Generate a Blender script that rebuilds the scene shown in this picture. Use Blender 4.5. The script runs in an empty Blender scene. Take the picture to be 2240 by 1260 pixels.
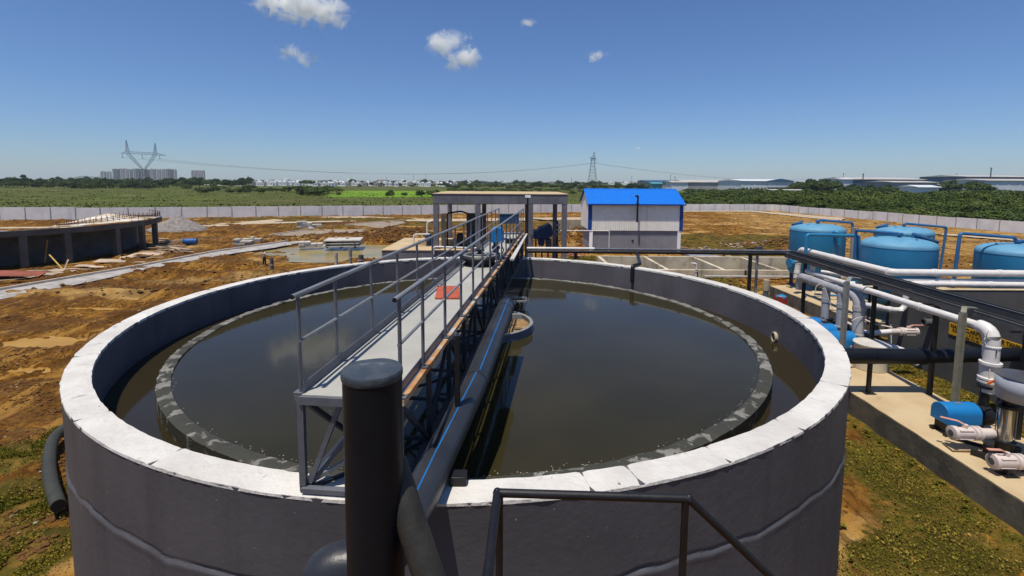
import bpy, bmesh, math, random
import numpy as np
from mathutils import Vector, Matrix, noise as mnoise
random.seed(7)
SC = bpy.context.scene
COL = SC.collection
R_ = math.radians
# ---------------------------------------------------------------- camera
FPX, PITCH, ROLL, PPY, CAMH = 1075.0, 0.0926, 0.0060, 497.66, 7.3
cd = bpy.data.cameras.new('camera'); cam = bpy.data.objects.new('camera', cd); COL.objects.link(cam)
cd.sensor_width = 36; cd.lens = FPX / 2240 * 36; cd.shift_y = -(630 - PPY) / 2240
cd.clip_start = 0.05; cd.clip_end = 60000
MR = Matrix.Rotation(math.pi / 2 - PITCH, 3, 'X') @ Matrix.Rotation(ROLL, 3, 'Z')
cam.matrix_world = Matrix.Translation((0, 0, CAMH)) @ MR.to_4x4()
SC.camera = cam
def ray(px, py):
    return MR @ Vector(((px - 1120) / FPX, -(py - PPY) / FPX, -1))
def P(px, py, z=0.0):            # measured point of the photo lying at height z
    d = ray(px, py); t = (z - CAMH) / d.z
    return Vector((d.x * t, d.y * t, z))
def Q(px, py, Y):                # measured point at distance Y
    d = ray(px, py); t = Y / d.y
    return Vector((d.x * t, Y, CAMH + d.z * t))
# ---------------------------------------------------------------- render / light
SC.view_settings.view_transform = 'Standard'; SC.view_settings.look = 'None'
SC.view_settings.exposure = 0.0; SC.view_settings.gamma = 1
SC.cycles.max_bounces = 8; SC.cycles.volume_bounces = 8; SC.cycles.transparent_max_bounces = 8
SC.cycles.volume_step_rate = 1.0; SC.cycles.volume_max_steps = 96
SUN = Vector((-0.17, -0.235, 0.96)).normalized()
el = math.asin(SUN.z); az = math.atan2(SUN.x, SUN.y)
w = bpy.data.worlds.new('World'); SC.world = w; w.use_nodes = True
nt = w.node_tree; nt.nodes.clear()
sky = nt.nodes.new('ShaderNodeTexSky'); sky.sky_type = 'NISHITA'; sky.sun_disc = False
sky.sun_elevation = el; sky.sun_rotation = az % (2 * math.pi)
sky.altitude = 0; sky.air_density = 1.0; sky.dust_density = 0.3; sky.ozone_density = 6.0
bg = nt.nodes.new('ShaderNodeBackground'); bg.inputs[1].default_value = 0.1
wo = nt.nodes.new('ShaderNodeOutputWorld')
tint = nt.nodes.new('ShaderNodeMix'); tint.data_type = 'RGBA'; tint.blend_type = 'MULTIPLY'; tint.inputs[0].default_value = 1; tint.inputs[7].default_value = (.72, .84, 1.05, 1)
nt.links.new(sky.outputs[0], tint.inputs[6]); nt.links.new(tint.outputs[2], bg.inputs[0]); nt.links.new(bg.outputs[0], wo.inputs[0])
sd = bpy.data.lights.new('sun', 'SUN'); sd.energy = 4.6; sd.angle = R_(0.5); sd.color = (1.0, 0.935, 0.83)
so = bpy.data.objects.new('sun', sd); COL.objects.link(so)
so.rotation_euler = SUN.to_track_quat('Z', 'Y').to_euler(); so.location = SUN * 100
# ---------------------------------------------------------------- materials
MATS = {}
def mat(name, c1, c2=None, rough=0.7, sc=2.0, bump=0.0, bsc=25.0, spec=0.4, metal=0.0,
        c3=None, s3=0.7, t3=0.6, w3=0.06, streak=0.0, ssc=3.0, scol=None, coat=0.0, rvar=0.12, rnd=0.0, trans=0.0, bdist=0.02, speck=None):
    m = bpy.data.materials.new(name); m.use_nodes = True; n = m.node_tree.nodes; L = m.node_tree.links
    b = n['Principled BSDF']; b.inputs['Roughness'].default_value = rough; b.inputs['Metallic'].default_value = metal
    b.inputs['Specular IOR Level'].default_value = spec; b.inputs['Coat Weight'].default_value = coat
    tc = n.new('ShaderNodeTexCoord'); co = tc.outputs['Object']
    c2 = c2 or tuple(x * 0.75 for x in c1)
    def noise(scale, det=5, vec=None, dist=0):
        t = n.new('ShaderNodeTexNoise'); t.inputs['Scale'].default_value = scale; t.inputs['Detail'].default_value = det
        t.inputs['Roughness'].default_value = 0.6; t.inputs['Distortion'].default_value = dist
        L.new(vec or co, t.inputs['Vector']); return t.outputs['Fac']
    def ramp(f, a, b_):
        r = n.new('ShaderNodeMapRange'); r.inputs[1].default_value = a; r.inputs[2].default_value = b_; r.interpolation_type = 'SMOOTHSTEP'
        L.new(f, r.inputs[0]); return r.outputs[0]
    def mix(f, A, B):
        x = n.new('ShaderNodeMix'); x.data_type = 'RGBA'
        if isinstance(f, float): x.inputs[0].default_value = f
        else: L.new(f, x.inputs[0])
        for s, v in ((6, A), (7, B)):
            if isinstance(v, tuple): x.inputs[s].default_value = (*v, 1)
            else: L.new(v, x.inputs[s])
        return x.outputs[2]
    def mul(f, k):
        x = n.new('ShaderNodeMath'); x.operation = 'MULTIPLY'; L.new(f, x.inputs[0])
        if isinstance(k, float): x.inputs[1].default_value = k
        else: L.new(k, x.inputs[1])
        return x.outputs[0]
    nz = noise(sc); col = mix(ramp(nz, 0.32, 0.68), c1, c2)
    if c3: col = mix(ramp(noise(s3, 7, dist=0.4), t3, t3 + w3), col, c3)
    if streak:
        mp = n.new('ShaderNodeMapping'); mp.inputs['Scale'].default_value = (ssc, ssc, ssc * 0.06); L.new(co, mp.inputs[0])
        col = mix(mul(ramp(noise(1.0, 6, mp.outputs[0]), 0.5, 0.75), streak), col, scol or tuple(x * 0.35 for x in c1))
    if speck: col = mix(ramp(noise(speck[0], 2), speck[1], speck[1] + .03), col, speck[2])
    if rnd:
        oi = n.new('ShaderNodeObjectInfo'); hs = n.new('ShaderNodeHueSaturation')
        r = n.new('ShaderNodeMapRange'); r.inputs[3].default_value = 1 - rnd; r.inputs[4].default_value = 1 + rnd
        L.new(oi.outputs['Random'], r.inputs[0]); L.new(r.outputs[0], hs.inputs['Value']); L.new(col, hs.inputs['Color']); col = hs.outputs[0]
    L.new(col, b.inputs['Base Color'])
    if rvar:
        r = n.new('ShaderNodeMapRange'); r.inputs[3].default_value = max(0.02, rough - rvar); r.inputs[4].default_value = min(1, rough + rvar)
        L.new(nz, r.inputs[0]); L.new(r.outputs[0], b.inputs['Roughness'])
    if bump:
        bp = n.new('ShaderNodeBump'); bp.inputs['Strength'].default_value = bump; bp.inputs['Distance'].default_value = bdist
        L.new(noise(bsc, 6), bp.inputs['Height']); L.new(bp.outputs[0], b.inputs['Normal'])
    if trans:
        b.inputs['Transmission Weight'].default_value = trans
    MATS[name] = m; return m
WHITE = mat('whitewash', (.66, .635, .58), (.52, .495, .45), .9, 1.1, .9, 9, c3=(.33, .31, .28), s3=2.6, t3=.60, w3=.14, streak=0, speck=(11, .73, (.22, .20, .18)), bdist=.035)
GREY = mat('grey_wall_paint', (.086, .084, .092), (.070, .068, .075), .62, .8, .35, 9, c3=(.13, .128, .14), s3=1.1, t3=.66, w3=.1, streak=.32, ssc=2.2, speck=(16, .745, (.34, .33, .32)))
GREYI = mat('grey_inner_wall', (.130, .118, .128), (.098, .090, .096), .65, .8, .35, 9, c3=(.10, .092, .10), s3=1.3, t3=.62, w3=.1, streak=.5, ssc=2.4, speck=(12, .74, (.06, .055, .06)))  # lighter grey for the inside of the tank wall
GREY2 = mat('grey_shelter_paint', (.17, .17, .19), (.12, .12, .135), .7, 1.5, .3, 12, streak=.7, ssc=2.5)
CONC = mat('raw_concrete', (.42, .355, .255), (.27, .225, .155), .9, .7, .5, 10, c3=(.18, .155, .115), s3=.9, t3=.58, w3=.15, streak=.5, ssc=1.5)
RAWG = mat('weathered_frame', (.125, .118, .105), (.085, .08, .072), .9, .8, .4, 8, streak=.5, ssc=1.6)
BASW = mat('basin_wall', (.66, .56, .40), (.42, .345, .23), .9, .5, .4, 8, c3=(.27, .21, .13), s3=.8, t3=.56, w3=.12, streak=.65, ssc=1.1)
CONCD = mat('dark_concrete', (.115, .112, .11), (.07, .07, .07), .85, .6, .4, 8, streak=.5, ssc=1.5)
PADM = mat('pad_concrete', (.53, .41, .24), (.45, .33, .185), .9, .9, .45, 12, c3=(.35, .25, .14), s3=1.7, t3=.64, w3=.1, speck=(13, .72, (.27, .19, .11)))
PADS = mat('pad_side_shade', (.15, .13, .10), (.07, .065, .055), .9, 1.6, .5, 10, c3=(.30, .28, .25), s3=1.3, t3=.62, w3=.1)  # plinth sides darkened: the shade on them is put into the colour
WEIR = mat('weir_concrete', (.235, .225, .195), (.125, .12, .10), .6, 1.2, .8, 9, c3=(.042, .041, .028), s3=3.4, t3=.38, w3=.09)
def weir_wet():      # overflow keeps the near part of the weir wet and mossy
    n_ = WEIR.node_tree.nodes; L_ = WEIR.node_tree.links; mr_ = [x for x in n_ if x.type == 'MAP_RANGE' and abs(x.inputs[1].default_value - .38) < .001][0]
    src = mr_.inputs[0].links[0].from_socket; tc_ = [x for x in n_ if x.type == 'TEX_COORD'][0]; sp = n_.new('ShaderNodeSeparateXYZ'); L_.new(tc_.outputs['Object'], sp.inputs[0])
    ma = n_.new('ShaderNodeMath'); ma.operation = 'MULTIPLY_ADD'; ma.inputs[1].default_value = -.019; L_.new(sp.outputs[1], ma.inputs[0]); L_.new(src, ma.inputs[2]); L_.new(ma.outputs[0], mr_.inputs[0])
    mr_.inputs[1].default_value = .51; mr_.inputs[2].default_value = .56
weir_wet()
STEEL = mat('grey_steel_paint', (.135, .145, .165), (.095, .10, .118), .42, 3, .1, 40, spec=.5, c3=(.30, .17, .09), s3=4, t3=.70, w3=.05)
RAILM = mat('handrail_paint', (.235, .24, .245), (.165, .17, .18), .38, 2, .1, 40, spec=.5, c3=(.36, .18, .09), s3=1.8, t3=.60, w3=.12)
RUST = mat('rusted_edge', (.50, .30, .14), (.40, .17, .06), .7, 3.2, .2, 30, c3=(.45, .42, .37), s3=2.2, t3=.5, w3=.1)
DECK = mat('deck_plate', (.43, .415, .365), (.36, .35, .31), .6, 1.1, .15, 20, c3=(.42, .23, .10), s3=1.15, t3=.70, w3=.06)
RED = mat('red_mat', (.45, .10, .05), (.36, .075, .04), .85, 5, .5, 60)
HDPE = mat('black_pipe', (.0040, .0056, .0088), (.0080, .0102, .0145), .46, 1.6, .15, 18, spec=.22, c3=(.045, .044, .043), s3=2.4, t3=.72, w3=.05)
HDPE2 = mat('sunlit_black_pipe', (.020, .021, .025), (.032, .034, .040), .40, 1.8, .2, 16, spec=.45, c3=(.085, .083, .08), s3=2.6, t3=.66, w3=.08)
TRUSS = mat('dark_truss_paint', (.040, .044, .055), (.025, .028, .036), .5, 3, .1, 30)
BLACK = mat('black_paint', (.007, .0065, .007), (.012, .011, .012), .5, 4, .1, 30)
STRIPE = mat('blue_stripe', (.012, .13, .38), None, .5, 3)
PVC = mat('white_pvc', (.74, .71, .66), (.64, .61, .57), .35, 2.5, .05, 20, c3=(.46, .42, .36), s3=2.2, t3=.66, w3=.1)
PVCG = mat('grey_pvc', (.40, .40, .41), (.33, .33, .34), .4, 2.5, .05, 20)
PVCP = mat('pinkish_pvc', (.66, .57, .51), (.56, .47, .42), .45, 3, .1, 20)
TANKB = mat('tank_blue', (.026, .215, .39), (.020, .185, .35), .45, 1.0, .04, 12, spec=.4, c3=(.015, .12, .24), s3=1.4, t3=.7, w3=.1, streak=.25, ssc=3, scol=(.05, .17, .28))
DOMEB = mat('dusty_glossy_blue', (.13, .32, .46), (.095, .27, .41), .6, 1.3, .04, 12, spec=.35, c3=(.19, .37, .48), s3=1.6, t3=.58, w3=.2)  # dome paler than the shell: dust, with sun gloss put into the colour
PIPEB = mat('pipe_blue', (.04, .155, .32), (.03, .12, .26), .45, 3)
GUARD = mat('guard_blue', (.01, .19, .47), (.01, .16, .42), .4, 3)
NAVY = mat('machine_blue', (.015, .05, .13), (.012, .035, .09), .5, 3)
ROOFB = mat('roof_blue', (.008, .175, .66), (.008, .155, .58), .42, 2, 0, c3=(.01, .12, .42), s3=.8, t3=.66, w3=.1)
TRIMB = mat('trim_blue', (.008, .06, .30), None, .45, 2)
CLAD = mat('cladding', (.90, .87, .78), (.83, .80, .71), .5, 1.5, streak=.2, ssc=2)
WALLG = mat('shed_wall', (.26, .26, .285), (.22, .22, .24), .8, 1, .2, 10, streak=.25, ssc=2)
BWALL = mat('boundary_wall', (.80, .785, .765), (.68, .665, .65), .85, .5, .3, 6, c3=(.55, .52, .50), s3=.7, t3=.68, w3=.1, streak=.35, ssc=1)
POSTC = mat('wall_post', (.36, .34, .33), (.26, .25, .24), .9, 1, .3, 6)
WOOD = mat('plywood', (.48, .38, .27), (.33, .23, .15), .85, 1.3, .3, 20, rnd=.35)
WOODR = mat('red_board', (.30, .085, .05), (.20, .06, .035), .8, 1.2, .3, 12)
TIMBER = mat('formwork', (.60, .50, .36), (.46, .35, .22), .85, .5, .5, 5, c3=(.72, .66, .56), s3=.35, t3=.5, w3=.1)
REBAR = mat('rebar', (.13, .06, .04), (.08, .04, .03), .8, 5)
GRAVEL = mat('gravel', (.30, .27, .24), (.17, .15, .135), .95, 3, 1.0, 6, bdist=.1)
BRICK = mat('block', (.52, .46, .38), (.37, .33, .27), .9, 2, .4, 15)
BRICKR = mat('red_brick', (.50, .22, .14), (.36, .14, .09), .9, 2.5, .4, 15)
SLABM = mat('slab', (.56, .53, .48), (.44, .41, .36), .85, 1, .3, 10)
GALV = mat('galvanised', (.34, .345, .33), (.25, .25, .235), .5, 4, .1, 30, metal=.3)
ANGLE = mat('khaki_angle', (.27, .255, .19), (.19, .18, .13), .6, 4, .1, 30)
TRAYM = mat('tray_steel', (.085, .085, .09), (.06, .06, .065), .45, 2, metal=.2)
CHROME = mat('stainless', (.55, .54, .50), (.45, .44, .40), .22, 3, metal=.95)
HOODM = mat('hood_grey', (.36, .38, .42), (.31, .33, .37), .45, 2)
PINK = mat('handle_pink', (.62, .30, .22), (.5, .24, .17), .5, 5)
ORANGE = mat('handle_orange', (.85, .17, .02), None, .5, 5)
DOSE = mat('dosing_plastic', (.62, .55, .40), (.56, .50, .36), .5, 1.5)
LIDM = mat('lid_plastic', (.66, .62, .54), None, .45, 2)
YEL = mat('sign_yellow', (.72, .40, .01), (.62, .32, .01), .6, 3, c3=(.40, .20, .01), s3=3, t3=.66)
INK = mat('sign_ink', (.03, .015, .01), None, .7, 3)
REDP = mat('red_paint', (.42, .03, .02), (.30, .03, .02), .6, 4)
GLASSD = mat('dark_glass', (.02, .025, .03), None, .15, 3, rvar=0)
LENSM = mat('lamp_glass', (.55, .57, .58), None, .2, 3, rvar=0)
SKIN = mat('skin', (.16, .08, .05), None, .6, 8)
SHIRT = mat('white_shirt', (.68, .62, .58), (.55, .48, .45), .9, 8)
TROUS = mat('dark_trousers', (.04, .025, .03), None, .9, 8)
HAIR = mat('black_hair', (.012, .01, .01), None, .8, 8)
SCUM = mat('scum', (.30, .18, .075), (.17, .10, .04), .95, 5, 1.0, 20, c3=(.40, .27, .13), s3=9, t3=.55)
LATT = mat('lattice_steel', (.045, .055, .065), None, .6, 1)
WIRE = mat('cable', (.07, .075, .085), None, .6, 1)
HWHITE = mat('house_white', (.92, .91, .88), (.80, .79, .76), .9, .15, rnd=.15)
HTAN = mat('house_tan', (.50, .44, .37), (.42, .37, .31), .9, .15, rnd=.15)
WIN = mat('window_dark', (.06, .07, .08), None, .3, 1)
TOWL = mat('tower_light', (.46, .42, .42), (.40, .37, .37), .9, .05, rnd=.1)
TOWD = mat('tower_dark', (.06, .068, .10), None, .8, .05)
FROOF = mat('factory_roof', (.50, .47, .42), (.38, .36, .33), .6, .1)
FWALL = mat('factory_wall', (.36, .36, .36), (.28, .28, .285), .8, .1)
FWHITE = mat('factory_white', (.66, .68, .71), (.56, .58, .61), .7, .1)
FBLUE = mat('factory_blue', (.04, .12, .22), None, .6, .1)
TEAL = mat('factory_teal', (.10, .36, .42), None, .6, .1)
BARK = mat('bark', (.10, .075, .05), (.06, .045, .03), .9, 2)
def leafmat(name, a, b, c, sc=.35):
    m = bpy.data.materials.new(name); m.use_nodes = True; n = m.node_tree.nodes; L = m.node_tree.links
    p = n['Principled BSDF']; p.inputs['Roughness'].default_value = .6; p.inputs['Specular IOR Level'].default_value = .1
    g = n.new('ShaderNodeNewGeometry'); t = n.new('ShaderNodeTexNoise'); t.inputs['Scale'].default_value = sc; t.inputs['Detail'].default_value = 3
    L.new(g.outputs['Position'], t.inputs['Vector'])
    r = n.new('ShaderNodeValToRGB'); e = r.color_ramp.elements
    e[0].position = .32; e[0].color = (*a, 1); e[1].position = .68; e[1].color = (*c, 1)
    k = e.new(.5); k.color = (*b, 1)
    add = n.new('ShaderNodeMath'); add.operation = 'MULTIPLY_ADD'; add.inputs[1].default_value = .25
    L.new(g.outputs['Random Per Island'], add.inputs[0])
    sub = n.new('ShaderNodeMath'); sub.operation = 'SUBTRACT'; sub.inputs[1].default_value = .125
    L.new(t.outputs['Fac'], sub.inputs[0]); L.new(sub.outputs[0], add.inputs[2]); L.new(add.outputs[0], r.inputs[0])
    L.new(r.outputs[0], p.inputs['Base Color']); MATS[name] = m; return m
LEAFD = leafmat('leaf_dark', (.016, .030, .010), (.032, .055, .016), (.055, .085, .024), .12)
LEAFM = leafmat('leaf_mid', (.026, .046, .010), (.058, .088, .018), (.105, .135, .030), .07)
LEAFO = leafmat('leaf_olive', (.030, .050, .014), (.052, .082, .020), (.085, .115, .032), .1)
GRASSM = leafmat('grass_leaf', (.080, .085, .008), (.155, .14, .015), (.29, .20, .035), 1.2)
GRASSF = leafmat('field_weed', (.075, .10, .022), (.10, .13, .03), (.15, .17, .045), .05)
# ---------------------------------------------------------------- mesh helpers
WL = {}
class MB:
    def __init__(s): s.v = []; s.f = []; s.mi = []; s.m = 0
    def add(s, vs, fs):
        o = len(s.v); s.v += [tuple(x) for x in vs]; s.f += [tuple(i + o for i in f) for f in fs]; s.mi += [s.m] * len(fs)
        return s
    def box(s, c, d, rz=0.0, M=None):
        x, y, z = d[0] / 2, d[1] / 2, d[2] / 2; c = Vector(c)
        vs = [Vector((a * x, b * y, e * z)) for a in (-1, 1) for b in (-1, 1) for e in (-1, 1)]
        Rm = M if M is not None else Matrix.Rotation(rz, 3, 'Z')
        return s.add([c + Rm @ v for v in vs], [(0, 1, 3, 2), (4, 6, 7, 5), (0, 4, 5, 1), (2, 3, 7, 6), (0, 2, 6, 4), (1, 5, 7, 3)])
    def bb(s, a, b):
        a = Vector(a); b = Vector(b); return s.box((a + b) / 2, (abs(b.x - a.x), abs(b.y - a.y), abs(b.z - a.z)))
    def bar(s, p, q, w_, h_=None, up=(0, 0, 1)):
        p = Vector(p); q = Vector(q); h_ = h_ or w_; y = (q - p).normalized(); u = Vector(up)
        if abs(y.dot(u)) > .98: u = Vector((0, 1, 0)) if abs(y.y) < .9 else Vector((1, 0, 0))
        x = y.cross(u).normalized(); z = x.cross(y).normalized()
        return s.box((p + q) / 2, (w_, (q - p).length, h_), M=Matrix((x, y, z)).transposed())
    def angle(s, p, q, w_, t=.008, flip=1, up=(0, 0, 1)):      # L section
        p = Vector(p); q = Vector(q); y = (q - p).normalized(); u = Vector(up)
        if abs(y.dot(u)) > .98: u = Vector((0, 1, 0))
        x = y.cross(u).normalized() * flip; z = Vector((0, 0, 0)) + y.cross(x).normalized()
        s.bar(p + x * w_ / 2, q + x * w_ / 2, w_, t, up=z); s.bar(p + z * w_ / 2 + x * t/2, q + z * w_ / 2+ x * t/2, t, w_ - t*1.2, up=z)
        return s
    def rings(s, rs, cap=True, closed=False):
        n = len(rs[0]); o = [v for r in rs for v in r]; fs = []
        m = len(rs)
        for i in range(m - (0 if closed else 1)):
            for j in range(n):
                a, b = i * n + j, i * n + (j + 1) % n; c, d = ((i + 1) % m) * n + (j + 1) % n, ((i + 1) % m) * n + j
                fs.append((a, b, c, d))
        if cap and not closed: fs.append(tuple(range(n))[::-1]); fs.append(tuple((m - 1) * n + j for j in range(n)))
        return s.add(o, fs)
    def tube(s, pts, r, n=10, cap=True, hollow=False):
        pts = [Vector(p) for p in pts]; rs = []; prev = None
        for i, p in enumerate(pts):
            t = ((pts[i + 1] - p).normalized() if i < len(pts) - 1 else Vector()) + ((p - pts[i - 1]).normalized() if i else Vector())
            t.normalize()
            if prev is None:
                u = Vector((0, 0, 1)) if abs(t.z) < .9 else Vector((1, 0, 0)); x = t.cross(u).normalized()
            else: x = (prev - t * prev.dot(t)).normalized()
            prev = x; y = t.cross(x); rr = r[i] if isinstance(r, (list, tuple)) else r
            k = 1.0
            if 0 < i < len(pts) - 1:
                cosv = (pts[i + 1] - p).normalized().dot((p - pts[i - 1]).normalized()); k = 1 / max(.75, math.sqrt((1 + cosv) / 2))
            rs.append([p + (x * math.cos(a) * k + y * math.sin(a)) * rr for a in [2 * math.pi * j / n for j in range(n)]])
        return s.rings(rs, cap)
    def lathe(s, prof, p0, ax=(0, 0, 1), n=24, cap=True):      # prof: (t along axis, radius)
        ax = Vector(ax).normalized(); u = Vector((0, 0, 1)) if abs(ax.z) < .9 else Vector((1, 0, 0))
        x = ax.cross(u).normalized(); y = ax.cross(x); p0 = Vector(p0)
        rs = [[p0 + ax * t + (x * math.cos(a) + y * math.sin(a)) * max(r, .0005) for a in [2 * math.pi * j / n for j in range(n)]] for t, r in prof]
        return s.rings(rs, cap)
    def ringwall(s, c, r0, r1, z0, z1, n=128, a0=0, a1=2 * math.pi):
        full = abs(a1 - a0 - 2 * math.pi) < 1e-6; rs = []
        for i in range(n if full else n + 1):
            a = a0 + (a1 - a0) * i / n; ca, sa = math.cos(a), math.sin(a)
            rs.append([Vector((c[0] + r * ca, c[1] + r * sa, z)) for r, z in ((r0, z0), (r1, z0), (r1, z1), (r0, z1))])
        return s.rings(rs, not full, full)
    def prism(s, poly, z0, z1):
        n = len(poly); vs = [(p[0], p[1], z0) for p in poly] + [(p[0], p[1], z1) for p in poly]
        return s.add(vs, [tuple(range(n))[::-1], tuple(range(n, 2 * n))] + [(i, (i + 1) % n, n + (i + 1) % n, n + i) for i in range(n)])
    def build(s, name, m, parent=None, origin=None, bevel=0, smooth=True, sharp=35):
        if parent is not None: o0 = WL[parent.name]
        elif origin is not None: o0 = Vector(origin)
        else:
            V = np.array(s.v); o0 = Vector(((V[:, 0].min() + V[:, 0].max()) / 2, (V[:, 1].min() + V[:, 1].max()) / 2, V[:, 2].min()))
        me = bpy.data.meshes.new(name); me.from_pydata([(x - o0.x, y - o0.y, z - o0.z) for x, y, z in s.v], [], s.f)
        for mm in (m if isinstance(m, (list, tuple)) else [m]): me.materials.append(mm)
        if max(s.mi) > 0: me.polygons.foreach_set('material_index', s.mi)
        bmh = bmesh.new(); bmh.from_mesh(me); bmesh.ops.recalc_face_normals(bmh, faces=bmh.faces); bmh.to_mesh(me); bmh.free()
        if smooth:
            me.polygons.foreach_set('use_smooth', [True] * len(me.polygons)); me.set_sharp_from_angle(angle=R_(sharp))
        o = bpy.data.objects.new(name, me); COL.objects.link(o)
        if parent is not None: o.parent = parent; WL[o.name] = o0
        else: o.location = o0; WL[o.name] = o0
        if bevel:
            b = o.modifiers.new('bevel', 'BEVEL'); b.width = bevel; b.segments = 2; b.limit_method = 'ANGLE'; b.angle_limit = R_(40)
        return o
def tag(o, label=None, cat=None, group=None, kind=None):
    if label: o['label'] = label
    if cat: o['category'] = cat
    if group: o['group'] = group
    if kind: o['kind'] = kind
    return o
def empty(name, loc, label=None, cat=None, group=None):
    o = bpy.data.objects.new(name, None); COL.objects.link(o); o.location = loc; o.empty_display_size = .3
    WL[o.name] = Vector(loc); return tag(o, label, cat, group)
def copytree(o, parent=None):
    c = o.copy(); COL.objects.link(c)
    if parent: c.parent = parent
    for ch in [x for x in o.children]: copytree(ch, c)
    return c
def npmesh(name, V, F, m, attrs=None, smooth=False, origin=(0, 0, 0)):
    V = np.asarray(V, np.float32) - np.array(origin, np.float32); F = np.asarray(F, np.int32); k = F.shape[1]
    me = bpy.data.meshes.new(name); me.vertices.add(len(V)); me.vertices.foreach_set('co', V.ravel())
    me.loops.add(F.size); me.loops.foreach_set('vertex_index', F.ravel())
    me.polygons.add(len(F)); me.polygons.foreach_set('loop_start', np.arange(0, F.size, k, dtype=np.int32))
    me.polygons.foreach_set('use_smooth', np.full(len(F), smooth)); me.materials.append(m)
    me.update(calc_edges=True)
    for kx, a in (attrs or {}).items():
        at = me.attributes.new(kx, 'FLOAT', 'POINT'); at.data.foreach_set('value', np.asarray(a, np.float32))
    o = bpy.data.objects.new(name, me); COL.objects.link(o); o.location = origin; WL[o.name] = Vector(origin); return o
def arc(p0, p1, p2, n=6):       # rounded corner path through p1
    p0, p1, p2 = Vector(p0), Vector(p1), Vector(p2)
    return [(1 - t) ** 2 * p0 + 2 * t * (1 - t) * p1 + t * t * p2 for t in [i / n for i in range(n + 1)]]
def bendpath(pts, rad, n=5):
    pts = [Vector(p) for p in pts]; out = [pts[0]]
    for i in range(1, len(pts) - 1):
        a = pts[i] + (pts[i - 1] - pts[i]).normalized() * rad; b = pts[i] + (pts[i + 1] - pts[i]).normalized() * rad
        out += arc(a, pts[i], b, n)
    return out + [pts[-1]]
# numpy noise
def _h(i, j, s):
    with np.errstate(over='ignore'):
        n = (i.astype(np.int64) * 374761393 + j.astype(np.int64) * 668265263 + s * 974711) & 0xffffffff
        n = ((n ^ (n >> 13)) * 1274126177) & 0xffffffff
        return ((n ^ (n >> 16)) & 0xffff) / 65535.0
def vn(x, y, s=0):
    i = np.floor(x); j = np.floor(y); u = x - i; v = y - j; u = u * u * (3 - 2 * u); v = v * v * (3 - 2 * v)
    return (_h(i, j, s) * (1 - u) + _h(i + 1, j, s) * u) * (1 - v) + (_h(i, j + 1, s) * (1 - u) + _h(i + 1, j + 1, s) * u) * v
def fbm(x, y, s=0, o=5):
    r = 0; a = .5
    for k in range(o): r = r + a * vn(x, y, s + k * 7); x = x * 2.03 + 13.1; y = y * 2.03 + 7.7; a *= .5
    return r
def sstep(x, a, b): t = np.clip((x - a) / (b - a), 0, 1); return t * t * (3 - 2 * t)
def inpoly(x, y, poly):
    r = np.zeros(x.shape, bool); n = len(poly)
    for i in range(n):
        x0, y0 = poly[i][0], poly[i][1]; x1, y1 = poly[(i + 1) % n][0], poly[(i + 1) % n][1]
        c = ((y0 > y) != (y1 > y)) & (x < (x1 - x0) * (y - y0) / (y1 - y0 + 1e-12) + x0); r ^= c
    return r
# ================================================================ GROUND
TC = Vector((-0.93, 13.17, 0)); RO, RI, ZR = 8.40, 8.02, 4.0
BW = [P(-700, 490), P(-300, 484), P(0, 480.7), P(220, 479), P(560, 473.5), P(880, 468.5), P(1250, 463), P(1690, 460), P(1792, 469.5), P(1910, 480), P(2091, 496.5), P(2240, 509), P(2700, 556)]
SITE = [(-260, -40)] + [(p.x, p.y) for p in BW] + [(BW[-1].x, -40)]
SITE[1] = (BW[0].x, BW[0].y)
puddles = [  # centre px, py, rx, ry (m), level
    (790, 545, 11.5, 6.0), (912, 507, 4.0, 5.0), (90, 742, 1.9, .95), (300, 690, 1.0, .35), (200, 668, 1.6, .25), (60, 800, .8, .3)]
rr = [3.0]
while rr[-1] < 135: rr.append(rr[-1] * 1.0072)
while rr[-1] < 6200: rr.append(rr[-1] * 1.05)
aa = list(np.radians(np.arange(-62, 62.001, .24))) + list(np.radians(np.arange(66, 296, 6)))
Rg, Ag = np.meshgrid(np.array(rr), np.array(aa), indexing='ij')
GX = (Rg * np.sin(Ag)).ravel(); GY = (Rg * np.cos(Ag)).ravel()
def pud_mask(x, y):
    m = np.zeros(x.shape)
    for px, py, rx, ry in puddles:
        if rx <= 0: continue
        c = P(px, py); d = np.sqrt(((x - c.x) / rx) ** 2 + ((y - c.y) / ry) ** 2) + (fbm(x / (rx * .35), y / (ry * .35), 5) - .5) * 1.3
        m = np.maximum(m, 1 - sstep(d, .8, 1.1))
    return m
moundlist = [(868, 516, 7, 5, 1.1), (905, 525, 6, 4, .9), (700, 520, 6, 2.5, .5), (1265, 525, 3.2, 5, 1.5), (1222, 500, 4, 6, .8), (610, 600, 4, 1.2, .25), (240, 640, 7, 1.6, .45), (420, 600, 8, 1.3, .4), (60, 850, 2.6, 1.2, .35),
             (1720, 540, 5, 4, .9), (640, 527, 3, 1.6, .7), (690, 480, 20, 4, .5), (150, 488, 30, 3, .6), (760, 500, 7, 3, .5), (480, 580, 6, 1.2, .3)]
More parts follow.
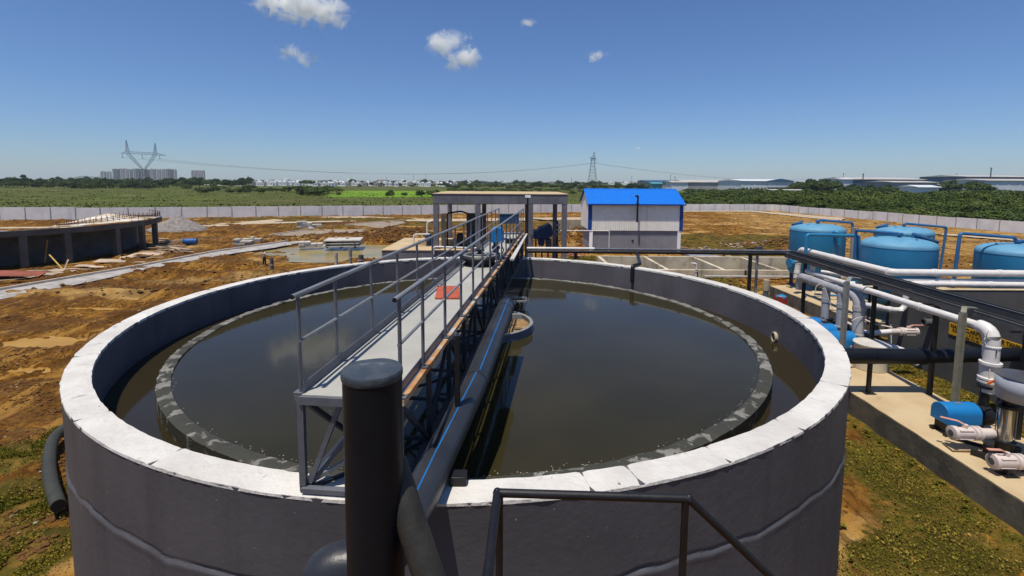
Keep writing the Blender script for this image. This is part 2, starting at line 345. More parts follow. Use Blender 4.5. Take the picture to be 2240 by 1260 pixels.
def height(x, y, full=True):
    ins = inpoly(x, y, SITE); r = np.hypot(x, y)
    near = 1 - sstep(r, 100, 150)
    h = (fbm(x / 5, y / 5, 1) - .5) * .34 * near + (fbm(x / .9, y / .9, 2, 4) - .5) * .24 * near + np.maximum(fbm(x / 2.6 + y / 7, y / 1.3, 12, 5) - .50, 0) * 1.1 * near * sstep(-x, -6, 3)
    rut = np.abs(fbm(x / 2.4 - y / 9, y / 3.0 + x / 12, 3) - .5)
    h += (.05 - np.minimum(rut, .05)) * -1.2 * near
    for px, py, rx, ry, hh in moundlist:
        c = P(px, py); d2 = ((x - c.x) / rx) ** 2 + ((y - c.y) / ry) ** 2
        h += hh * np.exp(-d2 * 1.6) * (.5 + .9 * fbm(x / 1.1, y / 1.1, 9))
    h -= .10
    right = sstep(x, 5, 8) * (1 - sstep(y, 30, 38)); h = h * (1 - .75 * right)
    pm = pud_mask(x, y); h = np.where(pm > 0, h * (1 - pm) - .34 * pm, h)
    # sunken baffled basin
    bas = (x > 8.05) & (x < 30.15) & (y > 38.22) & (y < 45.3); h = np.where(bas, -1.9, h)
    far = sstep(r, 150, 260); h = h * (1 - far) - .02 * far
    return np.where(ins, h, np.minimum(h, 0) * .4 + (fbm(x / 30, y / 30, 4) - .5) * .35 * near - .05)
GZ = height(GX, GY)
ins = inpoly(GX, GY, SITE).astype(float)
n1 = fbm(GX / 4, GY / 4, 21); n2 = fbm(GX / 1.3, GY / 1.3, 22); n3 = fbm(GX / 12, GY / 12, 23)
grass = np.zeros(GX.shape)
def blob(px, py, rx, ry, k=1.0, z=0):
    c = P(px, py, z); d = np.sqrt(((GX - c.x) / rx) ** 2 + ((GY - c.y) / ry) ** 2)
    return k * (1 - sstep(d + (n1 - .5) * 1.1 + (n2 - .5) * .6, .6, 1.15))
rg = sstep(GX, 6.3, 7.2) * (1 - sstep(GX, 26, 30)) * (1 - sstep(GY, 38, 39)) ; grass = np.maximum(grass, rg * (sstep(n2 * .6 + n1 * .4, .36, .52) * .85 + .15))
for b in ((10, 1010, 1.1, .8), (30, 1100, 1.3, .8), (40, 1210, 1.0, .7), (1290, 565, 4, 2.2), (1600, 535, 9, 5, .8), (1660, 520, 9, 5, .9), (1520, 515, 7, 5, .7), (1700, 560, 6, 4, .7),
          (900, 483, 20, 4, .55), (700, 482, 30, 3, .6), (680, 500, 12, 3, .5), (560, 490, 20, 3, .4), (1240, 498, 8, 10, .6), (1000, 490, 20, 8, .55), (750, 565, 5, 1.2, .4), (330, 750, 2, .6, .25)):
    grass = np.maximum(grass, blob(*b))
bas = (GX > 8) & (GX < 31) & (GY > 38) & (GY < 45.5); grass[bas] *= .1
dcyl = np.hypot(GX - TC.x, GY - TC.y)
bright = np.zeros(GX.shape); pb = [P(700, 431), P(960, 431), P(1000, 417.5), P(745, 417.5)]
bright[inpoly(GX + (n3 - .5) * 30, GY, pb)] = 1
pb2 = [P(400, 411), P(1000, 411), P(1000, 409), P(400, 409)]
wet_shade = np.clip(pud_mask(GX * 1.0, GY) * .8 + sstep(fbm(GX / 3.0, GY / 1.4, 31), .50, .62) * .6 + sstep(fbm(GX / 2.6 + GY / 7, GY / 1.3, 12, 5), .49, .56) * .5 * sstep(-GX, -6, 3) + .30 * sstep(-GX - GY * .25, -2, 6) * sstep(n2 * .5 + n1 * .5, .35, .6), 0, 1)  # puddle damp, plus ridge shade and a darker left side put into the colour
pale = sstep(fbm(GX / 6, GY / 2.2, 33), .55, .68) * .9
pale = np.maximum(pale, sstep(GX - GY * .33, 8, 20) * .55 * sstep(GY, 46, 60))
V = np.stack([GX, GY, GZ], 1); nr, na = len(rr), len(aa)
I = np.arange(nr * na).reshape(nr, na); A = I[:-1, :]; B = I[1:, :]
F = np.stack([A.ravel(), B.ravel(), np.roll(B, -1, 1).ravel(), np.roll(A, -1, 1).ravel()], 1)[:, ::-1]
V = np.vstack([V, [[0, 0, -.1]]]); c0 = len(V) - 1
gm = bpy.data.materials.new('earth_and_fields'); gm.use_nodes = True; n = gm.node_tree.nodes; L = gm.node_tree.links
pb_ = n['Principled BSDF']; pb_.inputs['Specular IOR Level'].default_value = .04
def N(t): return n.new(t)
geo = N('ShaderNodeNewGeometry')
def gn(sc, det=6, dist=0.0, vec=None):
    t = N('ShaderNodeTexNoise'); t.inputs['Scale'].default_value = sc; t.inputs['Detail'].default_value = det; t.inputs['Distortion'].default_value = dist
    t.inputs['Roughness'].default_value = .62; L.new(vec or geo.outputs['Position'], t.inputs['Vector']); return t.outputs['Fac']
def gr(f, a, b, lo=0.0, hi=1.0):
    r = N('ShaderNodeMapRange'); r.interpolation_type = 'SMOOTHSTEP'; r.inputs[1].default_value = a; r.inputs[2].default_value = b; r.inputs[3].default_value = lo; r.inputs[4].default_value = hi; L.new(f, r.inputs[0]); return r.outputs[0]
def gmx(f, A_, B_):
    x = N('ShaderNodeMix'); x.data_type = 'RGBA'
    if isinstance(f, float): x.inputs[0].default_value = f
    else: L.new(f, x.inputs[0])
    for s_, v_ in ((6, A_), (7, B_)):
        if isinstance(v_, tuple): x.inputs[s_].default_value = (*v_, 1)
        else: L.new(v_, x.inputs[s_])
    return x.outputs[2]
def gat(nm):
    a = N('ShaderNodeAttribute'); a.attribute_name = nm; return a.outputs['Fac']
def gmath(op, a, b):
    x = N('ShaderNodeMath'); x.operation = op
    for i_, v_ in enumerate((a, b)):
        if isinstance(v_, float): x.inputs[i_].default_value = v_
        else: L.new(v_, x.inputs[i_])
    return x.outputs[0]
dirt = gmx(gr(gn(.35, 8, .5), .35, .65), (.255, .112, .017), (.150, .062, .009))
dirt = gmx(gr(gn(2.6, 9, .8), .44, .60), dirt, (.33, .172, .034))
dirt = gmx(gr(gn(6.0, 9, .5), .50, .60), dirt, (.085, .036, .008))
dirt = gmx(gr(gn(.9, 6, 1.0), .60, .70), dirt, (.060, .026, .007))
dirt = gmx(gat('pale'), dirt, gmx(gr(gn(1.4, 7), .4, .6), (.48, .305, .11), (.39, .24, .08)))
dirt = gmx(gmath('MULTIPLY', gat('wet_shade'), .8), dirt, (.070, .030, .008))
mrot = N('ShaderNodeMapping'); mrot.inputs['Rotation'].default_value = (0, 0, R_(14)); mrot.inputs['Scale'].default_value = (1.5, .16, 1); L.new(geo.outputs['Position'], mrot.inputs[0])
tr = gn(1.0, 7, .3, mrot.outputs[0]); dirt = gmx(gr(tr, .54, .60, 0, .75), dirt, (.075, .033, .007)); dirt = gmx(gr(tr, .44, .38, 0, .6), dirt, (.35, .19, .044))
spk = gr(gn(9, 2), .70, .74); dirt = gmx(gmath('MULTIPLY', spk, .6), dirt, (.45, .37, .27))
grs = gmx(gr(gn(3.5, 6), .38, .62), (.085, .070, .012), (.19, .115, .025)); grs = gmx(gr(gn(.6, 5), .4, .6), grs, (.060, .048, .009))
gfac = gmath('ADD', gat('grass'), gmath('MULTIPLY', gmath('SUBTRACT', gn(6, 5), .5), .9)); gfac = gr(gfac, .3, .62)
site = gmx(gfac, dirt, grs)
mpf = N('ShaderNodeMapping'); mpf.inputs['Scale'].default_value = (.3, 1, 1); L.new(geo.outputs['Position'], mpf.inputs[0])
fld = gmx(gr(gn(.12, 8, .6, mpf.outputs[0]), .36, .64), (.050, .070, .016), (.115, .135, .032))
fld = gmx(gr(gn(.02, 5), .42, .62), fld, (.085, .085, .028)); fld = gmx(gr(gn(.5, 6), .5, .7), fld, (.040, .055, .014))
fld = gmx(gr(gn(.035, 4, .8), .60, .66), fld, (.16, .155, .06))
fld = gmx(gat('bright'), fld, gmx(gr(gn(.05, 5, 0.0, mpf.outputs[0]), .4, .6), (.15, .27, .022), (.12, .22, .02)))
colr = gmx(gat('site'), fld, site)
L.new(colr, pb_.inputs['Base Color'])
rg_ = gr(gat('wet_shade'), 0, 1, .92, .55); L.new(rg_, pb_.inputs['Roughness'])
bp = N('ShaderNodeBump'); bp.inputs['Strength'].default_value = .8; bp.inputs['Distance'].default_value = .09
L.new(gmath('ADD', gn(5, 10), gmath('MULTIPLY', gn(28, 6), .35)), bp.inputs['Height']); L.new(bp.outputs[0], pb_.inputs['Normal'])
Fc = F
one = np.append
ground = npmesh('ground', V, Fc, gm, dict(grass=one(grass, 0), wet_shade=one(wet_shade * ins, 0), pale=one(pale * ins, 0), site=one(ins, 1), bright=one(bright, 0)), smooth=True)
me = ground.data
tag(ground, kind='structure')
# centre patch under the camera
mb = MB(); nseg = na
mb.add([(3.02 * math.sin(a), 3.02 * math.cos(a), float(GZ[i])) for i, a in enumerate(aa)] + [(0, 0, -.1)], [(i, (i + 1) % nseg, nseg) for i in range(nseg)])
g2 = mb.build('ground', gm, origin=(0, 0, 0)); tag(g2, kind='structure')
for an in ('grass', 'wet_shade', 'pale', 'bright'): g2.data.attributes.new(an, 'FLOAT', 'POINT')
sa = g2.data.attributes.new('site', 'FLOAT', 'POINT'); sa.data.foreach_set('value', [1.0] * len(g2.data.vertices))
# puddles
def watermat(name, c, rough, bsc, bst, deep=None):
    m = bpy.data.materials.new(name); m.use_nodes = True; n_ = m.node_tree.nodes; L_ = m.node_tree.links; p_ = n_['Principled BSDF']
    p_.inputs['Base Color'].default_value = (*c, 1); p_.inputs['Roughness'].default_value = rough; p_.inputs['IOR'].default_value = 1.30
    g_ = n_.new('ShaderNodeNewGeometry'); t_ = n_.new('ShaderNodeTexNoise'); t_.inputs['Scale'].default_value = bsc; t_.inputs['Detail'].default_value = 3
    L_.new(g_.outputs['Position'], t_.inputs['Vector']); b_ = n_.new('ShaderNodeBump'); b_.inputs['Strength'].default_value = bst; b_.inputs['Distance'].default_value = .02
    L_.new(t_.outputs['Fac'], b_.inputs['Height']); L_.new(b_.outputs[0], p_.inputs['Normal'])
    if deep:
        t2 = n_.new('ShaderNodeTexNoise'); t2.inputs['Scale'].default_value = .35; t2.inputs['Detail'].default_value = 4; L_.new(g_.outputs['Position'], t2.inputs['Vector'])
        r_ = n_.new('ShaderNodeMapRange'); r_.inputs[1].default_value = .4; r_.inputs[2].default_value = .65; L_.new(t2.outputs['Fac'], r_.inputs[0])
        x_ = n_.new('ShaderNodeMix'); x_.data_type = 'RGBA'; x_.inputs[6].default_value = (*c, 1); x_.inputs[7].default_value = (*deep, 1)
        L_.new(r_.outputs[0], x_.inputs[0]); L_.new(x_.outputs[2], p_.inputs['Base Color'])
    return m
PUD = watermat('muddy_water', (.33, .25, .10), .22, 1.5, .05, (.23, .20, .085))
OCH = watermat('ochre_mud_water', (.42, .24, .05), .45, 2.5, .1, (.34, .18, .035))
for px, py, rx, ry in puddles:
    if rx <= 0: continue
    c = P(px, py); k = 40; mb = MB()
    mb.add([(c.x + rx * 1.3 * math.cos(2 * math.pi * i / k), c.y + ry * 1.3 * math.sin(2 * math.pi * i / k), -.20) for i in range(k)], [tuple(range(k))])
    tag(mb.build('puddle', PUD if rx > 3 else OCH, smooth=False), kind='structure')
# ---------------- paths and kerbs
PATHM = mat('path_concrete', (.44, .41, .38), (.29, .265, .24), .9, 1.0, .8, 8, c3=(.25, .21, .17), s3=.8, t3=.56, w3=.1, bdist=.05)
PATHD = mat('path_pale', (.50, .40, .28), (.38, .285, .18), .9, .6, .5, 6, c3=(.34, .24, .15), s3=.5, t3=.60, w3=.1)
def strip(name, up, lo, z, m, sub=10):
    a = [P(*q) for q in up]; b = [P(*q) for q in lo]; va = []; 
    def rs(pl, N_):
        ln = [0]
        for i in range(1, len(pl)): ln.append(ln[-1] + (pl[i] - pl[i - 1]).length)
        out = []
        for k in range(N_ + 1):
            t = ln[-1] * k / N_
            for i in range(1, len(pl)):
                if t <= ln[i] + 1e-6: f = (t - ln[i - 1]) / (ln[i] - ln[i - 1]); out.append(pl[i - 1].lerp(pl[i], f)); break
        return out
    N_ = 60; a = rs(a, N_); b = rs(b, N_)
    mb = MB(); vs = []; M_ = 6
    for i in range(N_ + 1):
        for j in range(M_ + 1):
            p = a[i].lerp(b[i], j / M_); e = .25 * mnoise.noise(p * .8) if j in (0, M_) else 0
            vs.append((p.x + e, p.y + e, z + (.012 * mnoise.noise(p * 2) if 0 < j < M_ else (-.09 if j else 0))))
    mb.add(vs, [(i * (M_ + 1) + j, i * (M_ + 1) + j + 1, (i + 1) * (M_ + 1) + j + 1, (i + 1) * (M_ + 1) + j) for i in range(N_) for j in range(M_)])
    return tag(mb.build(name, m), kind='structure'), a, b
o, ka, kb = strip('path', [(-260, 688), (0, 638), (301, 586), (470, 553), (600, 534.5), (690, 518)], [(-260, 720), (0, 655), (190, 618), (381, 577), (520, 553), (600, 542), (700, 523)], .10, PATHM)
mb = MB()
for i in range(len(ka) - 1):
    d = (ka[i + 1] - ka[i]); s1 = ka[i] + d * .02; e1 = ka[i + 1] - d * .02
    mb.bar(s1 + Vector((0, 0, .12)), e1 + Vector((0, 0, .12)), .16, .28)
tag(mb.build('kerb', mat('kerb_stone', (.62, .54, .43), (.5, .42, .33), .9, 2, .3, 12), bevel=.01), kind='structure')
o, ka, kb = strip('path', [(590, 517), (600, 514), (700, 500), (780, 490), (880, 483.5)], [(690, 517.5), (769, 512), (830, 500), (886, 488)], .09, mat('path_dusty', (.32, .26, .20), (.24, .175, .115), .9, .8, .6, 8, c3=(.45, .38, .30), s3=.7, t3=.6, w3=.1))
mb = MB()
for i in range(len(ka) - 1): mb.bar(ka[i] + Vector((0, 0, .1)), ka[i + 1] + Vector((0, 0, .1)) - (ka[i + 1] - ka[i]) * .04, .15, .22)
tag(mb.build('kerb', MATS['kerb_stone'], bevel=.01), kind='structure')
strip('path', [(420, 492), (500, 488.5), (560, 484), (640, 476.5), (720, 474.5), (800, 474), (880, 478), (945, 480), (1100, 478), (1280, 476)], [(420, 498), (500, 494), (576, 488), (650, 480), (720, 478), (800, 477), (860, 483), (945, 484.5), (1100, 483), (1280, 481)], .09, PATHD)
strip('path', [(520, 489.5), (600, 487), (690, 485), (771, 482.5)], [(520, 491), (600, 489), (690, 486.8), (780, 484)], .10, PATHD)
strip('path', [(1480, 462), (1560, 461.5), (1640, 461.5), (1720, 467), (1776, 472), (1850, 478)], [(1480, 463.2), (1560, 462.8), (1640, 463), (1715, 470), (1770, 476.5), (1840, 482)], .09, PATHD)
strip('path', [(2040, 510), (2110, 515), (2180, 520), (2240, 525)], [(2050, 512), (2110, 517.5), (2180, 523), (2240, 528)], .09, PATHD)
strip('path', [(-100, 503), (0, 498), (100, 497), (200, 496)], [(-100, 505), (0, 500), (100, 499), (200, 497.7)], .09, PATHD)
# ---------------- boundary wall
zbw = [2.2, 2.2, 2.22, 2.1, 2.0, 1.95, 1.85, 1.6, 1.55, 1.6, 1.65, 1.65, 1.65]
root = empty('boundary_wall', P(560, 473.5), 'long pale grey boundary wall of flat panels around the site', 'wall')
pts = []
runs = []
for i in range(len(BW) - 1):
    a, b = BW[i], BW[i + 1]; L_ = (b - a).length; k = max(1, round(L_ / (4.3 if i < 7 else 3.6)))
    for j in range(k): runs.append((a.lerp(b, j / k), a.lerp(b, (j + 1) / k), zbw[i] + (zbw[i + 1] - zbw[i]) * (j / k)))
step = 0; mb = MB(); pan = []; hist = None
for q, (a, b, h) in enumerate(runs):
    hh = round(h / .07) * .07 if (q // 6) % 2 == 0 else round((h + .05) / .07) * .07
    jt = random.uniform(-.006, .006)
    mb.add(*[[(a.x, a.y, -.3), (b.x, b.y, -.3), (b.x, b.y, hh), (a.x, a.y, hh)] for _ in (0,)] + [[]]) if False else None
    mb.bar(Vector((a.x, a.y, (hh - .3) / 2 + jt)), Vector((b.x, b.y, (hh - .3) / 2 + jt)), .10, hh + .3)
    if (q + 1) % 12 == 0 or q == len(runs) - 1: mb.build('wall_panels', BWALL, root, smooth=False); mb = MB()
vis = [r for r in runs if abs(r[0].x) < r[0].y * 1.15][:100]
for q, (a, b, h) in enumerate(vis):
    d = (b - a).normalized(); nrm = Vector((d.y, -d.x, 0))
    if nrm.y > 0: nrm = -nrm
    pm = MB(); hh = h + .03
    pm.bar(Vector((a.x, a.y, -.3)) + nrm * .06, Vector((a.x, a.y, hh)) + nrm * .06, .11, .10); pm.build('post', POSTC, root, smooth=False)
# ================================================================ CLARIFIER
root = empty('clarifier_tank', TC, 'large round grey concrete clarifier tank with a white rim, full of dark water', 'tank')
nA = 720; mb = MB(); zs = [-.4, .6, 1.4, 2.0, 2.3] + [2.4 + .05 * k for k in range(4)] + [2.6 + .02 * k for k in range(28)] + [3.3, 3.6, 3.9, ZR - .004]
rings_ = []
for i in range(nA):
    a = 2 * math.pi * i / nA; th = math.degrees(math.atan2(math.cos(a), -math.sin(a)))    # 0 = facing the camera
    rng = []
    wob = .02 * mnoise.noise(Vector((math.cos(a) * 3, math.sin(a) * 3, 0)))
    for z in zs:
        zc = 2.97 + .05 * mnoise.noise(Vector((math.cos(a) * 26, math.sin(a) * 26, 7))) - .30 * (abs(th) / 52) ** 4 * (1 if abs(th) < 70 else (70 / abs(th)) ** 4) + .05 * mnoise.noise(Vector((math.cos(a) * 9, math.sin(a) * 9, 5)))
        dz = z - zc; lip = .010 * math.exp(-((dz + .07) / .05) ** 2) * (0.45 + 1.1 * mnoise.noise(Vector((math.cos(a) * 14, math.sin(a) * 14, 3)))) - .022 * math.exp(-(dz / .018) ** 2) * (.7 + .9 * mnoise.noise(Vector((math.cos(a) * 19, math.sin(a) * 19, 11))))
        r = RO + wob * .5 + (.012 if dz < -.03 else 0) + max(-.035, lip)
        rng.append(Vector((TC.x + r * math.cos(a), TC.y + r * math.sin(a), z)))
    rng.append(Vector((TC.x + (RI + .12) * math.cos(a), TC.y + (RI + .12) * math.sin(a), ZR - .004)))
    rng.append(Vector((TC.x + (RI + .12) * math.cos(a), TC.y + (RI + .12) * math.sin(a), -.4)))
    rings_.append(rng)
mb.rings(rings_, False, True); mb.build('tank_wall', GREY, root, sharp=60)
mb = MB(); mb.ringwall(TC, RI, RI + .117, -.4, ZR - .006, 240); mb.build('inner_face', GREYI, root, sharp=60)
# rim capping, with joints and ragged edges, in 24 poured lengths
mb = MB(); rings_ = []
for i in range(nA):
    a = 2 * math.pi * i / nA; e = .012 * mnoise.noise(Vector((math.cos(a) * 30, math.sin(a) * 30, 1))) + .012 * mnoise.noise(Vector((math.cos(a) * 90, math.sin(a) * 90, 1)))
    e2 = .014 * mnoise.noise(Vector((math.cos(a) * 40, math.sin(a) * 40, 8)))
    j = i in (35, 61, 98, 130, 171, 205, 262, 297, 340, 388, 421, 466, 494, 536, 565, 573, 590, 611, 640, 668, 702); zt = ZR + .012 + .008 * mnoise.noise(Vector((math.cos(a) * 12, math.sin(a) * 12, 4))) - (.016 if j else 0)
    rings_.append([Vector((TC.x + r * math.cos(a), TC.y + r * math.sin(a), z)) for r, z in
        ((RI - .006 + e2, ZR - .05 + e2), (RO + .008 + e, ZR - .03 + e), (RO + .004 + e, zt - .008), (RO - .12, zt + .003 * mnoise.noise(Vector((i * .3, 0, 0)))), (RO - .25, zt), (RI - .002 + e2, zt - .006))])
mb.rings(rings_, False, True); mb.build('rim', WHITE, root, sharp=50)
mb = MB(); rings_ = []
for i in range(nA):
    a = 2 * math.pi * i / nA; e = .028 * mnoise.noise(Vector((math.cos(a) * 22, math.sin(a) * 22, 2))) + .02 * mnoise.noise(Vector((math.cos(a) * 70, math.sin(a) * 70, 5)))
    rings_.append([Vector((TC.x + r * math.cos(a), TC.y + r * math.sin(a), z)) for r, z in ((6.92, 1.2), (7.16, 1.2), (7.16 + e * .5, 3.34 + e), (7.04, 3.36 + e), (6.92 + e * .4, 3.35 + e))])
mb.rings(rings_, False, True); mb.build('weir_wall', WEIR, root, sharp=50)
mb = MB(); mb.lathe([(0, .14), (.45, .14), (.45, .115), (.05, .115)], P(1702, 738, 3.22) + Vector((.36, .05, -.02)), (-1, .1, 0), 16); mb.build('outlet_stub', CONC, root)
CWAT = watermat('clarifier_water', (.026, .022, .0075), .06, 2.2, .04, (.036, .030, .011))
DWAT = watermat('launder_water', (.026, .020, .009), .06, 1.5, .05)
mb = MB(); k = 128; mb.add([(TC.x + 6.95 * math.cos(2 * math.pi * i / k), TC.y + 6.95 * math.sin(2 * math.pi * i / k), 3.325) for i in range(k)], [tuple(range(k))])
tag(mb.build('water', CWAT, smooth=False), kind='structure')
mb = MB()
mb.add([(TC.x + r * math.cos(2 * math.pi * i / k), TC.y + r * math.sin(2 * math.pi * i / k), 3.08) for r in (7.1, 8.06) for i in range(k)], [(i, (i + 1) % k, k + (i + 1) % k, k + i) for i in range(k)])
tag(mb.build('water', DWAT, smooth=False), kind='structure')
# feed well with scum
FW = Vector((-.74, 13.02, 3.3))
root = empty('feed_well', FW, 'round concrete ring full of brown scum at the middle of the clarifier water', 'trough')
mb = MB(); mb.ringwall(FW, 1.25, 1.31, 3.0, 3.52, 72); mb.build('ring', STEEL, root, bevel=.008); mb = MB(); mb.ringwall(FW, 1.235, 1.325, 3.523, 3.54, 72); mb.build('ring_lip', GALV, root)
mb = MB()
vs = [(FW.x, FW.y, 3.44)]; fs = []
for q in range(1, 9):
    for i in range(48):
        r = 1.24 * q / 8; a = 2 * math.pi * i / 48; x, y = FW.x + r * math.cos(a), FW.y + r * math.sin(a); vs.append((x, y, 3.42 + .03 * mnoise.noise(Vector((x * 6, y * 6, 0)))))
for i in range(48): fs.append((0, 1 + i, 1 + (i + 1) % 48))
for q in range(7):
    for i in range(48): fs.append((1 + q * 48 + i, 1 + (q + 1) * 48 + i, 1 + (q + 1) * 48 + (i + 1) % 48, 1 + q * 48 + (i + 1) % 48))
mb.add(vs, fs); mb.build('scum', SCUM, root)
mb = MB(); mb.bar((.02, 12.6, 3.80), (.28, 12.6, 3.80), .12, .12); mb.bar((.12, 12.6, 3.5), (.12, 12.6, 3.8), .02); mb.build('bracket', GALV, root)
# scraper arm
root = empty('water_scraper', (0, 15, 3.4), 'pair of pale scraper bars over the dark water behind the feed well', 'scraper')
a1 = Q(1105, 650, 14.6); a2 = Q(1151, 651.5, 14.6); b1 = Q(1108, 659, 14.2); b2 = Q(1151, 659, 14.2)
for u_, v_ in ((a1, a2), (b1, b2)): MB().bar(u_, v_, .045, .05).build('bar', GALV, root)
mb = MB(); mb.bar(a2 + Vector((-.05, 0, 0)), Vector((a2.x - .05, a2.y, 3.2)), .03); mb.bar(a2, b2, .03); mb.build('hanger', STEEL, root)
mb = MB(); mb.box((a2.x - .05, a2.y, 3.36), (.22, .03, .14)); mb.build('blade', STEEL, root)
# ================================================================ WALKWAY BRIDGE
BA = Vector((-1.668, 4.895, 5.09)); BD = Vector((.097, .9953, 0)).normalized(); BN = Vector((BD.y, -BD.x, 0)); BL = 16.75; HW = .53; RH = 1.045
def bp_(s_, t_, z_): return Vector((BA.x, BA.y, 0)) + BD * s_ + BN * t_ + Vector((0, 0, z_))
bridge = empty('walkway_bridge', bp_(0, 0, 4.0), 'grey steel walkway with handrails on both sides spanning the clarifier', 'walkway')
mb = MB(); mb.bar(bp_(-.02, 0, 5.08), bp_(BL, 0, 5.08), 2 * HW, .012); mb.build('deck', DECK, bridge, smooth=False)
for t_ in (-1, 1):
    mb = MB(); mb.bar(bp_(-.03, t_ * (HW + .03), 5.05), bp_(BL, t_ * (HW + .03), 5.05), .055, .06); mb.build('edge_beam', RUST if t_ > 0 else STEEL, bridge, smooth=False)
    mb = MB(); mb.bar(bp_(.0, t_ * (HW - .025), 5.145), bp_(BL, t_ * (HW - .025), 5.145), .008, .11); mb.build('toe_plate', STEEL, bridge, smooth=False)
    mb = MB(); mb.tube([bp_(-.10, t_ * HW, 5.09 + RH), bp_(BL, t_ * HW, 5.09 + RH)], .026, 12); mb.build('handrail', RAILM, bridge)
    mb = MB(); mb.lathe([(0, .024), (.004, .024)], bp_(-.106, t_ * HW, 5.09 + RH), BD, 12); mb.build('rail_mouth', BLACK, bridge)
    mb = MB(); mb.tube([bp_(0, t_ * HW, 5.09 + RH * .53), bp_(BL, t_ * HW, 5.09 + RH * .53)], .018, 10); mb.build('mid_rail', RAILM, bridge)
    ss = [0.02, .86] + [.86 + 1.13 * k for k in range(1, 15)]; ss[-1] = BL - .02
    for s_ in ss:
        mb = MB(); mb.tube([bp_(s_, t_ * (HW + .005), 5.06), bp_(s_, t_ * (HW + .005), 5.09 + RH)], .021, 8); mb.box(bp_(s_, t_ * (HW + .025), 5.095), (.09, .09, .016), -.097)
        mb.build('post', STEEL, bridge)
    # truss side
    for zc, nm in ((4.05, 'bottom_chord'),):
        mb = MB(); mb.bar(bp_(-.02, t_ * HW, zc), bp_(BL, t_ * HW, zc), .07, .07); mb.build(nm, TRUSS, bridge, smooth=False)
    st = [0.0] + [1.12 * k for k in range(1, 15)] + [BL - .03]
    for i, s_ in enumerate(st):
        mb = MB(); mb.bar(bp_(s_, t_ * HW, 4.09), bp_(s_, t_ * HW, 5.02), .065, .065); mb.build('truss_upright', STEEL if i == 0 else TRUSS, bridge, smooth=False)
        if i < len(st) - 1:
            z0, z1 = (5.0, 4.09) if i % 2 == 0 else (4.09, 5.0)
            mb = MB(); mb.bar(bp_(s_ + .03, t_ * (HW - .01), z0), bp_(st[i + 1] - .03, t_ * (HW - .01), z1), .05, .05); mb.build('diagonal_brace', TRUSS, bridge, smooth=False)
MB().bar(bp_(-.02, -HW, 5.03), bp_(-.02, HW, 5.03), .06, .085).build('end_beam', STEEL, bridge, smooth=False); MB().bar(bp_(-.03, -HW, 4.055), bp_(-.03, HW, 4.055), .07, .05).build('end_sill', STEEL, bridge, smooth=False)
st = [1.12 * k for k in range(0, 15)]
for i, s_ in enumerate(st):
    mb = MB(); mb.bar(bp_(s_, -HW + .03, 4.05), bp_(s_, HW - .03, 4.05), .045, .045)
    if i % 2 == 0: mb.bar(bp_(s_ + .03, -HW + .05, 4.03), bp_(s_ + 1.09, HW - .05, 4.03), .035, .035)
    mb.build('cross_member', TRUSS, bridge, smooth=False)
mb = MB(); mb.bar(bp_(.03, -HW + .42, 5.0), bp_(.03, -HW + .06, 4.1), .05, .05); mb.bar(bp_(.05, -HW + .08, 4.1), bp_(.35, -HW + .75, 5.0), .045, .045)
mb.build('end_brace', STEEL, bridge, smooth=False)
mb = MB(); mb.bar(bp_(.1, -.45, 4.10), bp_(.5, .0, 4.24), .04, .05); mb.build('loose_flat_bar', GALV, bridge, smooth=False)
# objects on the bridge
c = P(976, 640, 5.1); mb = MB()
vs = []; k = 8
A_ = [P(951, 653.5, 5.1), P(1005, 653.5, 5.1), P(1004, 626.5, 5.1), P(958, 627, 5.1)]
for i in range(k + 1):
    for j in range(k + 1):
        p = A_[0].lerp(A_[1], i / k).lerp(A_[3].lerp(A_[2], i / k), j / k); vs.append((p.x, p.y, 5.115 + .012 * abs(mnoise.noise(p * 3))))
n0 = len(vs); vs += [(x, y, 5.095) for x, y, z in vs]
fs = [(i * (k + 1) + j, i * (k + 1) + j + 1, (i + 1) * (k + 1) + j + 1, (i + 1) * (k + 1) + j) for i in range(k) for j in range(k)]
ed = [i * (k + 1) for i in range(k + 1)] + [k * (k + 1) + j for j in range(1, k + 1)] + [i * (k + 1) + k for i in range(k - 1, -1, -1)] + [j for j in range(k - 1, 0, -1)]
fs += [(ed[i], ed[(i + 1) % len(ed)], ed[(i + 1) % len(ed)] + n0, ed[i] + n0) for i in range(len(ed))] + [tuple(e + n0 for e in ed)]
mb.add(vs, fs); tag(mb.build('rubber_mat', RED), 'small square red mat lying on the pale walkway deck', 'mat')
DC = P(1050, 566, 5.25); DC = Vector((DC.x, DC.y, 5.1))
root = empty('scraper_drive', DC, 'round black drive turntable with a bright blue motor cover on the walkway', 'drive unit')
mb = MB(); mb.lathe([(0, .44), (.03, .44), (.03, .40), (.16, .40), (.16, .50), (.20, .52), (.24, .50), (.26, .47)], DC, n=40); mb.build('turntable', BLACK, root)
mb = MB(); mb.lathe([(.262, .47), (.275, .46), (.275, .40), (.262, .39)], DC, n=40, cap=False); mb.ringwall(DC, .13, .2, DC.z + .26, DC.z + .29, 24); mb.build('rim_plate', GALV, root)
mb = MB(); mb.lathe([(.26, .07), (.36, .07), (.36, .12), (.40, .12)], DC, n=16); mb.build('centre_shaft', BLACK, root)
for k in range(8):
    a = 2 * math.pi * k / 8; mb = MB(); mb.lathe([(0, .022), (.03, .022)], DC + Vector((.43 * math.cos(a), .43 * math.sin(a), .275)), n=6); mb.build('bolt', GALV, root)
MC = Q(1087, 518, 14.0)
mb = MB(); pr = []
for a in range(0, 181, 15): pr.append((.20 * math.cos(R_(a)), .12 + .17 * math.sin(R_(a))))
pr = [(.20, -.14)] + pr + [(-.20, -.14)]
rs = [[Vector((MC.x + x, MC.y + y, MC.z + z)) for x, z in pr] for y in (-.24, .24)]; mb.rings(rs); mb.build('motor_cover', GUARD, root, bevel=.01)
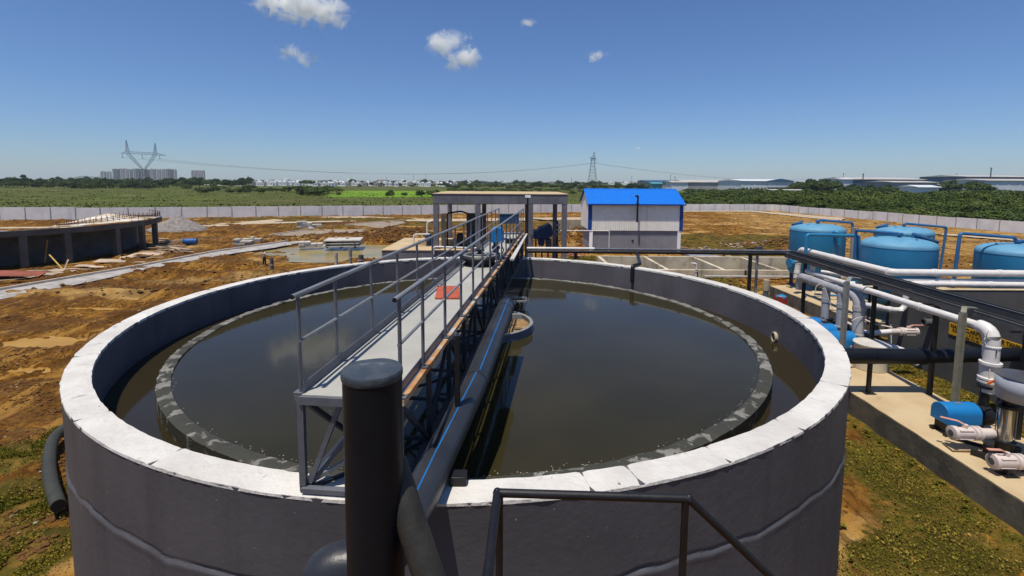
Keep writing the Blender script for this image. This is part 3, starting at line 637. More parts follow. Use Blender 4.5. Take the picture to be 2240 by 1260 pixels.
mb = MB(); mb.bb((MC.x - .17, MC.y - .2, 5.12), (MC.x + .10, MC.y + .2, 5.24)); mb.lathe([(0, .09), (.14, .09), (.14, .12), (.22, .12), (.22, .08), (MC.z - 5.34, .08)], (MC.x - .03, MC.y, 5.24), n=14)
mb.build('gearbox', NAVY, root)
mb = MB(); mb.tube([(MC.x + .12, MC.y, 5.5), (MC.x + .2, MC.y, 5.35), (MC.x + .14, MC.y, 5.2), (MC.x + .2, MC.y - .05, 5.1)], .018, 6); mb.build('conduit', BLACK, root)
c = P(1115, 525, 5.2); root = empty('hatch_ring', (c.x, c.y, 5.09), 'small black round hatch ring flat on the far end of the walkway', 'hatch')
mb = MB(); mb.lathe([(0, .17), (.12, .17), (.12, .22), (.16, .22)], (c.x, c.y, 5.09), n=20); mb.build('ring', BLACK, root); mb = MB(); mb.lathe([(0, .12), (.01, .12)], (c.x, c.y, 5.255), n=20); mb.build('lid', GALV, root)
c = P(1112, 500, 5.1); root = empty('control_box', (c.x, 20.9, 5.09), 'dark blue control box behind the railing at the far end of the walkway', 'box')
mb = MB(); mb.bb((c.x - .35, 20.6, 5.55), (c.x + .45, 21.1, 5.95)); mb.build('cabinet', NAVY, root, bevel=.02); mb = MB()
for x in (-.3, .4): mb.bb((c.x + x - .02, 20.8, 5.09), (c.x + x + .02, 20.84, 5.56))
mb.build('stand', STEEL, root); mb = MB(); mb.bb((c.x - .38, 20.57, 5.95), (c.x + .48, 21.13, 5.98)); mb.build('lid', GALV, root)
# side trough
a = Q(1120, 568, 14.0); b = Q(1151, 512, 20.9); root = empty('side_trough', (a + b) / 2, 'pale straight cable trough fixed along the right side of the walkway', 'trough')
mb = MB(); mb.bar(a, b, .12, .05); mb.build('channel', SLABM, root, smooth=False); mb = MB()
for t in (.08, .35, .62, .9):
    p = a.lerp(b, t); mb.bar(p + Vector((-.3, 0, -.03)), p + Vector((.02, 0, -.03)), .03)
mb.build('bracket', STEEL, root)
# ================================================================ BLACK PIPES IN FRONT
root = empty('influent_pipe', (-1.5, 3.9, 0), 'thick black pipe with a blue stripe running over the rim into the clarifier', 'pipe')
p_far = P(1107, 670, 4.58); p_mid = P(1040, 838, 4.38); p_near = P(955, 1011, 4.20)
p_end = P(905, 1120, 4.19); path = [p_far, p_mid, p_near, p_end] + arc(P(880, 1170, 4.19), P(850, 1225, 4.19), P(790, 1232, 4.19), 5) + arc(P(745, 1238, 4.18), P(690, 1245, 4.18), P(690, 1245, 4.18) + Vector((-.03, 0, -.35)), 6) + [P(690, 1245, 4.18) + Vector((-.03, 0, -4.3))]
RP = .180
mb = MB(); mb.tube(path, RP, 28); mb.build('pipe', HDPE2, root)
mb = MB(); mb.tube([p_far + (p_far - p_mid).normalized() * k for k in (-.02, .02)], RP + .012, 28); d_ = (p_mid - p_far).normalized()
for s_ in (.35, (p_mid - p_far).length): q = p_far + d_ * s_; mb.tube([q - d_ * .012, q + d_ * .012], RP + .006, 28)
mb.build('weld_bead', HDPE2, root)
def stripe(p, q, off, r=RP):
    d = (q - p).normalized(); side = d.cross(Vector((0, 0, 1))).normalized(); up = side.cross(d)
    o1 = (side * math.sin(off) + up * math.cos(off)); w1 = (side * math.cos(off) - up * math.sin(off)) * .009
    m_ = MB(); m_.add([p + o1 * (r + .003) - w1, p + o1 * (r + .003) + w1, q + o1 * (r + .003) + w1, q + o1 * (r + .003) - w1], [(0, 1, 2, 3)]); return m_
s1 = p_far.lerp(p_mid, .98)
# side vector sign: near end is towards the camera
stripe(s1, p_far, .30).build('blue_stripe', STRIPE, root, smooth=False)
stripe(p_near, p_mid, .12).build('blue_stripe', STRIPE, root, smooth=False)
stripe(p_end, p_near, .10).build('blue_stripe', STRIPE, root, smooth=False)
mb = MB(); mb.bb((-.66, 5.04, 4.0), (-.48, 5.2, 4.11)); tag(mb.build('wood_block', BLACK, bevel=.008), 'small dark block wedged beside the black pipe on the white rim', 'block')
root = empty('vent_pipe', (-.9, 3.1, 0), 'tall thick black pipe with a flat cap standing closest to the camera', 'pipe')
mb = MB(); mb.lathe([(-.2, .188), (6.03, .188)], (-.905, 3.1, 0), n=40); mb.build('pipe', HDPE, root)
mb = MB(); vs = []
mb.lathe([(6.03, .192), (6.045, .196), (6.075, .196), (6.085, .19), (6.086, .1), (6.084, .001)], (-.905, 3.1, 0), n=40)
mb.v = [(x + .004 * mnoise.noise(Vector((x * 20, y * 20, 0))), y + .004 * mnoise.noise(Vector((x * 20, y * 20, 9))), z + .005 * mnoise.noise(Vector((x * 9, y * 9, 3)))) for x, y, z in mb.v]
mb.build('cap', mat('cap_plastic', (.035, .045, .055), (.06, .07, .08), .45, 9, .5, 20, c3=(.13, .14, .15), s3=7, t3=.62), root)
mb = MB(); mb.tube([Q(858, 1010, 3.22), Q(905, 1160, 3.05), Q(985, 1400, 2.85)], .10, 18); mb.build('brace_pipe', mat('dusty_pipe', (.035, .032, .026), (.018, .017, .014), .6, 3, .3, 20), root)
root = empty('stand_pipe', (-.66, 6.05, 4.2), 'thin open black standpipe rising between the truss and the big black pipe', 'pipe')
t_ = Q(1000, 733, 6.0); mb = MB(); mb.lathe([(0, .035), (t_.z - 4.35, .035), (t_.z - 4.35, .028), (t_.z - 4.5, .028)], (t_.x, t_.y, 4.35), n=14); mb.build('tube', BLACK, root)
mb = MB(); mb.lathe([(0, .036), (.006, .036), (.006, .028), (0, .028)], (t_.x, t_.y, t_.z), n=14, cap=False); mb.build('rim', STEEL, root)
# stair railing
root = empty('stair_railing', (.5, 2.6, 4.5), 'black tubular stair handrail at the bottom of the picture', 'railing')
a = Q(1088, 1078, 2.6); b = Q(1507, 1091, 2.6); c_ = b + Vector((.75, 0, -.72))
mb = MB(); mb.tube([a, b], .0235, 14); mb.build('top_rail', BLACK, root)
mb = MB(); mb.tube([b, c_, c_ + (c_ - b) * 1.5], .0235, 14); mb.build('sloping_rail', BLACK, root)
mb = MB(); mb.tube([a, Vector((a.x - .045, 1.55, a.z + .0))], .0235, 14); mb.build('return_rail', BLACK, root)
for q in (a + Vector((.012, 0, 0)), b + Vector((-.02, 0, 0)), c_ + Vector((.5, 0, -.5))):
    mb = MB(); mb.tube([q, Vector((q.x, q.y, 3.3))], .021, 12); mb.build('post', BLACK, root)
for q in (a, b): mb = MB(); mb.lathe([(-.026, .01), (-.018, .02), (0, .0265), (.018, .02), (.026, .01)], q, n=12); mb.build('weld_knuckle', BLACK, root)

# flecks of foam and leaves drifting against the near weir
fl = MB(); random.seed(31)
for k in range(170):
    th = random.gauss(0, .55); r = 6.90 - abs(random.gauss(0, .05)) if random.random() < .9 else random.uniform(2, 6.8); x, y = TC.x + r * math.sin(th), TC.y - r * math.cos(th); s_ = random.uniform(.004, .012); a = random.uniform(0, 3)
    fl.add([(x + s_ * math.cos(a + q * 1.57), y + s_ * math.sin(a + q * 1.57), 3.332) for q in range(4)], [(0, 1, 2, 3)])
tag(fl.build('scum_flecks', mat('foam', (.55, .50, .40), (.30, .26, .17), .9, 20), smooth=False), 'pale flecks of foam floating along the near weir', 'scum', kind='stuff')
# ================================================================ RIGHT SIDE PLANT
BEFORE = set(o.name for o in COL.objects)
PZ = .70
root = empty('equipment_plinth', (12.2, 16, 0), 'tan concrete plinth with a dark edge under the pumps beside the clarifier', 'plinth')
def plinth(root, poly, z, nm='slab'):
    n_ = len(poly); m_ = MB(); sub = []
    for i in range(n_):
        a, b = Vector((*poly[i], 0)), Vector((*poly[(i + 1) % n_], 0)); k = max(1, int((b - a).length / .22))
        for j in range(k): sub.append(a.lerp(b, j / k))
    js = [(.022 * mnoise.noise(p * 3.1), .022 * mnoise.noise(p * 2.7 + Vector((9, 9, 9)))) for p in sub]
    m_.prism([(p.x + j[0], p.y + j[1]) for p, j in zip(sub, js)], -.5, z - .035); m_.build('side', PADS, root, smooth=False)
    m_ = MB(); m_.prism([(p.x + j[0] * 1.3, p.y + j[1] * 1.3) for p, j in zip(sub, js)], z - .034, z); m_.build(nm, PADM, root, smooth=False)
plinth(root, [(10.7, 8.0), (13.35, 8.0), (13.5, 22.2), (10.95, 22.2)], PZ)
root = empty('tank_plinth', (21, 28, 0), 'tan concrete plinth with a worn edge under the blue filter tanks', 'plinth')
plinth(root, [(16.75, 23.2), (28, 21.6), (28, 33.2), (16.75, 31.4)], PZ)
# clarified water tank
CW0, CW1, CY0, CY1, CZ = 16.3, 22.5, 14.9, 21.1, 2.82
root = empty('concrete_water_tank', (19.4, 18, 0), 'dark grey open topped concrete water tank with a yellow sign on its side', 'tank')
mb = MB(); mb.bb((CW0, CY0, -.3), (CW0 + .2, CY1, CZ)); mb.build('side_wall', CONCD, root, bevel=.015)
mb = MB(); mb.bb((CW0 + .202, CY1 - .2, -.3), (CW1, CY1, CZ - .01)); mb.build('rear_wall', mat('tank_inner', (.115, .105, .095), (.085, .08, .075), .9, .6, .3, 8, streak=.4, ssc=1.5), root)
mb = MB(); mb.bb((CW1 - .2, CY0, -.3), (CW1 - .003, CY1 - .203, CZ - .02)); mb.build('side_wall', CONCD, root)
mb = MB(); mb.bb((CW0 + .202, CY0 + .004, -.3), (CW1 - .203, CY0 + .2, CZ - .03)); mb.build('front_wall', CONCD, root)
mb = MB(); mb.bb((CW0 - .01, CY1 - .22, CZ - .002), (CW1, CY1 + .02, CZ + .04)); mb.build('coping', PADM, root, bevel=.01)
mb = MB(); mb.bb((CW0 + .2, CY0 + .2, 1.3), (CW1 - .2, CY1 - .2, 1.34)); mb.build('water_surface', DWAT, root)
mb = MB(); mb.lathe([(0, .13), (.35, .13), (.35, .17), (.40, .17), (.40, .10), (.32, .10)], (CW0, 18.9, 2.0), (-1, 0, 0), 18); mb.build('outlet_stub', CONCD, root)
# sign on the tank
root = empty('tank_sign', (CW0 - .03, 16.75, 1.78), 'long yellow metal sign with dark lettering on the dark tank wall', 'sign')
S0, S1, SZ0, SZ1 = 15.45, 18.2, 1.77, 2.21
mb = MB(); mb.bb((CW0 - .028, S0, SZ0), (CW0 - .006, S1, SZ1)); mb.build('panel', YEL, root, bevel=.004)
def text(body, h, y, z, root, m, bold=.012, sx=1.0, ext=.002, rot=(R_(90), 0, R_(-90)), x=None, name='lettering'):
    cu = bpy.data.curves.new('t', 'FONT'); cu.body = body; cu.size = h; cu.offset = bold * h; cu.extrude = ext
    ob = bpy.data.objects.new('t', cu); COL.objects.link(ob); bpy.context.view_layer.update()
    me = bpy.data.meshes.new_from_object(ob.evaluated_get(bpy.context.evaluated_depsgraph_get())); bpy.data.objects.remove(ob)
    me.materials.clear(); me.materials.append(m)
    o = bpy.data.objects.new(name, me); COL.objects.link(o); o.parent = root
    pl = Vector((x if x is not None else CW0 - .031, y, z)); o.location = pl - WL[root.name]; o.rotation_euler = rot; o.scale = (sx, 1, 1); WL[o.name] = pl
    return o
text('NAME: CLARIFIED WATER TANK', .20, 18.13, 2.04, root, INK, sx=.86, bold=.03)
text('SIZE: 6.0M L X 6.1M W X 1.5M LD + 1.0M', .125, 18.05, 1.915, root, INK, sx=.98, bold=.02)
text('VOLUME: 73.2 M3', .105, 17.75, 1.80, root, INK, sx=.95, bold=.02)
# ---------------- filter tanks
def filter_tank(c, r, z0, zs, zt, label, man_az, name='filter_tank', ms=1.0):
    root = empty(name, (c[0], c[1], PZ), label, 'tank', 'blue pressure filter tanks on the plinth')
    C0 = Vector((c[0], c[1], 0)); m_ = MB(); pr = [(z0 - .42, .02), (z0 - .40, .5 * r), (z0 - .28, .8 * r), (z0 - .12, .95 * r), (z0, r)]
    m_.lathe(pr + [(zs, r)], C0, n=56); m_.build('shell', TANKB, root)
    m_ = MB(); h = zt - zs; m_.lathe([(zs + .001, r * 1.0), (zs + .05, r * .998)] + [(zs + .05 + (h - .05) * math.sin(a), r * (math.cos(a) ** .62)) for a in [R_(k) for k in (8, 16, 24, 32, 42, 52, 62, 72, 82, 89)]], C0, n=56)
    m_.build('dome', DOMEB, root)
    m_ = MB(); m_.lathe([(zs - .012, r), (zs - .008, r + .012), (zs + .008, r + .012), (zs + .012, r)], C0, n=56, cap=False); m_.lathe([(z0 - .01, r), (z0 - .006, r + .012), (z0 + .008, r + .012), (z0 + .012, r)], C0, n=56, cap=False); m_.build('weld_seam', PIPEB, root)
    for k in range(4):
        a = R_(45 + 90 * k); m_ = MB(); p = C0 + Vector((math.cos(a) * r * .86, math.sin(a) * r * .86, 0))
        m_.bar(p + Vector((0, 0, z0 + .15)), p + Vector((0, 0, PZ + .03)), .34, .14, up=(math.cos(a), math.sin(a), 0)); m_.box(p + Vector((0, 0, PZ + .02)), (.5, .5, .04), a); m_.build('leg', NAVY, root, smooth=False)
    a = R_(man_az); d = Vector((math.cos(a), math.sin(a), 0)); nrm = (d * .42 + Vector((0, 0, 1))).normalized(); p = C0 + d * r * .68 + Vector((0, 0, zs + h * .62))
    mh = MB(); mh.lathe([(-.2, .26 * ms), (.12, .26 * ms), (.12, .36 * ms), (.16, .36 * ms), (.165, .34 * ms), (.17, .36 * ms), (.21, .36 * ms), (.21, .1)], p, nrm, 30); mo = mh.build('manhole', PIPEB, root)
    sx_ = nrm.cross(Vector((0, 0, 1))).normalized(); sy_ = nrm.cross(sx_)
    m_ = MB()
    for k in range(12):
        b_ = 2 * math.pi * k / 12; m_.lathe([(.205, .028 * ms), (.245, .028 * ms)], p + (sx_ * math.cos(b_) + sy_ * math.sin(b_)) * .315 * ms, nrm, 6)
    m_.build('bolts', GALV, mo)['kind'] = 'stuff'
    for b_ in (40, 160, 280):
        a = R_(b_ + man_az * .3); q = C0 + Vector((math.cos(a), math.sin(a), 0)) * r * .6 + Vector((0, 0, zs + h * .78)); m_ = MB()
        m_.tube([q + Vector((-.05, 0, -.03)), q + Vector((-.05, 0, .07)), q + Vector((.0, 0, .12)), q + Vector((.05, 0, .07)), q + Vector((.05, 0, -.03))], .017, 6); m_.build('lifting_lug', PIPEB, root)
    m_ = MB(); m_.lathe([(zt - .05, .085), (zt + .12, .085), (zt + .12, .15), (zt + .16, .15)], C0, n=16); m_.build('top_nozzle', PIPEB, root)
    return root
T1 = filter_tank((19.35, 31.0), 1.54, 1.75, 4.34, 4.78, 'blue filter tank standing farthest left, with a round side flange', 150)
T4 = filter_tank((24.9, 31.1), 1.54, 1.75, 4.2, 4.62, 'blue filter tank standing at the back, half hidden behind the middle tank', 150)
T2 = filter_tank((19.1, 24.1), 1.54, 1.75, 4.24, 4.69, 'big blue filter tank in the middle, with its bolted hatch facing right', -12, ms=1.55)
T3 = filter_tank((24.2, 23.3), 1.54, 1.75, 4.05, 4.50, 'blue filter tank farthest right, cut off by the edge of the view', 30)
m_ = MB(); m_.lathe([(0, .17), (.38, .17), (.38, .29), (.45, .29), (.45, .12)], Vector((17.85, 30.6, 2.33)), (-1, -.15, 0), 22); m_.build('side_flange', TANKB, T1)
m_ = MB(); q = Q(1826, 508, 29.4); m_.tube(bendpath([q + Vector((0, .5, 0)), q + Vector((0, -.15, 0)), q + Vector((.22, -.15, 0)), q + Vector((.22, -.15, -.75))], .14), .10, 12); m_.build('elbow_pipe', TANKB, T1)
# blue vent pipes
def bpipe(name, pts, r, label, m=PIPEB, cat='pipe', group=None, rad=.16, n=10, flange=None):
    root = empty(name, (pts[0][0], pts[0][1], min(p[2] for p in pts)), label, cat, group)
    m_ = MB(); m_.tube(bendpath(pts, rad), r, n); m_.build('pipe', m, root)
    if flange:
        for q in flange: m_ = MB(); m_.lathe([(-.03, r * 1.9), (.03, r * 1.9)], q, n=14); m_.build('flange', m, root)
    return root
t = Vector((19.35, 31.0, 0))
def zof(py, Y): return CAMH - (py - 398.5) / FPX * Y
bpipe('vent_pipe', [(19.35, 31, 4.9), (19.35, 31, zof(478, 31)), (21.55, 31, zof(483, 31) - .0), (21.65, 31, .8)], .075, 'blue vent pipe looping off the top of the farthest left filter tank', flange=[(19.35, 31, 4.97)])
q = Q(1873, 503, 27.5); q2 = Vector((19.1, 24.1, 0))
bpipe('vent_pipe', [(q.x, q.y, .8), (q.x, q.y, zof(500, 27.5)), (19.1, 24.1, zof(507, 24.1)), (19.1, 24.1, 4.8)], .078, 'blue vent pipe running to the top of the middle filter tank', flange=[(19.1, 24.1, 4.88)])
a = Q(1765, 515, 27.6); b = Q(1879, 516, 27.6)
bpipe('pipe_loop', [(a.x, a.y, .05), (a.x, a.y, zof(510, 27.6)), (b.x, b.y, zof(512, 27.6)), (b.x, b.y, .8)], .095, 'bright blue square pipe loop in front of the farthest left filter tank', TANKB)
a = Q(1978, 490, 31.1); b = Q(2066, 492, 31.1)
bpipe('vent_pipe', [(24.9, 31.1, 4.7), (24.9, 31.1, zof(484, 31.1)), (b.x + .15, 31.1, zof(492, 31.1)), (b.x - .1, 31.1, .8)], .075, 'blue vent pipe off the top of the back filter tank, dropping behind the middle tank')
a = Q(2100, 510, 23.3)
bpipe('vent_pipe', [(a.x - .15, 23.3, .8), (a.x, 23.3, zof(505, 23.3)), (24.0, 23.3, zof(514, 23.3)), (24.1, 23.3, 4.5)], .078, 'blue vent pipe rising between the middle and right filter tanks', flange=[(24.1, 23.3, 4.62)])
a = Q(1868, 500, 28.6)
bpipe('lattice_pole', [(a.x, 28.6, .7), (a.x, 28.6, zof(494, 28.6))], .13, 'grey galvanised pole beside the farthest left filter tank', GALV, 'pole')
# ---------------- white pipes
def wp(name, pts, r, label, m=PVC, collars=(), brackets=(), rad=None, group=None):
    root = empty(name, (pts[0][0], pts[0][1], min(p[2] for p in pts)), label, 'pipe', group)
    P_ = bendpath(pts, rad or r * 2.0) if len(pts) > 2 else [Vector(p) for p in pts]
    m_ = MB(); m_.tube(P_, r, 18); m_.build('pipe', m, root)
    for (s_, t_) in collars:
        a_, b_ = Vector(pts[s_]), Vector(pts[s_ + 1]); d = (b_ - a_).normalized(); q_ = a_.lerp(b_, t_)
        m_ = MB(); m_.lathe([(-.09, r + .002), (-.085, r + .018), (.085, r + .018), (.09, r + .002)], q_, d, 18); m_.build('coupling', m, root)
    return root
wp('header_pipe', [(17.0, 29.2, 1.7), (17.15, 29.2, 3.42), (16.95, 21.9, 3.38), (27.5, 21.75, 3.36)], .155, 'upper long white plastic pipe crossing in front of the blue filter tanks', collars=((0, .2), (0, .55), (1, .42), (1, .97), (2, .18), (2, .45), (2, .62)))
wp('header_pipe', [(17.3, 28.2, 1.8), (17.35, 28.2, 3.02), (17.05, 22.6, 3.0)], .12, 'short white pipe sloping away below the upper long white pipe', collars=((0, .3), (0, .7), (1, .5)))
wp('header_pipe', [(17.15, 21.45, 2.3), (17.35, 21.45, 2.97), (27.5, 21.40, 2.94)], .125, 'lower long white plastic pipe running along the coping of the dark tank', collars=((1, .1), (1, .35), (1, .62)), group=None)
wp('header_pipe', [(16.2, 21.95, 3.02), (27.5, 21.9, 3.0)], .10, 'thin white pipe between the two long white pipes', collars=((0, .3),))
wp('suction_pipe', [(13.2, 22.4, 2.5), (13.15, 22.4, 3.10), (13.02, 18.35, 3.10), (13.0, 18.3, 1.65)], .20, 'thick grey plastic pipe bending down onto the nearest of the three rear pumps', PVCG, collars=((1, .25), (1, .7), (2, .3)))
for X_, Y_, lb in ((12.98, 20.25, 'grey plastic riser pipe farthest back above the rear pumps'), (12.98, 19.3, 'grey plastic riser pipe in the middle above the rear pumps')):
    wp('riser_pipe', [(X_, Y_, 3.0), (X_, Y_, 1.65)], .15, lb, PVCG, collars=((0, .35),))
wp('delivery_pipe', [(13.2, 22.0, 3.41), (12.6, 13.0, 3.52), (12.62, 12.96, 2.75)], .105, 'long white pipe sloping along the cable tray and turning down onto a valve', PVC, collars=((0, .45), (0, .74)), rad=.35)
m_ = MB(); m_.tube(bendpath([(12.6, 13.3, 3.515), (12.61, 12.96, 3.50), (12.62, 12.93, 3.1), (12.62, 12.93, 2.68)], .28), .170, 22)
r_ = empty('pipe_elbow', (12.62, 12.93, 2.68), 'fat white plastic elbow turning down onto the valve with an orange lever', 'pipe'); m_.build('elbow', PVC, r_)
m_ = MB(); m_.lathe([(-.01, .172), (0, .184), (.03, .184), (.04, .172)], (12.62, 12.93, 3.06), n=24); m_.build('coupling', PVC, r_)
# black flow arrow on the elbow
m_ = MB(); yA = 12.93 - .176; xA = 12.62 - .05; m_.add([(xA - .012, yA, 2.84), (xA + .012, yA, 2.84), (xA + .012, yA, 2.97), (xA - .012, yA, 2.97), (xA - .035, yA, 2.97), (xA + .035, yA, 2.97), (xA, yA, 3.03)], [(0, 1, 2, 3), (4, 5, 6)]); m_.build('arrow_mark', INK, r_, smooth=False)
wp('branch_pipe', [(14.35, 20.0, 2.4), (15.7, 20.05, 2.15), (16.1, 20.05, 2.2), (16.12, 20.05, 2.9)], .11, 'white pipe with an elbow against the far corner of the dark tank', collars=((0, .4), (0, .85)))
# valves
def valve(name, p, d, r, label, L_=.62, hm=PINK, hdir=(0, 0, 1), body=PVCP, hl=.42, hend=None):
    p = Vector(p); d = Vector(d).normalized(); hd = Vector(hdir).normalized()
    root = empty(name, p, label, 'valve'); k = L_ / .62
    m_ = MB(); m_.lathe([(-.01 * k, r * .62), (0, r), (.05 * k, r), (.05 * k, r * .80), (.30 * k, r * .82)], p, d, 24); m_.build('end_union', body, root)
    m_ = MB(); m_.lathe([(0, r * .45), (-.012, r * .45)], p + d * -.008, d, 16); m_.build('bore', CONCD, root)
    m_ = MB(); m_.lathe([(.30 * k, r * .82), (.31 * k, r * 1.02), (.345 * k, r * 1.02), (.35 * k, r * .86), (.375 * k, r * .86), (.38 * k, r * 1.02), (.415 * k, r * 1.02), (.42 * k, r * .70), (.62 * k, r * .70)], p, d, 24); m_.build('body', body, root)
    sd = d.cross(hd).normalized()
    for a in range(4):
        b_ = R_(45 + 90 * a); o_ = (sd * math.cos(b_) + hd * math.sin(b_)) * r * .82; m_ = MB(); m_.bar(p + d * .07 * k + o_, p + d * .28 * k + o_, .02 * k, .03 * k, up=o_); m_.build('rib', body, root)
    s0 = p + d * .2 * k; m_ = MB(); m_.lathe([(r * .75, .035 * k), (r * 1.28, .035 * k)], s0, hd, 12); m_.build('stem', body, root)
    e = Vector(hend).normalized() if hend else -d; h0 = s0 + hd * r * 1.2; h1 = h0 + e * hl * .3 + hd * .06; h2 = h0 + e * hl + hd * .06
    m_ = MB(); m_.bar(h0, h1, .055 * k, .02, up=hd); m_.bar(h1, h2, .05 * k, .022, up=hd); m_.build('handle', hm, root, bevel=.004)
    return root
valve('ball_valve', (10.93, 12.05, 1.17), (1, -.02, 0), .17, 'white level ball valve with a pink lever in front of the nearest blue pump', 1.0, hl=.48, hend=(-.6, .5, 0))
valve('ball_valve', (11.02, 11.1, 1.0), (1, -.02, 0), .17, 'white ball valve with a pale pink lever, nearest the bottom right corner', 1.0, hl=.42, hend=(-1, .1, 0))
valve('ball_valve', (12.62, 12.93, 2.66), (0, 0, -1), .235, 'big upright white valve with an orange lever under the white elbow', .82, ORANGE, (0, -1, 0), PVC, .45, hend=(-.85, -.1, -.35))
valve('ball_valve', (13.0, 18.3, 1.72), (0, 0, -1), .22, 'grey upright valve with a pink lever on the nearest rear pump', .7, PINK, (-.3, -1, 0), PVCG, .5, hend=(-.9, -.2, -.3))
valve('ball_valve', (12.98, 19.3, 1.72), (0, 0, -1), .19, 'grey upright valve with a pink lever on the middle rear pump', .7, PINK, (-.3, -1, 0), PVCG, .5, hend=(-.9, -.2, -.3))
valve('ball_valve', (12.98, 20.25, 1.72), (0, 0, -1), .17, 'grey upright valve with a pink lever on the farthest rear pump', .7, PINK, (-.3, -1, 0), PVCG, .5, hend=(-.9, -.2, -.3))
valve('ball_valve', (15.35, 18.5, 1.74), (-1, 0, 0), .16, 'white horizontal valve with a pink lever against the dark tank wall', 1.0, PINK, (0, 0, 1), PVCP, .55, hend=(1, 0, 0))
wp('valve_tail', [(14.4, 18.5, 1.74), (13.3, 18.45, 1.66)], .10, 'pale pipe stub joining the rear valve to the blue pump group')
wp('suction_elbow', [(13.35, 17.9, 1.42), (14.3, 17.6, 1.25), (14.6, 17.55, .85)], .15, 'cream elbow pipe behind the white round dosing tank', PVC, collars=((0, .3), (0, .6)))
# pumps with blue guards
def pump(c, label, sc=1.0, L_=1.05, riser=None):
    c = Vector(c); root = empty('pump', c, label, 'pump'); s = sc
    m_ = MB(); pr = [(.30 * s, 0.0), (.30 * s, .28 * s)] + [(.30 * s * math.cos(R_(a)), .28 * s + .26 * s * math.sin(R_(a))) for a in range(15, 180, 15)] + [(-.30 * s, .28 * s), (-.30 * s, 0)]
    B_ = c + Vector((0, 0, .36 * s)); rs = [[B_ + Vector((y, x, z)) for x, z in pr] for y in (-L_ / 2 * s, L_ / 2 * s)]; m_.rings(rs); m_.build('motor_cover', GUARD, root, bevel=.015)
    m_ = MB(); m_.bar(c + Vector((-.5 * s, -.22 * s, .05)), c + Vector((1.0 * s, -.22 * s, .05)), .09, .1); m_.build('base_rail', BLACK, root)
    m_ = MB(); m_.bar(c + Vector((-.5 * s, .22 * s, .05)), c + Vector((1.0 * s, .22 * s, .05)), .09, .1); m_.build('base_rail', BLACK, root)
    for x in (-.35, .3): m_ = MB(); m_.bb(c + Vector((x * s - .04, -.24 * s, .1)), c + Vector((x * s + .04, .24 * s, .36 * s))); m_.build('foot', BLACK, root)
    m_ = MB(); m_.lathe([(.53 * s, .08 * s), (.62 * s, .08 * s), (.62 * s, .25 * s), (.66 * s, .30 * s), (.86 * s, .30 * s), (.9 * s, .25 * s), (.9 * s, .12 * s), (1.05 * s, .12 * s), (1.05 * s, .18 * s), (1.09 * s, .18 * s)], c + Vector((0, 0, .55 * s)), (1, 0, 0), 26); m_.build('volute', BLACK, root)
    zt_ = riser or 1.0; m_ = MB(); x_ = c + Vector((.76 * s, 0, .55 * s)); m_.lathe([(0, .13 * s), (zt_ - .1, .11 * s), (zt_ - .1, .2 * s), (zt_ - .04, .2 * s)], x_, n=20); m_.build('discharge_neck', BLACK, root)
    m_ = MB(); m_.bar(c + Vector((-.1 * s, -.04, .905 * s)), c + Vector((.05 * s, -.04, .905 * s)), .05, .02); m_.build('vent_plate', GALV, root)
    return root
pump((11.86, 12.95, PZ), 'blue covered pump with a black casing under the orange lever valve, nearest the camera', .92, .98, .85)
pump((12.3, 18.3, PZ + .1), 'blue covered pump of the rear row, nearest the white dosing tank', 1.12, .8, .35)
pump((12.28, 19.3, PZ + .1), 'blue covered pump in the middle of the rear row', 1.1, .8, .4)
pump((12.26, 20.25, PZ + .1), 'blue covered pump at the far end of the rear row', 1.1, .8, .4)
root = empty('vertical_pump', (12.1, 11.9, PZ), 'upright stainless steel pump on a black base under a grey rain hood', 'pump')
c = Vector((12.1, 11.9, PZ)); m_ = MB(); m_.lathe([(.38, .15), (1.2, .15)], c, n=26); m_.build('barrel', CHROME, root)
m_ = MB(); m_.lathe([(1.2, .15), (1.2, .21), (1.27, .21), (1.27, .13), (1.62, .13)], c, n=22); m_.build('coupling', BLACK, root)
m_ = MB(); m_.lathe([(.0, .24), (.06, .24), (.06, .17), (.30, .19), (.34, .22), (.38, .22)], c, n=22); m_.build('foot_casting', BLACK, root)
for k in range(4):
    a = R_(45 + 90 * k); m_ = MB(); m_.tube([c + Vector((.175 * math.cos(a), .175 * math.sin(a), .36)), c + Vector((.175 * math.cos(a), .175 * math.sin(a), 1.24))], .011, 6); m_.build('tie_rod', GALV, root)
root = empty('rain_hood', (12.27, 11.75, 2.2), 'pale grey sheet metal rain hood over the upright pump at the right edge', 'hood')
m_ = MB(); pr = [(2.14, .50), (2.72, .52)]
m_.lathe([(1.47 + PZ, .47), (2.03 + PZ, .525)], (12.27, 11.75, 0), n=44, cap=False); hood = m_.build('skirt', HOODM, root)
sm = hood.modifiers.new('solid', 'SOLIDIFY'); sm.thickness = .008
m_ = MB(); m_.lathe([(2.026 + PZ, .53), (2.04 + PZ, .53), (2.045 + PZ, .50)], (12.27, 11.75, 0), n=44); m_.build('lid', TRAYM, root)
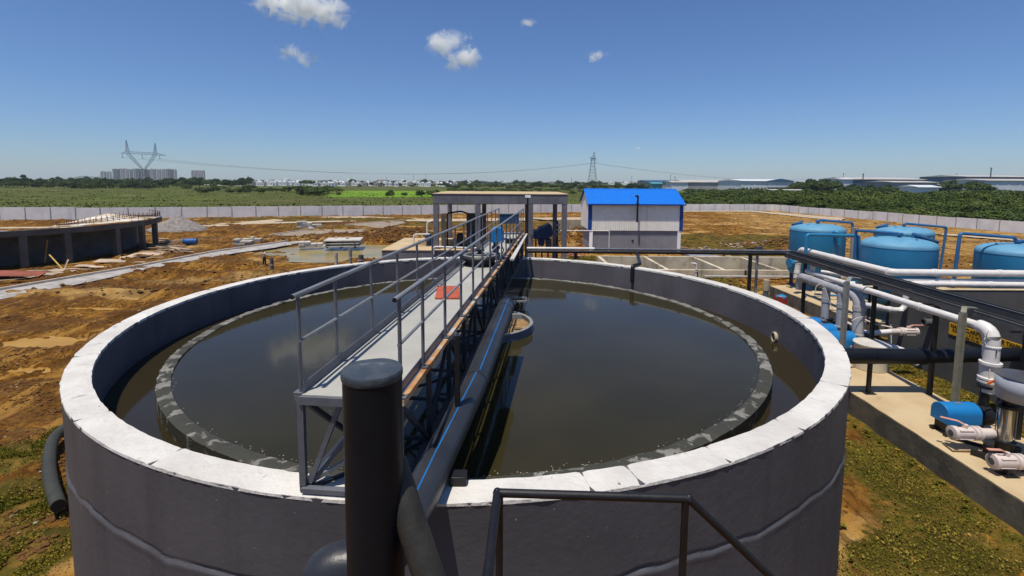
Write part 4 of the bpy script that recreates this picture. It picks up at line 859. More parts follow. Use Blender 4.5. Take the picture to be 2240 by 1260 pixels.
# pump skid
root = empty('pump_skid', (12.2, 11.4, PZ), 'black welded steel frame under the front pumps and valves', 'frame')
for a, b in (((11.35, 12.5, PZ + .08), (13.3, 10.6, PZ + .08)), ((11.3, 11.9, PZ + .08), (12.6, 10.3, PZ + .08)), ((12.0, 11.9, PZ + .08), (12.6, 12.0, PZ + .08))):
    m_ = MB(); m_.bar(a, b, .09, .12); m_.build('beam', BLACK, root, smooth=False)
for x, y, z in ((11.55, 11.75, 1.05), (11.35, 11.05, .92)):
    m_ = MB(); m_.bar((x, y, PZ + .02), (x, y, z), .12, .12); m_.build('support_leg', BLACK, root, smooth=False); m_ = MB(); m_.bb((x - .16, y - .14, PZ), (x + .16, y + .14, PZ + .02)); m_.build('foot_plate', BLACK, root)
mb = MB(); pl = [P(2060, 962, .8), P(2084, 981, .8), P(2154, 983, .8), P(2157, 972, .8), P(2110, 955, .8)]; mb.prism([(p.x, p.y) for p in pl], .73, .77)
tag(mb.build('cover_board', PADM, bevel=.006), 'flat tan board overhanging the front edge of the plinth below the valve', 'board')
# dosing tank
root = empty('dosing_tank', (12.93, 17.5, PZ), 'round cream plastic dosing tank with a flat lid on the plinth', 'tank')
C0 = Vector((12.93, 17.5, PZ)); m_ = MB(); m_.lathe([(0, .50), (.02, .52), (.84, .53), (.86, .545), (.89, .545)], C0, n=40); m_.build('drum', DOSE, root)
m_ = MB(); m_.lathe([(.892, .57), (.93, .575), (.95, .56), (.965, .3), (.97, .001)], C0, n=40); m_.build('lid', LIDM, root)
# big black pipe to the tank wall + supports
root = empty('black_main_pipe', (11.5, 15.4, 1.6), 'thick black level pipe on posts from the clarifier wall to the dark tank', 'pipe')
m_ = MB(); m_.tube([(7.0, 15.4, 1.90), (12.95, 15.4, 1.90)], .24, 26); m_.build('pipe', HDPE, root)
m_ = MB(); m_.tube([(12.9, 15.4, 1.90), (16.3, 15.6, 1.92)], .215, 26); m_.build('pipe', HDPE, root)
m_ = MB(); m_.lathe([(-.05, .255), (.05, .255)], (12.93, 15.4, 1.9), (1, 0, 0), 26); m_.build('joint_collar', HDPE, root)
m_ = MB(); m_.lathe([(-.012, .246), (.012, .246)], (11.4, 15.4, 1.9), (1, 0, 0), 26); m_.build('weld_bead', HDPE, root)
for x in (11.33,):
    m_ = MB(); m_.bar((x, 15.4, PZ), (x, 15.4, 1.66), .10, .10); m_.build('support_post', BLACK, root, smooth=False); m_ = MB(); m_.bb((x - .17, 15.25, PZ), (x + .17, 15.55, PZ + .02)); m_.build('foot_plate', BLACK, root)
# cable tray and its posts
root = empty('cable_tray', (13.1, 17, 3.6), 'pair of long dark steel channel trays descending along the pumps on black posts', 'tray')
for x0, z0, x1, z1 in ((13.1, 3.92, 13.1, 3.62), (13.42, 4.02, 13.42, 3.86)):
    A0 = Vector((x0, 23.6, z0)); A1 = Vector((x1, 9.5, z1 - .05)); r2 = empty('t', (0, 0, 0)); bpy.data.objects.remove(r2)
    m_ = MB(); m_.bar(A0, A1, .20, .012); m_.bar(A0 + Vector((-.10, 0, 0)), A1 + Vector((-.10, 0, 0)), .012, .20); m_.bar(A0 + Vector((.10, 0, 0)), A1 + Vector((.10, 0, 0)), .012, .20); m_.build('channel', TRAYM, root, smooth=False)
    m_ = MB(); m_.bar(A0 + Vector((-.11, 0, .103)), A1 + Vector((-.11, 0, .103)), .016, .006); m_.build('lip', GALV, root, smooth=False)
for y, zt_ in ((22.2, 3.88), (17.9, 3.76), (15.3, 3.70), (12.6, 3.66)):
    m_ = MB(); m_.bar((13.2, y, PZ if y < 22.3 else 0), (13.2, y, zt_), .11, .11); m_.build('post', BLACK, root, smooth=False)
    m_ = MB(); m_.bar((12.75, y, zt_ - .10), (13.55, y, zt_ - .10), .05, .05); m_.build('arm', BLACK, root, smooth=False)
for nm, px_, y, zt_, lb in (('angle_post', 1852, 16.1, 4.07, 'grey angle iron post with a bent top beside the three rear pumps'), ('angle_post', 2106, 13.3, 3.78, 'khaki angle iron post with a bent arm in front of the yellow sign')):
    q = Q(px_, 700, y); q = Q(px_, 650 if px_ < 2000 else 700, y); root = empty(nm, (q.x, y, PZ), lb, 'post'); m = GALV if px_ < 2000 else ANGLE
    m_ = MB(); m_.angle((q.x, y, PZ), (q.x, y, zt_), .13, .012, 1); m_.build('upright', m, root, smooth=False)
    m_ = MB(); m_.bar((q.x, y, zt_), (q.x + .25, y + .25, zt_ + .10), .12, .02); m_.bar((q.x + .25, y + .25, zt_ + .10), (q.x + .62, y + .3, zt_ + .06), .12, .02); m_.build('bent_arm', m, root, smooth=False)
# horizontal pipeline across the back of the clarifier
root = empty('black_pipeline', (6.5, 23.3, 3.9), 'long level black pipeline on posts crossing behind the far rim of the clarifier', 'pipe')
zz = zof(552, 23.3)
m_ = MB(); m_.tube([(.75, 23.3, zz + .02), (13.15, 23.3, zz - .02)], .075, 12); m_.build('lower_pipe', BLACK, root)
m_ = MB(); m_.tube([(3.9, 23.35, zz + .15), (13.35, 23.35, zz + .10)], .055, 12); m_.build('upper_pipe', STEEL, root)
m_ = MB(); m_.tube([(.72, 23.3, zz + .17), (3.95, 23.35, zz + .16)], .065, 12); m_.build('white_section', PVC, root)
for x in (3.05, 11.42): m_ = MB(); m_.bar((x, 23.3, 0), (x, 23.3, zz - .05), .13, .13); m_.build('post', BLACK, root, smooth=False)
m_ = MB(); hq = P(1371, 586, 4.06); hd = (hq - Vector((TC.x, TC.y, 4.06))).normalized(); hi = Vector((TC.x, TC.y, 4.08)) + hd * (RI - .08); ho_ = Vector((TC.x, TC.y, 4.10)) + hd * (RO + .1); m_.tube(bendpath([(5.9, 23.3, zz), (5.85, 22.6, zz - .02), tuple(ho_), tuple(hi), (hi.x, hi.y, 3.45)], .12), .07, 12); m_.build('drop_hose', BLACK, root)
root = empty('floodlight_post', (11.95, 23.7, 0), 'grey post with a small dark floodlight above the black pipeline', 'floodlight')
m_ = MB(); m_.bar((11.95, 23.7, 0), (11.95, 23.7, zof(540, 23.7)), .10, .10); m_.build('post', GALV, root, smooth=False)
m_ = MB(); m_.box((11.95, 23.55, zof(541, 23.7)), (.26, .18, .20)); m_.build('lamp_housing', TRAYM, root, bevel=.01)
m_ = MB(); m_.bar((11.72, 23.5, zof(539, 23.7)), (11.3, 23.45, zof(541, 23.7)), .05, .05); m_.bar((11.55, 23.45, zof(541, 23.7)), (11.5, 23.45, zof(556, 23.7)), .03, .03); m_.build('arm', BLACK, root)
root = empty('pipe_stub', (12.5, 24.2, 0), 'short upright grey pipe stub with a dark cap behind the clarifier rim', 'pipe')
q = Q(1677, 612, 24.2); m_ = MB(); m_.lathe([(0, .13), (q.z - .55, .13)], (q.x, 24.2, 0), n=18); m_.build('lower_tube', STEEL, root); m_ = MB(); m_.lathe([(q.z - .55, .15), (q.z - .05, .16), (q.z, .15)], (q.x, 24.2, 0), n=18); m_.build('cap', CONC, root)
root = empty('tool_crate', P(1716, 665, .3), 'small red crate on the grass beside the tank plinth', 'crate')
q = P(1718, 662, .02); m_ = MB(); 
for a, b in (((-.55, -.3, .0), (.55, -.27, .42)), ((-.55, .27, .0), (.55, .3, .42)), ((-.55, -.269, .0), (-.52, .269, .42)), ((.52, -.269, .0), (.55, .269, .42)), ((-.519, -.269, .0), (.519, .269, .03))):
    MB().bb(q + Vector(a), q + Vector(b)).build('side_board', REDP, root, bevel=.005)
m_ = MB(); m_.lathe([(.0, .24), (.30, .33), (.34, .32), (.40, .26), (.45, .14), (.47, .01)], q + Vector((-.25, 0, .04)), n=20); tag(m_.build('bucket', TANKB), 'light blue round tub sitting in the red crate', 'tub')
# hoses on the pumps
for pts, lb in (([Q(1782, 640, 19.6), Q(1786, 625, 19.6), Q(1796, 620, 19.6), Q(1806, 632, 19.5), Q(1814, 660, 19.4), Q(1822, 677, 19.3), Q(1838, 680, 19.2), Q(1846, 686, 19.0)], 'thin pale hose arching over the rear valves'), ([Q(1863, 702, 17.8), Q(1876, 695, 17.8), Q(1892, 692, 17.8), Q(1904, 697, 17.8), Q(1909, 706, 17.8)], 'thin pale hose arching above the white dosing tank')):
    m_ = MB(); m_.tube(pts, .012, 6); tag(m_.build('hose', PVCP), lb, 'hose')
# pipes and posts crowding the space between the rear pumps and the filter tanks
def simple(name, pts, r, label, m, cat='pipe', rad=.12):
    root = empty(name, (pts[0].x, pts[0].y, min(p.z for p in pts)), label, cat); m_ = MB(); m_.tube(bendpath(pts, rad) if len(pts) > 2 else pts, r, 12); m_.build('tube', m, root)
    d = (pts[1] - pts[0]).normalized(); q_ = pts[0].lerp(pts[1], .4); m_ = MB(); m_.lathe([(-.05, r * 1.25), (.05, r * 1.25)], q_, d, 12); m_.build('collar', m, root)
simple('drain_pipe', [P(1776, 641, .95), P(1903, 650, .95)], .05, 'low bright blue pipe lying level on the tank plinth behind the rear pumps', TANKB)
simple('drain_pipe', [P(1826, 652, .75), P(1826, 652, .75) + Vector((0, 0, .9))], .045, 'short upright bright blue pipe on the tank plinth', TANKB)
simple('feed_pipe', [Q(1790, 592, 25.5), Q(1845, 600, 24.6), Q(1910, 607, 23.9)], .085, 'white feed pipe running right behind the cable tray below the first filter tank', PVC)
simple('feed_pipe', [Q(1795, 612, 24.8), Q(1862, 617, 24.2)], .085, 'shorter white feed pipe under the other white feed pipe', PVC)
simple('feed_pipe', [Q(1850, 620, 22.6), Q(1935, 628, 22.0)], .07, 'cream pipe stub under the cable tray left of the dark tank', DOSE)
for px_, py_, t_, lb in ((1800, 664, 590, 'black support post farthest left behind the rear pumps'), (1830, 680, 610, 'black support post between the two rear grey risers'), (1889, 700, 630, 'black support post left of the dark tank corner'), (1928, 720, 640, 'black support post against the dark tank corner')):
    b_ = P(px_, py_, .7); simple('support_post', [Vector((b_.x, b_.y, .7)), Vector((b_.x, b_.y, Q(px_, t_, b_.y).z))], .055, lb, BLACK, 'post')
simple('air_pipe', [P(1868, 690, 1.5), P(1905, 705, 1.5), P(1940, 712, 1.5)], .035, 'thin pinkish pipe between the rear valves and the dark tank', PVCP)
simple('air_pipe', [P(1840, 700, 1.3), P(1885, 722, 1.3)], .06, 'pinkish pipe manifold stub behind the nearest rear pump', PVCP)
simple('air_pipe', [P(1936, 700, 1.6), P(1937, 768, 1.0)], .02, 'thin grey upright conduit behind the white dosing tank', GALV)
simple('cable_drop', [P(2128, 812, 2.2), P(2124, 850, 1.6), P(2130, 905, .9)], .015, 'thin dark cable hanging beside the orange lever valve', BLACK)
# left corrugated pipe lying beside the clarifier
pts = [P(150, 935, .25), P(118, 965, .2), P(108, 1010, .16), P(112, 1060, .15), P(128, 1112, .2)]
cu = []; V_ = [Vector(p) for p in pts]
for i in range(len(V_) - 1):
    p0 = V_[max(0, i - 1)]; p1 = V_[i]; p2 = V_[i + 1]; p3 = V_[min(len(V_) - 1, i + 2)]
    for k in range(12):
        t = k / 12; cu.append(.5 * ((2 * p1) + (-p0 + p2) * t + (2 * p0 - 5 * p1 + 4 * p2 - p3) * t * t + (-p0 + 3 * p1 - 3 * p2 + p3) * t ** 3))
cu.append(V_[-1]); OLP = mat('olive_pipe', (.05, .05, .035), (.035, .035, .026), .55, 3, .3, 30)
root = empty('offcut_pipe', pts[2], 'bent dark olive pipe offcut lying on the dirt against the left of the clarifier', 'pipe')
m_ = MB(); m_.tube([p + Vector((0, 0, .06)) for p in cu], [.135 + .004 * (i % 2) for i in range(len(cu))], 20); m_.build('pipe', OLP, root)
e = cu[-1] + Vector((0, 0, .06)); d = (cu[-1] - cu[-3]).normalized(); m_ = MB(); m_.lathe([(.001, .115), (.004, .115)], e, d, 20); m_.build('mouth', BLACK, root)
KEEP = ('tank_plinth', 'filter_tank', 'vent_pipe', 'pipe_loop', 'lattice_pole', 'angle_post', 'hose', 'tool_crate', 'bucket', 'cover_board', 'black_pipeline', 'floodlight_post', 'pipe_stub', 'offcut_pipe')
for o in list(COL.objects):
    if o.name in BEFORE or o.parent or o.name.split('.')[0] in KEEP: continue
    o.location.y += .0085 * o.location.y - .48
# ================================================================ BASIN
bx0, bx1, by0, by1, bz = 8.2, 30.0, 38.4, 45.1, .50
root = empty('baffled_basin', (18, 41.7, 0), 'sunken raw concrete basin divided by slanting-looking baffle walls', 'basin')
for nm, a, b in (('front_wall', (bx0, by0 - .28, -2), (bx1, by0, bz)), ('rear_wall', (bx0, by1, -2), (bx1, by1 + .3, bz)), ('side_wall', (bx0 - .3, by0 - .28, -2), (bx0 - .003, by1 + .3, bz - .006)), ('side_wall', (bx1 + .003, by0 - .28, -2), (bx1 + .3, by1 + .3, bz - .006))):
    MB().bb(a, b).build(nm, BASW, root, bevel=.012)
for x in (12.2, 16.7, 21.1, 25.6):
    MB().bb((x, by0 + .003, -2), (x + .28, by1 - .003, bz - .02)).build('baffle', BASW, root, bevel=.012)
MB().bb((bx0, by0 + .003, -1.9), (bx1, by1 - .003, -1.75)).build('floor', CONCD, root)
for x in (11.0, 14.5, 18.3, 21.9): MB().bb((x, by0 - .33, -.1), (x + .12, by0 - .283, bz + .01)).build('seal_strip', BLACK, root)
MB().bb((15.0, by0 - .75, .02), (26.5, by0 - .55, .13)).build('ledge', SLABM, root, bevel=.01)
q = Q(1523, 596, 37.7); root = empty('inlet_valve', (q.x, q.y, 0), 'small white valve standpipe at the front wall of the basin', 'valve')
m_ = MB(); m_.tube(bendpath([(q.x, q.y, .1), (q.x, q.y, 1.05), (q.x - .4, q.y, 1.1)], .12), .075, 12); m_.build('pipe', PVC, root)
m_ = MB(); m_.lathe([(0, .12), (.05, .12), (.05, .09), (.16, .09), (.16, .12), (.21, .12)], (q.x, q.y, .45), n=14); m_.build('union', PVC, root)
# ================================================================ SHED
SX0, SX1, SY, SD = 8.05, 17.85, 51.3, 6.0
root = empty('blue_roof_shed', (13, 54, 0), 'small shed with bright blue ribbed roof, cream cladding and a grey lower wall', 'shed')
ez, cz, rz = 5.1, 2.34, 6.5
MB().bb((SX0 + .25, SY + .12, -.2), (SX1 - .25, SY + SD, cz)).build('lower_wall', WALLG, root)
def ribbed(m_, o, ux, uz, Lx, Lz, pitch=.23, dep=.035, n=None):
    o = Vector(o); ux = Vector(ux).normalized(); uz = Vector(uz).normalized(); nn = ux.cross(uz).normalized(); k = int(Lx / pitch); vs = []
    for i in range(k):
        for f, d in ((0, 0), (.62, 0), (.72, 1), (.90, 1)): vs.append((min(Lx, (i + f) * pitch), d * dep))
    vs.append((Lx, 0)); a = [o + ux * x + nn * d for x, d in vs]; b = [p + uz * Lz for p in a]; m = len(a)
    m_.add(a + b, [(i, i + 1, m + i + 1, m + i) for i in range(m - 1)]); return m_
m_ = MB(); ribbed(m_, (SX0, SY, cz - .06), (1, 0, 0), (0, 0, 1), SX1 - SX0, ez - cz + .10); cl = m_.build('front_cladding', CLAD, root, smooth=False)
m_ = MB(); vs = [(SX0 - .004, SY, cz), (SX0 - .004, SY + SD, cz), (SX0 - .004, SY + SD, ez), (SX0 - .004, SY + 3, rz - .05), (SX0 - .004, SY, ez)]; m_.add(vs, [(0, 1, 2, 3, 4)]); m_.build('gable_cladding', CLAD, root, smooth=False); m_ = MB(); m_.add([(SX1, y, z) for _, y, z in vs], [(0, 1, 2, 3, 4)]); m_.build('gable_cladding', CLAD, root, smooth=False)
m_ = MB(); sl = Vector((0, 3.35, rz - ez + .17)).normalized(); ribbed(m_, (SX0 - .2, SY - .35, ez - .03), (1, 0, 0), sl, SX1 - SX0 + .4, 3.65, .25, .05); m_.build('roof', ROOFB, root, smooth=False)
m_ = MB(); sl2 = Vector((0, -3.35, rz - ez + .17)).normalized(); ribbed(m_, (SX1 + .2, SY + SD + .35, ez - .03), (-1, 0, 0), sl2, SX1 - SX0 + .4, 3.65, .25, .05); m_.build('roof', ROOFB, root, smooth=False)
MB().bar((SX0 - .22, SY + 3, rz + .03), (SX1 + .22, SY + 3, rz + .03), .5, .06).build('ridge_cap', ROOFB, root)
MB().bb((SX0 - .2, SY - .42, ez - .16), (SX1 + .2, SY - .30, ez - .02)).build('gutter', TRIMB, root)
MB().bb((SX0 - .02, SY - .05, cz - .06), (SX0 + .30, SY - .002, ez - .03)).build('corner_flashing', TRIMB, root)
MB().bb((SX1 - .32, SY - .05, cz - .06), (SX1 + .04, SY - .002, ez - .03)).build('corner_flashing', TRIMB, root)
MB().bb((SX0 - .06, SY + .0, cz), (SX0 - .01, SY + .3, ez - .1)).build('corner_flashing', TRIMB, root)
for x in (SX0 + .1, SX1 - .45): MB().bb((x, SY + .0, -.2), (x + .33, SY + .26, cz - .07)).build('column', HWHITE, root, bevel=.01)
m_ = MB(); xx = 13.0; m_.tube(bendpath([(xx - .28, SY - .42, 4.95 + .95), (xx, SY - .42, 4.95 + 1.0), (xx, SY - .42, 3.2)], .12), .10, 12); m_.build('exhaust_pipe', BLACK, root)
MB().bb((12.6, SY + .06, 1.15), (12.8, SY + .12, 1.3)).build('vent', BLACK, root)
m_ = MB(); m_.prism([(SX1 - .2, SY + .1), (SX1 + 2.9, SY - 3.2), (SX1 + 2.9, SY - 3.4), (SX1 - .2, SY - 3.4)], -.05, .12); tag(m_.build('apron', WALLG, smooth=False), 'dark grey paved apron beside the right corner of the blue roofed shed', 'apron')
q = Q(1333, 505, 50.5); bpipe('white_pipe_frame', [(2.0, 50.5, q.z), (q.x, 50.5, q.z), (q.x, 50.5, 0)], .055, 'thin white pipe frame in front of the grey shed wall', PVC, 'pipe')
# ================================================================ SHELTER
HX0, HX1, HY, HD = -4.83, 3.38, 30.0, 7.0
root = empty('pump_shelter', (-.7, 33, 0), 'grey concrete slab shelter on square columns beyond the walkway', 'shelter')
bt, bb_ = zof(426, 30), zof(447, 30)
MB().bb((HX0, HY, bb_), (HX1, HY + .35, bt - .003)).build('beam', GREY2, root, bevel=.015)
MB().bb((HX0 + .02, HY + HD - .35, bb_), (HX1 - .02, HY + HD, bt - .003)).build('beam', GREY2, root)
for x in (HX0 + .02, HX1 - .37): MB().bb((x, HY + .353, bb_), (x + .35, HY + HD - .353, bt - .006)).build('beam', GREY2, root)
MB().bb((HX0 - .03, HY - .03, bt), (HX1 + .03, HY + HD + .03, bt + .05)).build('roof_slab', PADM, root, bevel=.012)
for x in (HX0, -2.25, .98, HX1 - .32):
    MB().bb((x, HY + .01, -.2), (x + .31, HY + .32, bb_ - .002)).build('column', GREY2, root, bevel=.012)
    MB().bb((x, HY + HD - .33, -.2), (x + .31, HY + HD - .02, bb_ - .002)).build('column', GREY2, root, bevel=.012)
root = empty('sump_tank', (-4.5, 32, 0), 'low grey tank with a tan flat top, holding pumps under the shelter', 'tank')
MB().bb((-7.9, 29.6, -.2), (-1.1, 36.0, 3.08)).build('wall', GREY2, root, bevel=.015); MB().bb((-7.93, 29.57, 3.083), (-1.07, 36.03, 3.15)).build('top_slab', PADM, root, bevel=.01)
MB().bb((-6.1, 31.7, 3.153), (-2.6, 32.3, 3.5)).build('upstand', PADM, root, bevel=.01)
z3 = 3.15
def smallpump(x, y, z, lb, m=NAVY, s=1.0):
    r_ = empty('transfer_pump', (x, y, z), lb, 'pump')
    m_ = MB(); m_.lathe([(0, .2 * s), (.05, .2 * s), (.05, .14 * s), (.3 * s, .14 * s), (.3 * s, .22 * s), (.72 * s, .22 * s), (.8 * s, .12 * s)], (x, y, z), n=18); m_.build('motor', m, r_)
    m_ = MB(); m_.lathe([(.13 * s, .09 * s), (.36 * s, .09 * s), (.36 * s, .14 * s), (.4 * s, .14 * s)], (x, y, z), (1, 0, 0), 14); m_.build('nozzle', BLACK, r_); return r_
q = Q(938, 537, 31.6); smallpump(q.x, q.y, z3, 'small dark blue pump left of the shelter on the tan tank top')
q = Q(1032, 537, 31.0); smallpump(q.x, q.y, z3, 'rounded navy pump between shelter columns behind the walkway rail', NAVY, 1.25)
q = Q(1007, 537, 31.2); smallpump(q.x, q.y, z3, 'black pump beside a grey pillar under the shelter', BLACK, 1.1)
a = Q(938, 500, 31.6); bpipe('white_riser', [(a.x - .1, a.y, z3 + .6), (a.x - .1, a.y, zof(488, 31.6)), (a.x + .35, a.y, zof(483, 31.6)), (a.x + .35, a.y, z3)], .06, 'white pipework with valves rising left of the shelter', PVC)
a = Q(905, 525, 31.0); bpipe('white_bend', [(a.x, a.y, z3), (a.x, a.y, zof(515, 31)), (a.x + 1.0, a.y, zof(514, 31))], .05, 'thin white pipe bend on the tan tank top', PVC)
a = Q(970, 470, 30.8); root = empty('meter_pillar', (a.x, a.y, z3), 'pale concrete pillar standing under the shelter', 'pillar')
MB().bb((a.x - .13, 30.7, z3), (a.x + .13, 30.95, zof(472, 30.8))).build('shaft', CONC, root, bevel=.01)
MB().bb((a.x - .17, 30.66, zof(472, 30.8)), (a.x + .17, 30.99, zof(472, 30.8) + .06)).build('cap', SLABM, root)
a = Q(978, 470, 31.2); bpipe('black_bend', [(a.x, a.y, z3), (a.x, a.y, zof(468, 31.2)), (a.x + .9, a.y, zof(463, 31.2)), (a.x + 1.45, a.y, zof(470, 31.2)), (a.x + 1.5, a.y, z3)], .055, 'black bent pipe frame under the shelter', BLACK)
a = Q(960, 545, 30.2); bpipe('white_rail_pipe', [(a.x - .2, 29.5, 2.9), (a.x - .2, 29.5, zof(542, 29.5)), (a.x + 3.4, 29.5, zof(546, 29.5))], .06, 'white pipe running level along the front of the tan tank', PVC)
a = Q(1045, 500, 33); root = empty('panel_cabinet', (a.x, 33, z3), 'tall grey cabinet seen behind the walkway rails under the shelter', 'cabinet')
MB().bb((a.x - .75, 32.9, z3), (a.x + .45, 33.5, zof(468, 33))).build('body', CONCD, root, bevel=.02); MB().bb((a.x - .70, 32.88, z3 + .1), (a.x - .16, 32.898, zof(471, 33))).build('door', TRAYM, root, bevel=.01); MB().bb((a.x - .12, 32.88, z3 + .1), (a.x + .40, 32.898, zof(471, 33))).build('door', TRAYM, root, bevel=.01)
# sludge press (navy)
root = empty('sludge_press', (2.0, 31.5, 0), 'dark navy machine with a sloping hood under the right part of the shelter', 'machine')
def prof(nm, pxs, y0, y1, m):
    p = [Q(x, y, y0) for x, y in pxs]; m_ = MB(); a_ = [Vector((q.x, y0, q.z)) for q in p]; b_ = [Vector((q.x, y1, q.z)) for q in p]; m_.rings([a_, b_]); return m_.build(nm, m, root, smooth=False, bevel=.02)
prof('hood', [(1167, 522), (1168, 506), (1176, 505), (1181, 498), (1187, 498), (1203, 491), (1207, 494), (1210, 512), (1206, 518), (1196, 522)], 31.2, 32.6, NAVY)
prof('hopper', [(1176, 521), (1193, 521), (1190, 538), (1179, 538)], 31.4, 32.3, NAVY)
prof('motor_housing', [(1195, 524), (1207, 524), (1207, 552), (1195, 552)], 31.3, 32.2, CONCD)
for x in (1.55, 1.95, 2.35): MB().bar((x, 31.6, 0), (x, 31.6, zof(522, 31.6)), .10, .10).build('leg', BLACK, root)
a = Q(1219, 520, 30.9); root = empty('riser_column', (a.x, 30.9, 0), 'black vertical pipe with white valves beside the right shelter column', 'pipe')
m_ = MB(); m_.tube([(a.x, 30.9, 0), (a.x, 30.9, zof(484, 30.9))], .06, 10); m_.build('pipe', BLACK, root)
for py in (492, 503, 512, 540, 548): m_ = MB(); m_.lathe([(-.06, .06), (-.05, .11), (.05, .11), (.06, .06)], (a.x + .05, 30.85, zof(py, 30.9)), n=12); m_.build('valve', PVCG, root)
m_ = MB(); m_.tube([(a.x - 1.9, 30.9, zof(479, 30.9)), (a.x, 30.9, zof(484, 30.9))], .035, 8); m_.build('branch', BLACK, root)
# floodlight on pole
root = empty('floodlight_pole', (1.0, 29.4, 0), 'black pole with a pale square floodlight in front of the shelter beam', 'floodlight')
a = Q(1154.5, 440, 29.4); m_ = MB(); m_.tube([(a.x, 29.4, 3.6), (a.x, 29.4, zof(434, 29.4))], .05, 10); m_.build('pole', BLACK, root)
m_ = MB(); m_.box((a.x, 29.32, zof(429.5, 29.4)), (.42, .10, .24), M=Matrix.Rotation(R_(-20), 3, 'X')); m_.build('housing', BLACK, root, bevel=.02)
m_ = MB(); m_.box((a.x, 29.255, zof(429.8, 29.4)), (.34, .02, .17), M=Matrix.Rotation(R_(-20), 3, 'X')); m_.build('lens', LENSM, root)
# grey panels tank behind
root = empty('panel_tank', (7, 66, 0), 'weathered grey concrete panel wall left of the blue roofed shed', 'wall')
a = P(1200, 504); b = P(1262, 502)
for x0, x1, y0 in ((a.x, a.x + 2.9, 73), (a.x + 2.95, a.x + 5.3, 73), (a.x + 5.35, a.x + 7.2, 73.4)): MB().bb((x0, y0, -.1), (x1, y0 + .2, 1.75)).build('panel', CONC, root, bevel=.02)
# brick rubble heap
for k in range(34):
    px_ = random.uniform(1238, 1277); py_ = random.uniform(541, 563); p = P(px_, py_, .05 + max(0, .3 - abs(px_ - 1257) / 50) * random.random())
    m_ = MB(); m_.box((0, 0, 0), (random.uniform(.35, .8), random.uniform(.15, .25), .10), M=Matrix.Rotation(random.uniform(0, 3), 3, 'Z') @ Matrix.Rotation(random.uniform(-.5, .5), 3, 'X'))
    m_.v = [(x + p.x, y + p.y, z + p.z + .08) for x, y, z in m_.v]; tag(m_.build('clay_brick', BRICKR, bevel=.008), 'broken reddish clay tile in the heap left of the shed', 'brick', 'red clay tiles in the heap')
# ================================================================ UNFINISHED TANK (left)
UC = Vector((-52.5, 48.9, 0)); UR = 14.3
root = empty('unfinished_round_tank', (UC.x, UC.y, 0), 'unfinished round concrete tank with ring beam, columns and open rebar at the left edge', 'tank')
MB().ringwall(UC, UR - .3, UR, 2.55, 3.02, 60, R_(-95), R_(37)).build('ring_beam', RAWG, root)
MB().ringwall(UC, UR - 2.6, UR - 2.35, -.3, 2.45, 60, R_(-95), R_(48)).build('inner_wall', CONCD, root)
MB().ringwall(UC, UR - 2.6, UR - .303, 2.455, 2.60, 60, R_(-95), R_(37)).build('gallery_slab', CONCD, root)
for px_, py_ in ((78, 589), (194, 576), (278, 557), (324, 546), (341, 538)):
    p = P(px_ - 6, py_); a = math.atan2(p.y - UC.y, p.x - UC.x); MB().box((UC.x + (UR - .3) * math.cos(a), UC.y + (UR - .3) * math.sin(a), 1.22), (.46, .5, 2.66), a).build('column', RAWG, root, bevel=.015)
for a in range(0, 360, 24):
    if a < 270 or a > 320: continue
    a = R_(a); MB().box((UC.x + (UR - .3) * math.cos(a), UC.y + (UR - .3) * math.sin(a), 1.22), (.46, .5, 2.66), a).build('column', RAWG, root)
# sloping formwork deck over the ring
arcp = [Vector((UC.x + (UR - .05) * math.cos(R_(t)), UC.y + (UR - .05) * math.sin(R_(t)), 3.06)) for t in range(-28, 37, 3)]
apex = P(234, 469, 3.45); lowp = arcp[0] + Vector((-.3, .1, 0))
inn = []
for i in range(len(arcp)):
    f = i / (len(arcp) - 1); inn.append(lowp.lerp(apex, min(1, f / .62)) if f < .62 else apex.lerp(P(338, 478, 3.2), (f - .62) / .38))
mb = MB(); vs = []; K = 10
for i in range(len(arcp)):
    for j in range(K + 1):
        q = arcp[i].lerp(inn[i], j / K); vs.append((q.x, q.y, q.z + .04 + .03 * mnoise.noise(q * 1.5) + (.02 if (i * 3 + j) % 4 == 0 else 0)))
fs = [(i * (K + 1) + j, i * (K + 1) + j + 1, (i + 1) * (K + 1) + j + 1, (i + 1) * (K + 1) + j) for i in range(len(arcp) - 1) for j in range(K)]
mb.add(vs, fs); fd = mb.build('formwork_deck', TIMBER, root, smooth=False); sm = fd.modifiers.new('solid', 'SOLIDIFY'); sm.thickness = .05
for j, (f0, f1) in enumerate(((.12, .30), (.30, .48), (.48, .66))):
    pl = []
    for i in range(1, len(arcp) - 1): q = arcp[i].lerp(inn[i], f0 + (f1 - f0) * math.sin(i / len(arcp) * 3.1) * .5); pl.append(q + Vector((0, 0, .22)))
    mb = MB(); mb.tube(pl, .03, 5); mb.build('rebar_hoop', REBAR, root)
    for i in range(0, len(pl)):
        q = pl[i]; mb = MB(); mb.tube([q + Vector((0, 0, -.25)), q + Vector((0, 0, .32))], .022, 5); mb.build('starter_bar', REBAR, root)
pl = [Vector((UC.x + (UR - .15) * math.cos(R_(t)), UC.y + (UR - .15) * math.sin(R_(t)), 3.5)) for t in range(2, 60, 4)]
mb = MB(); mb.tube(pl, .03, 5); mb.build('rebar_hoop', REBAR, root)
for q in pl: mb = MB(); mb.tube([q - Vector((0, 0, .5)), q + Vector((0, 0, .12))], .022, 5); mb.build('starter_bar', REBAR, root)
# far sections of slab and stones on top of the ring
mb = MB(); mb.ringwall(UC, UR - 1.6, UR - .302, 2.90, 3.0, 30, R_(-75), R_(-38)); mb.build('ring_slab', GRAVEL, root)
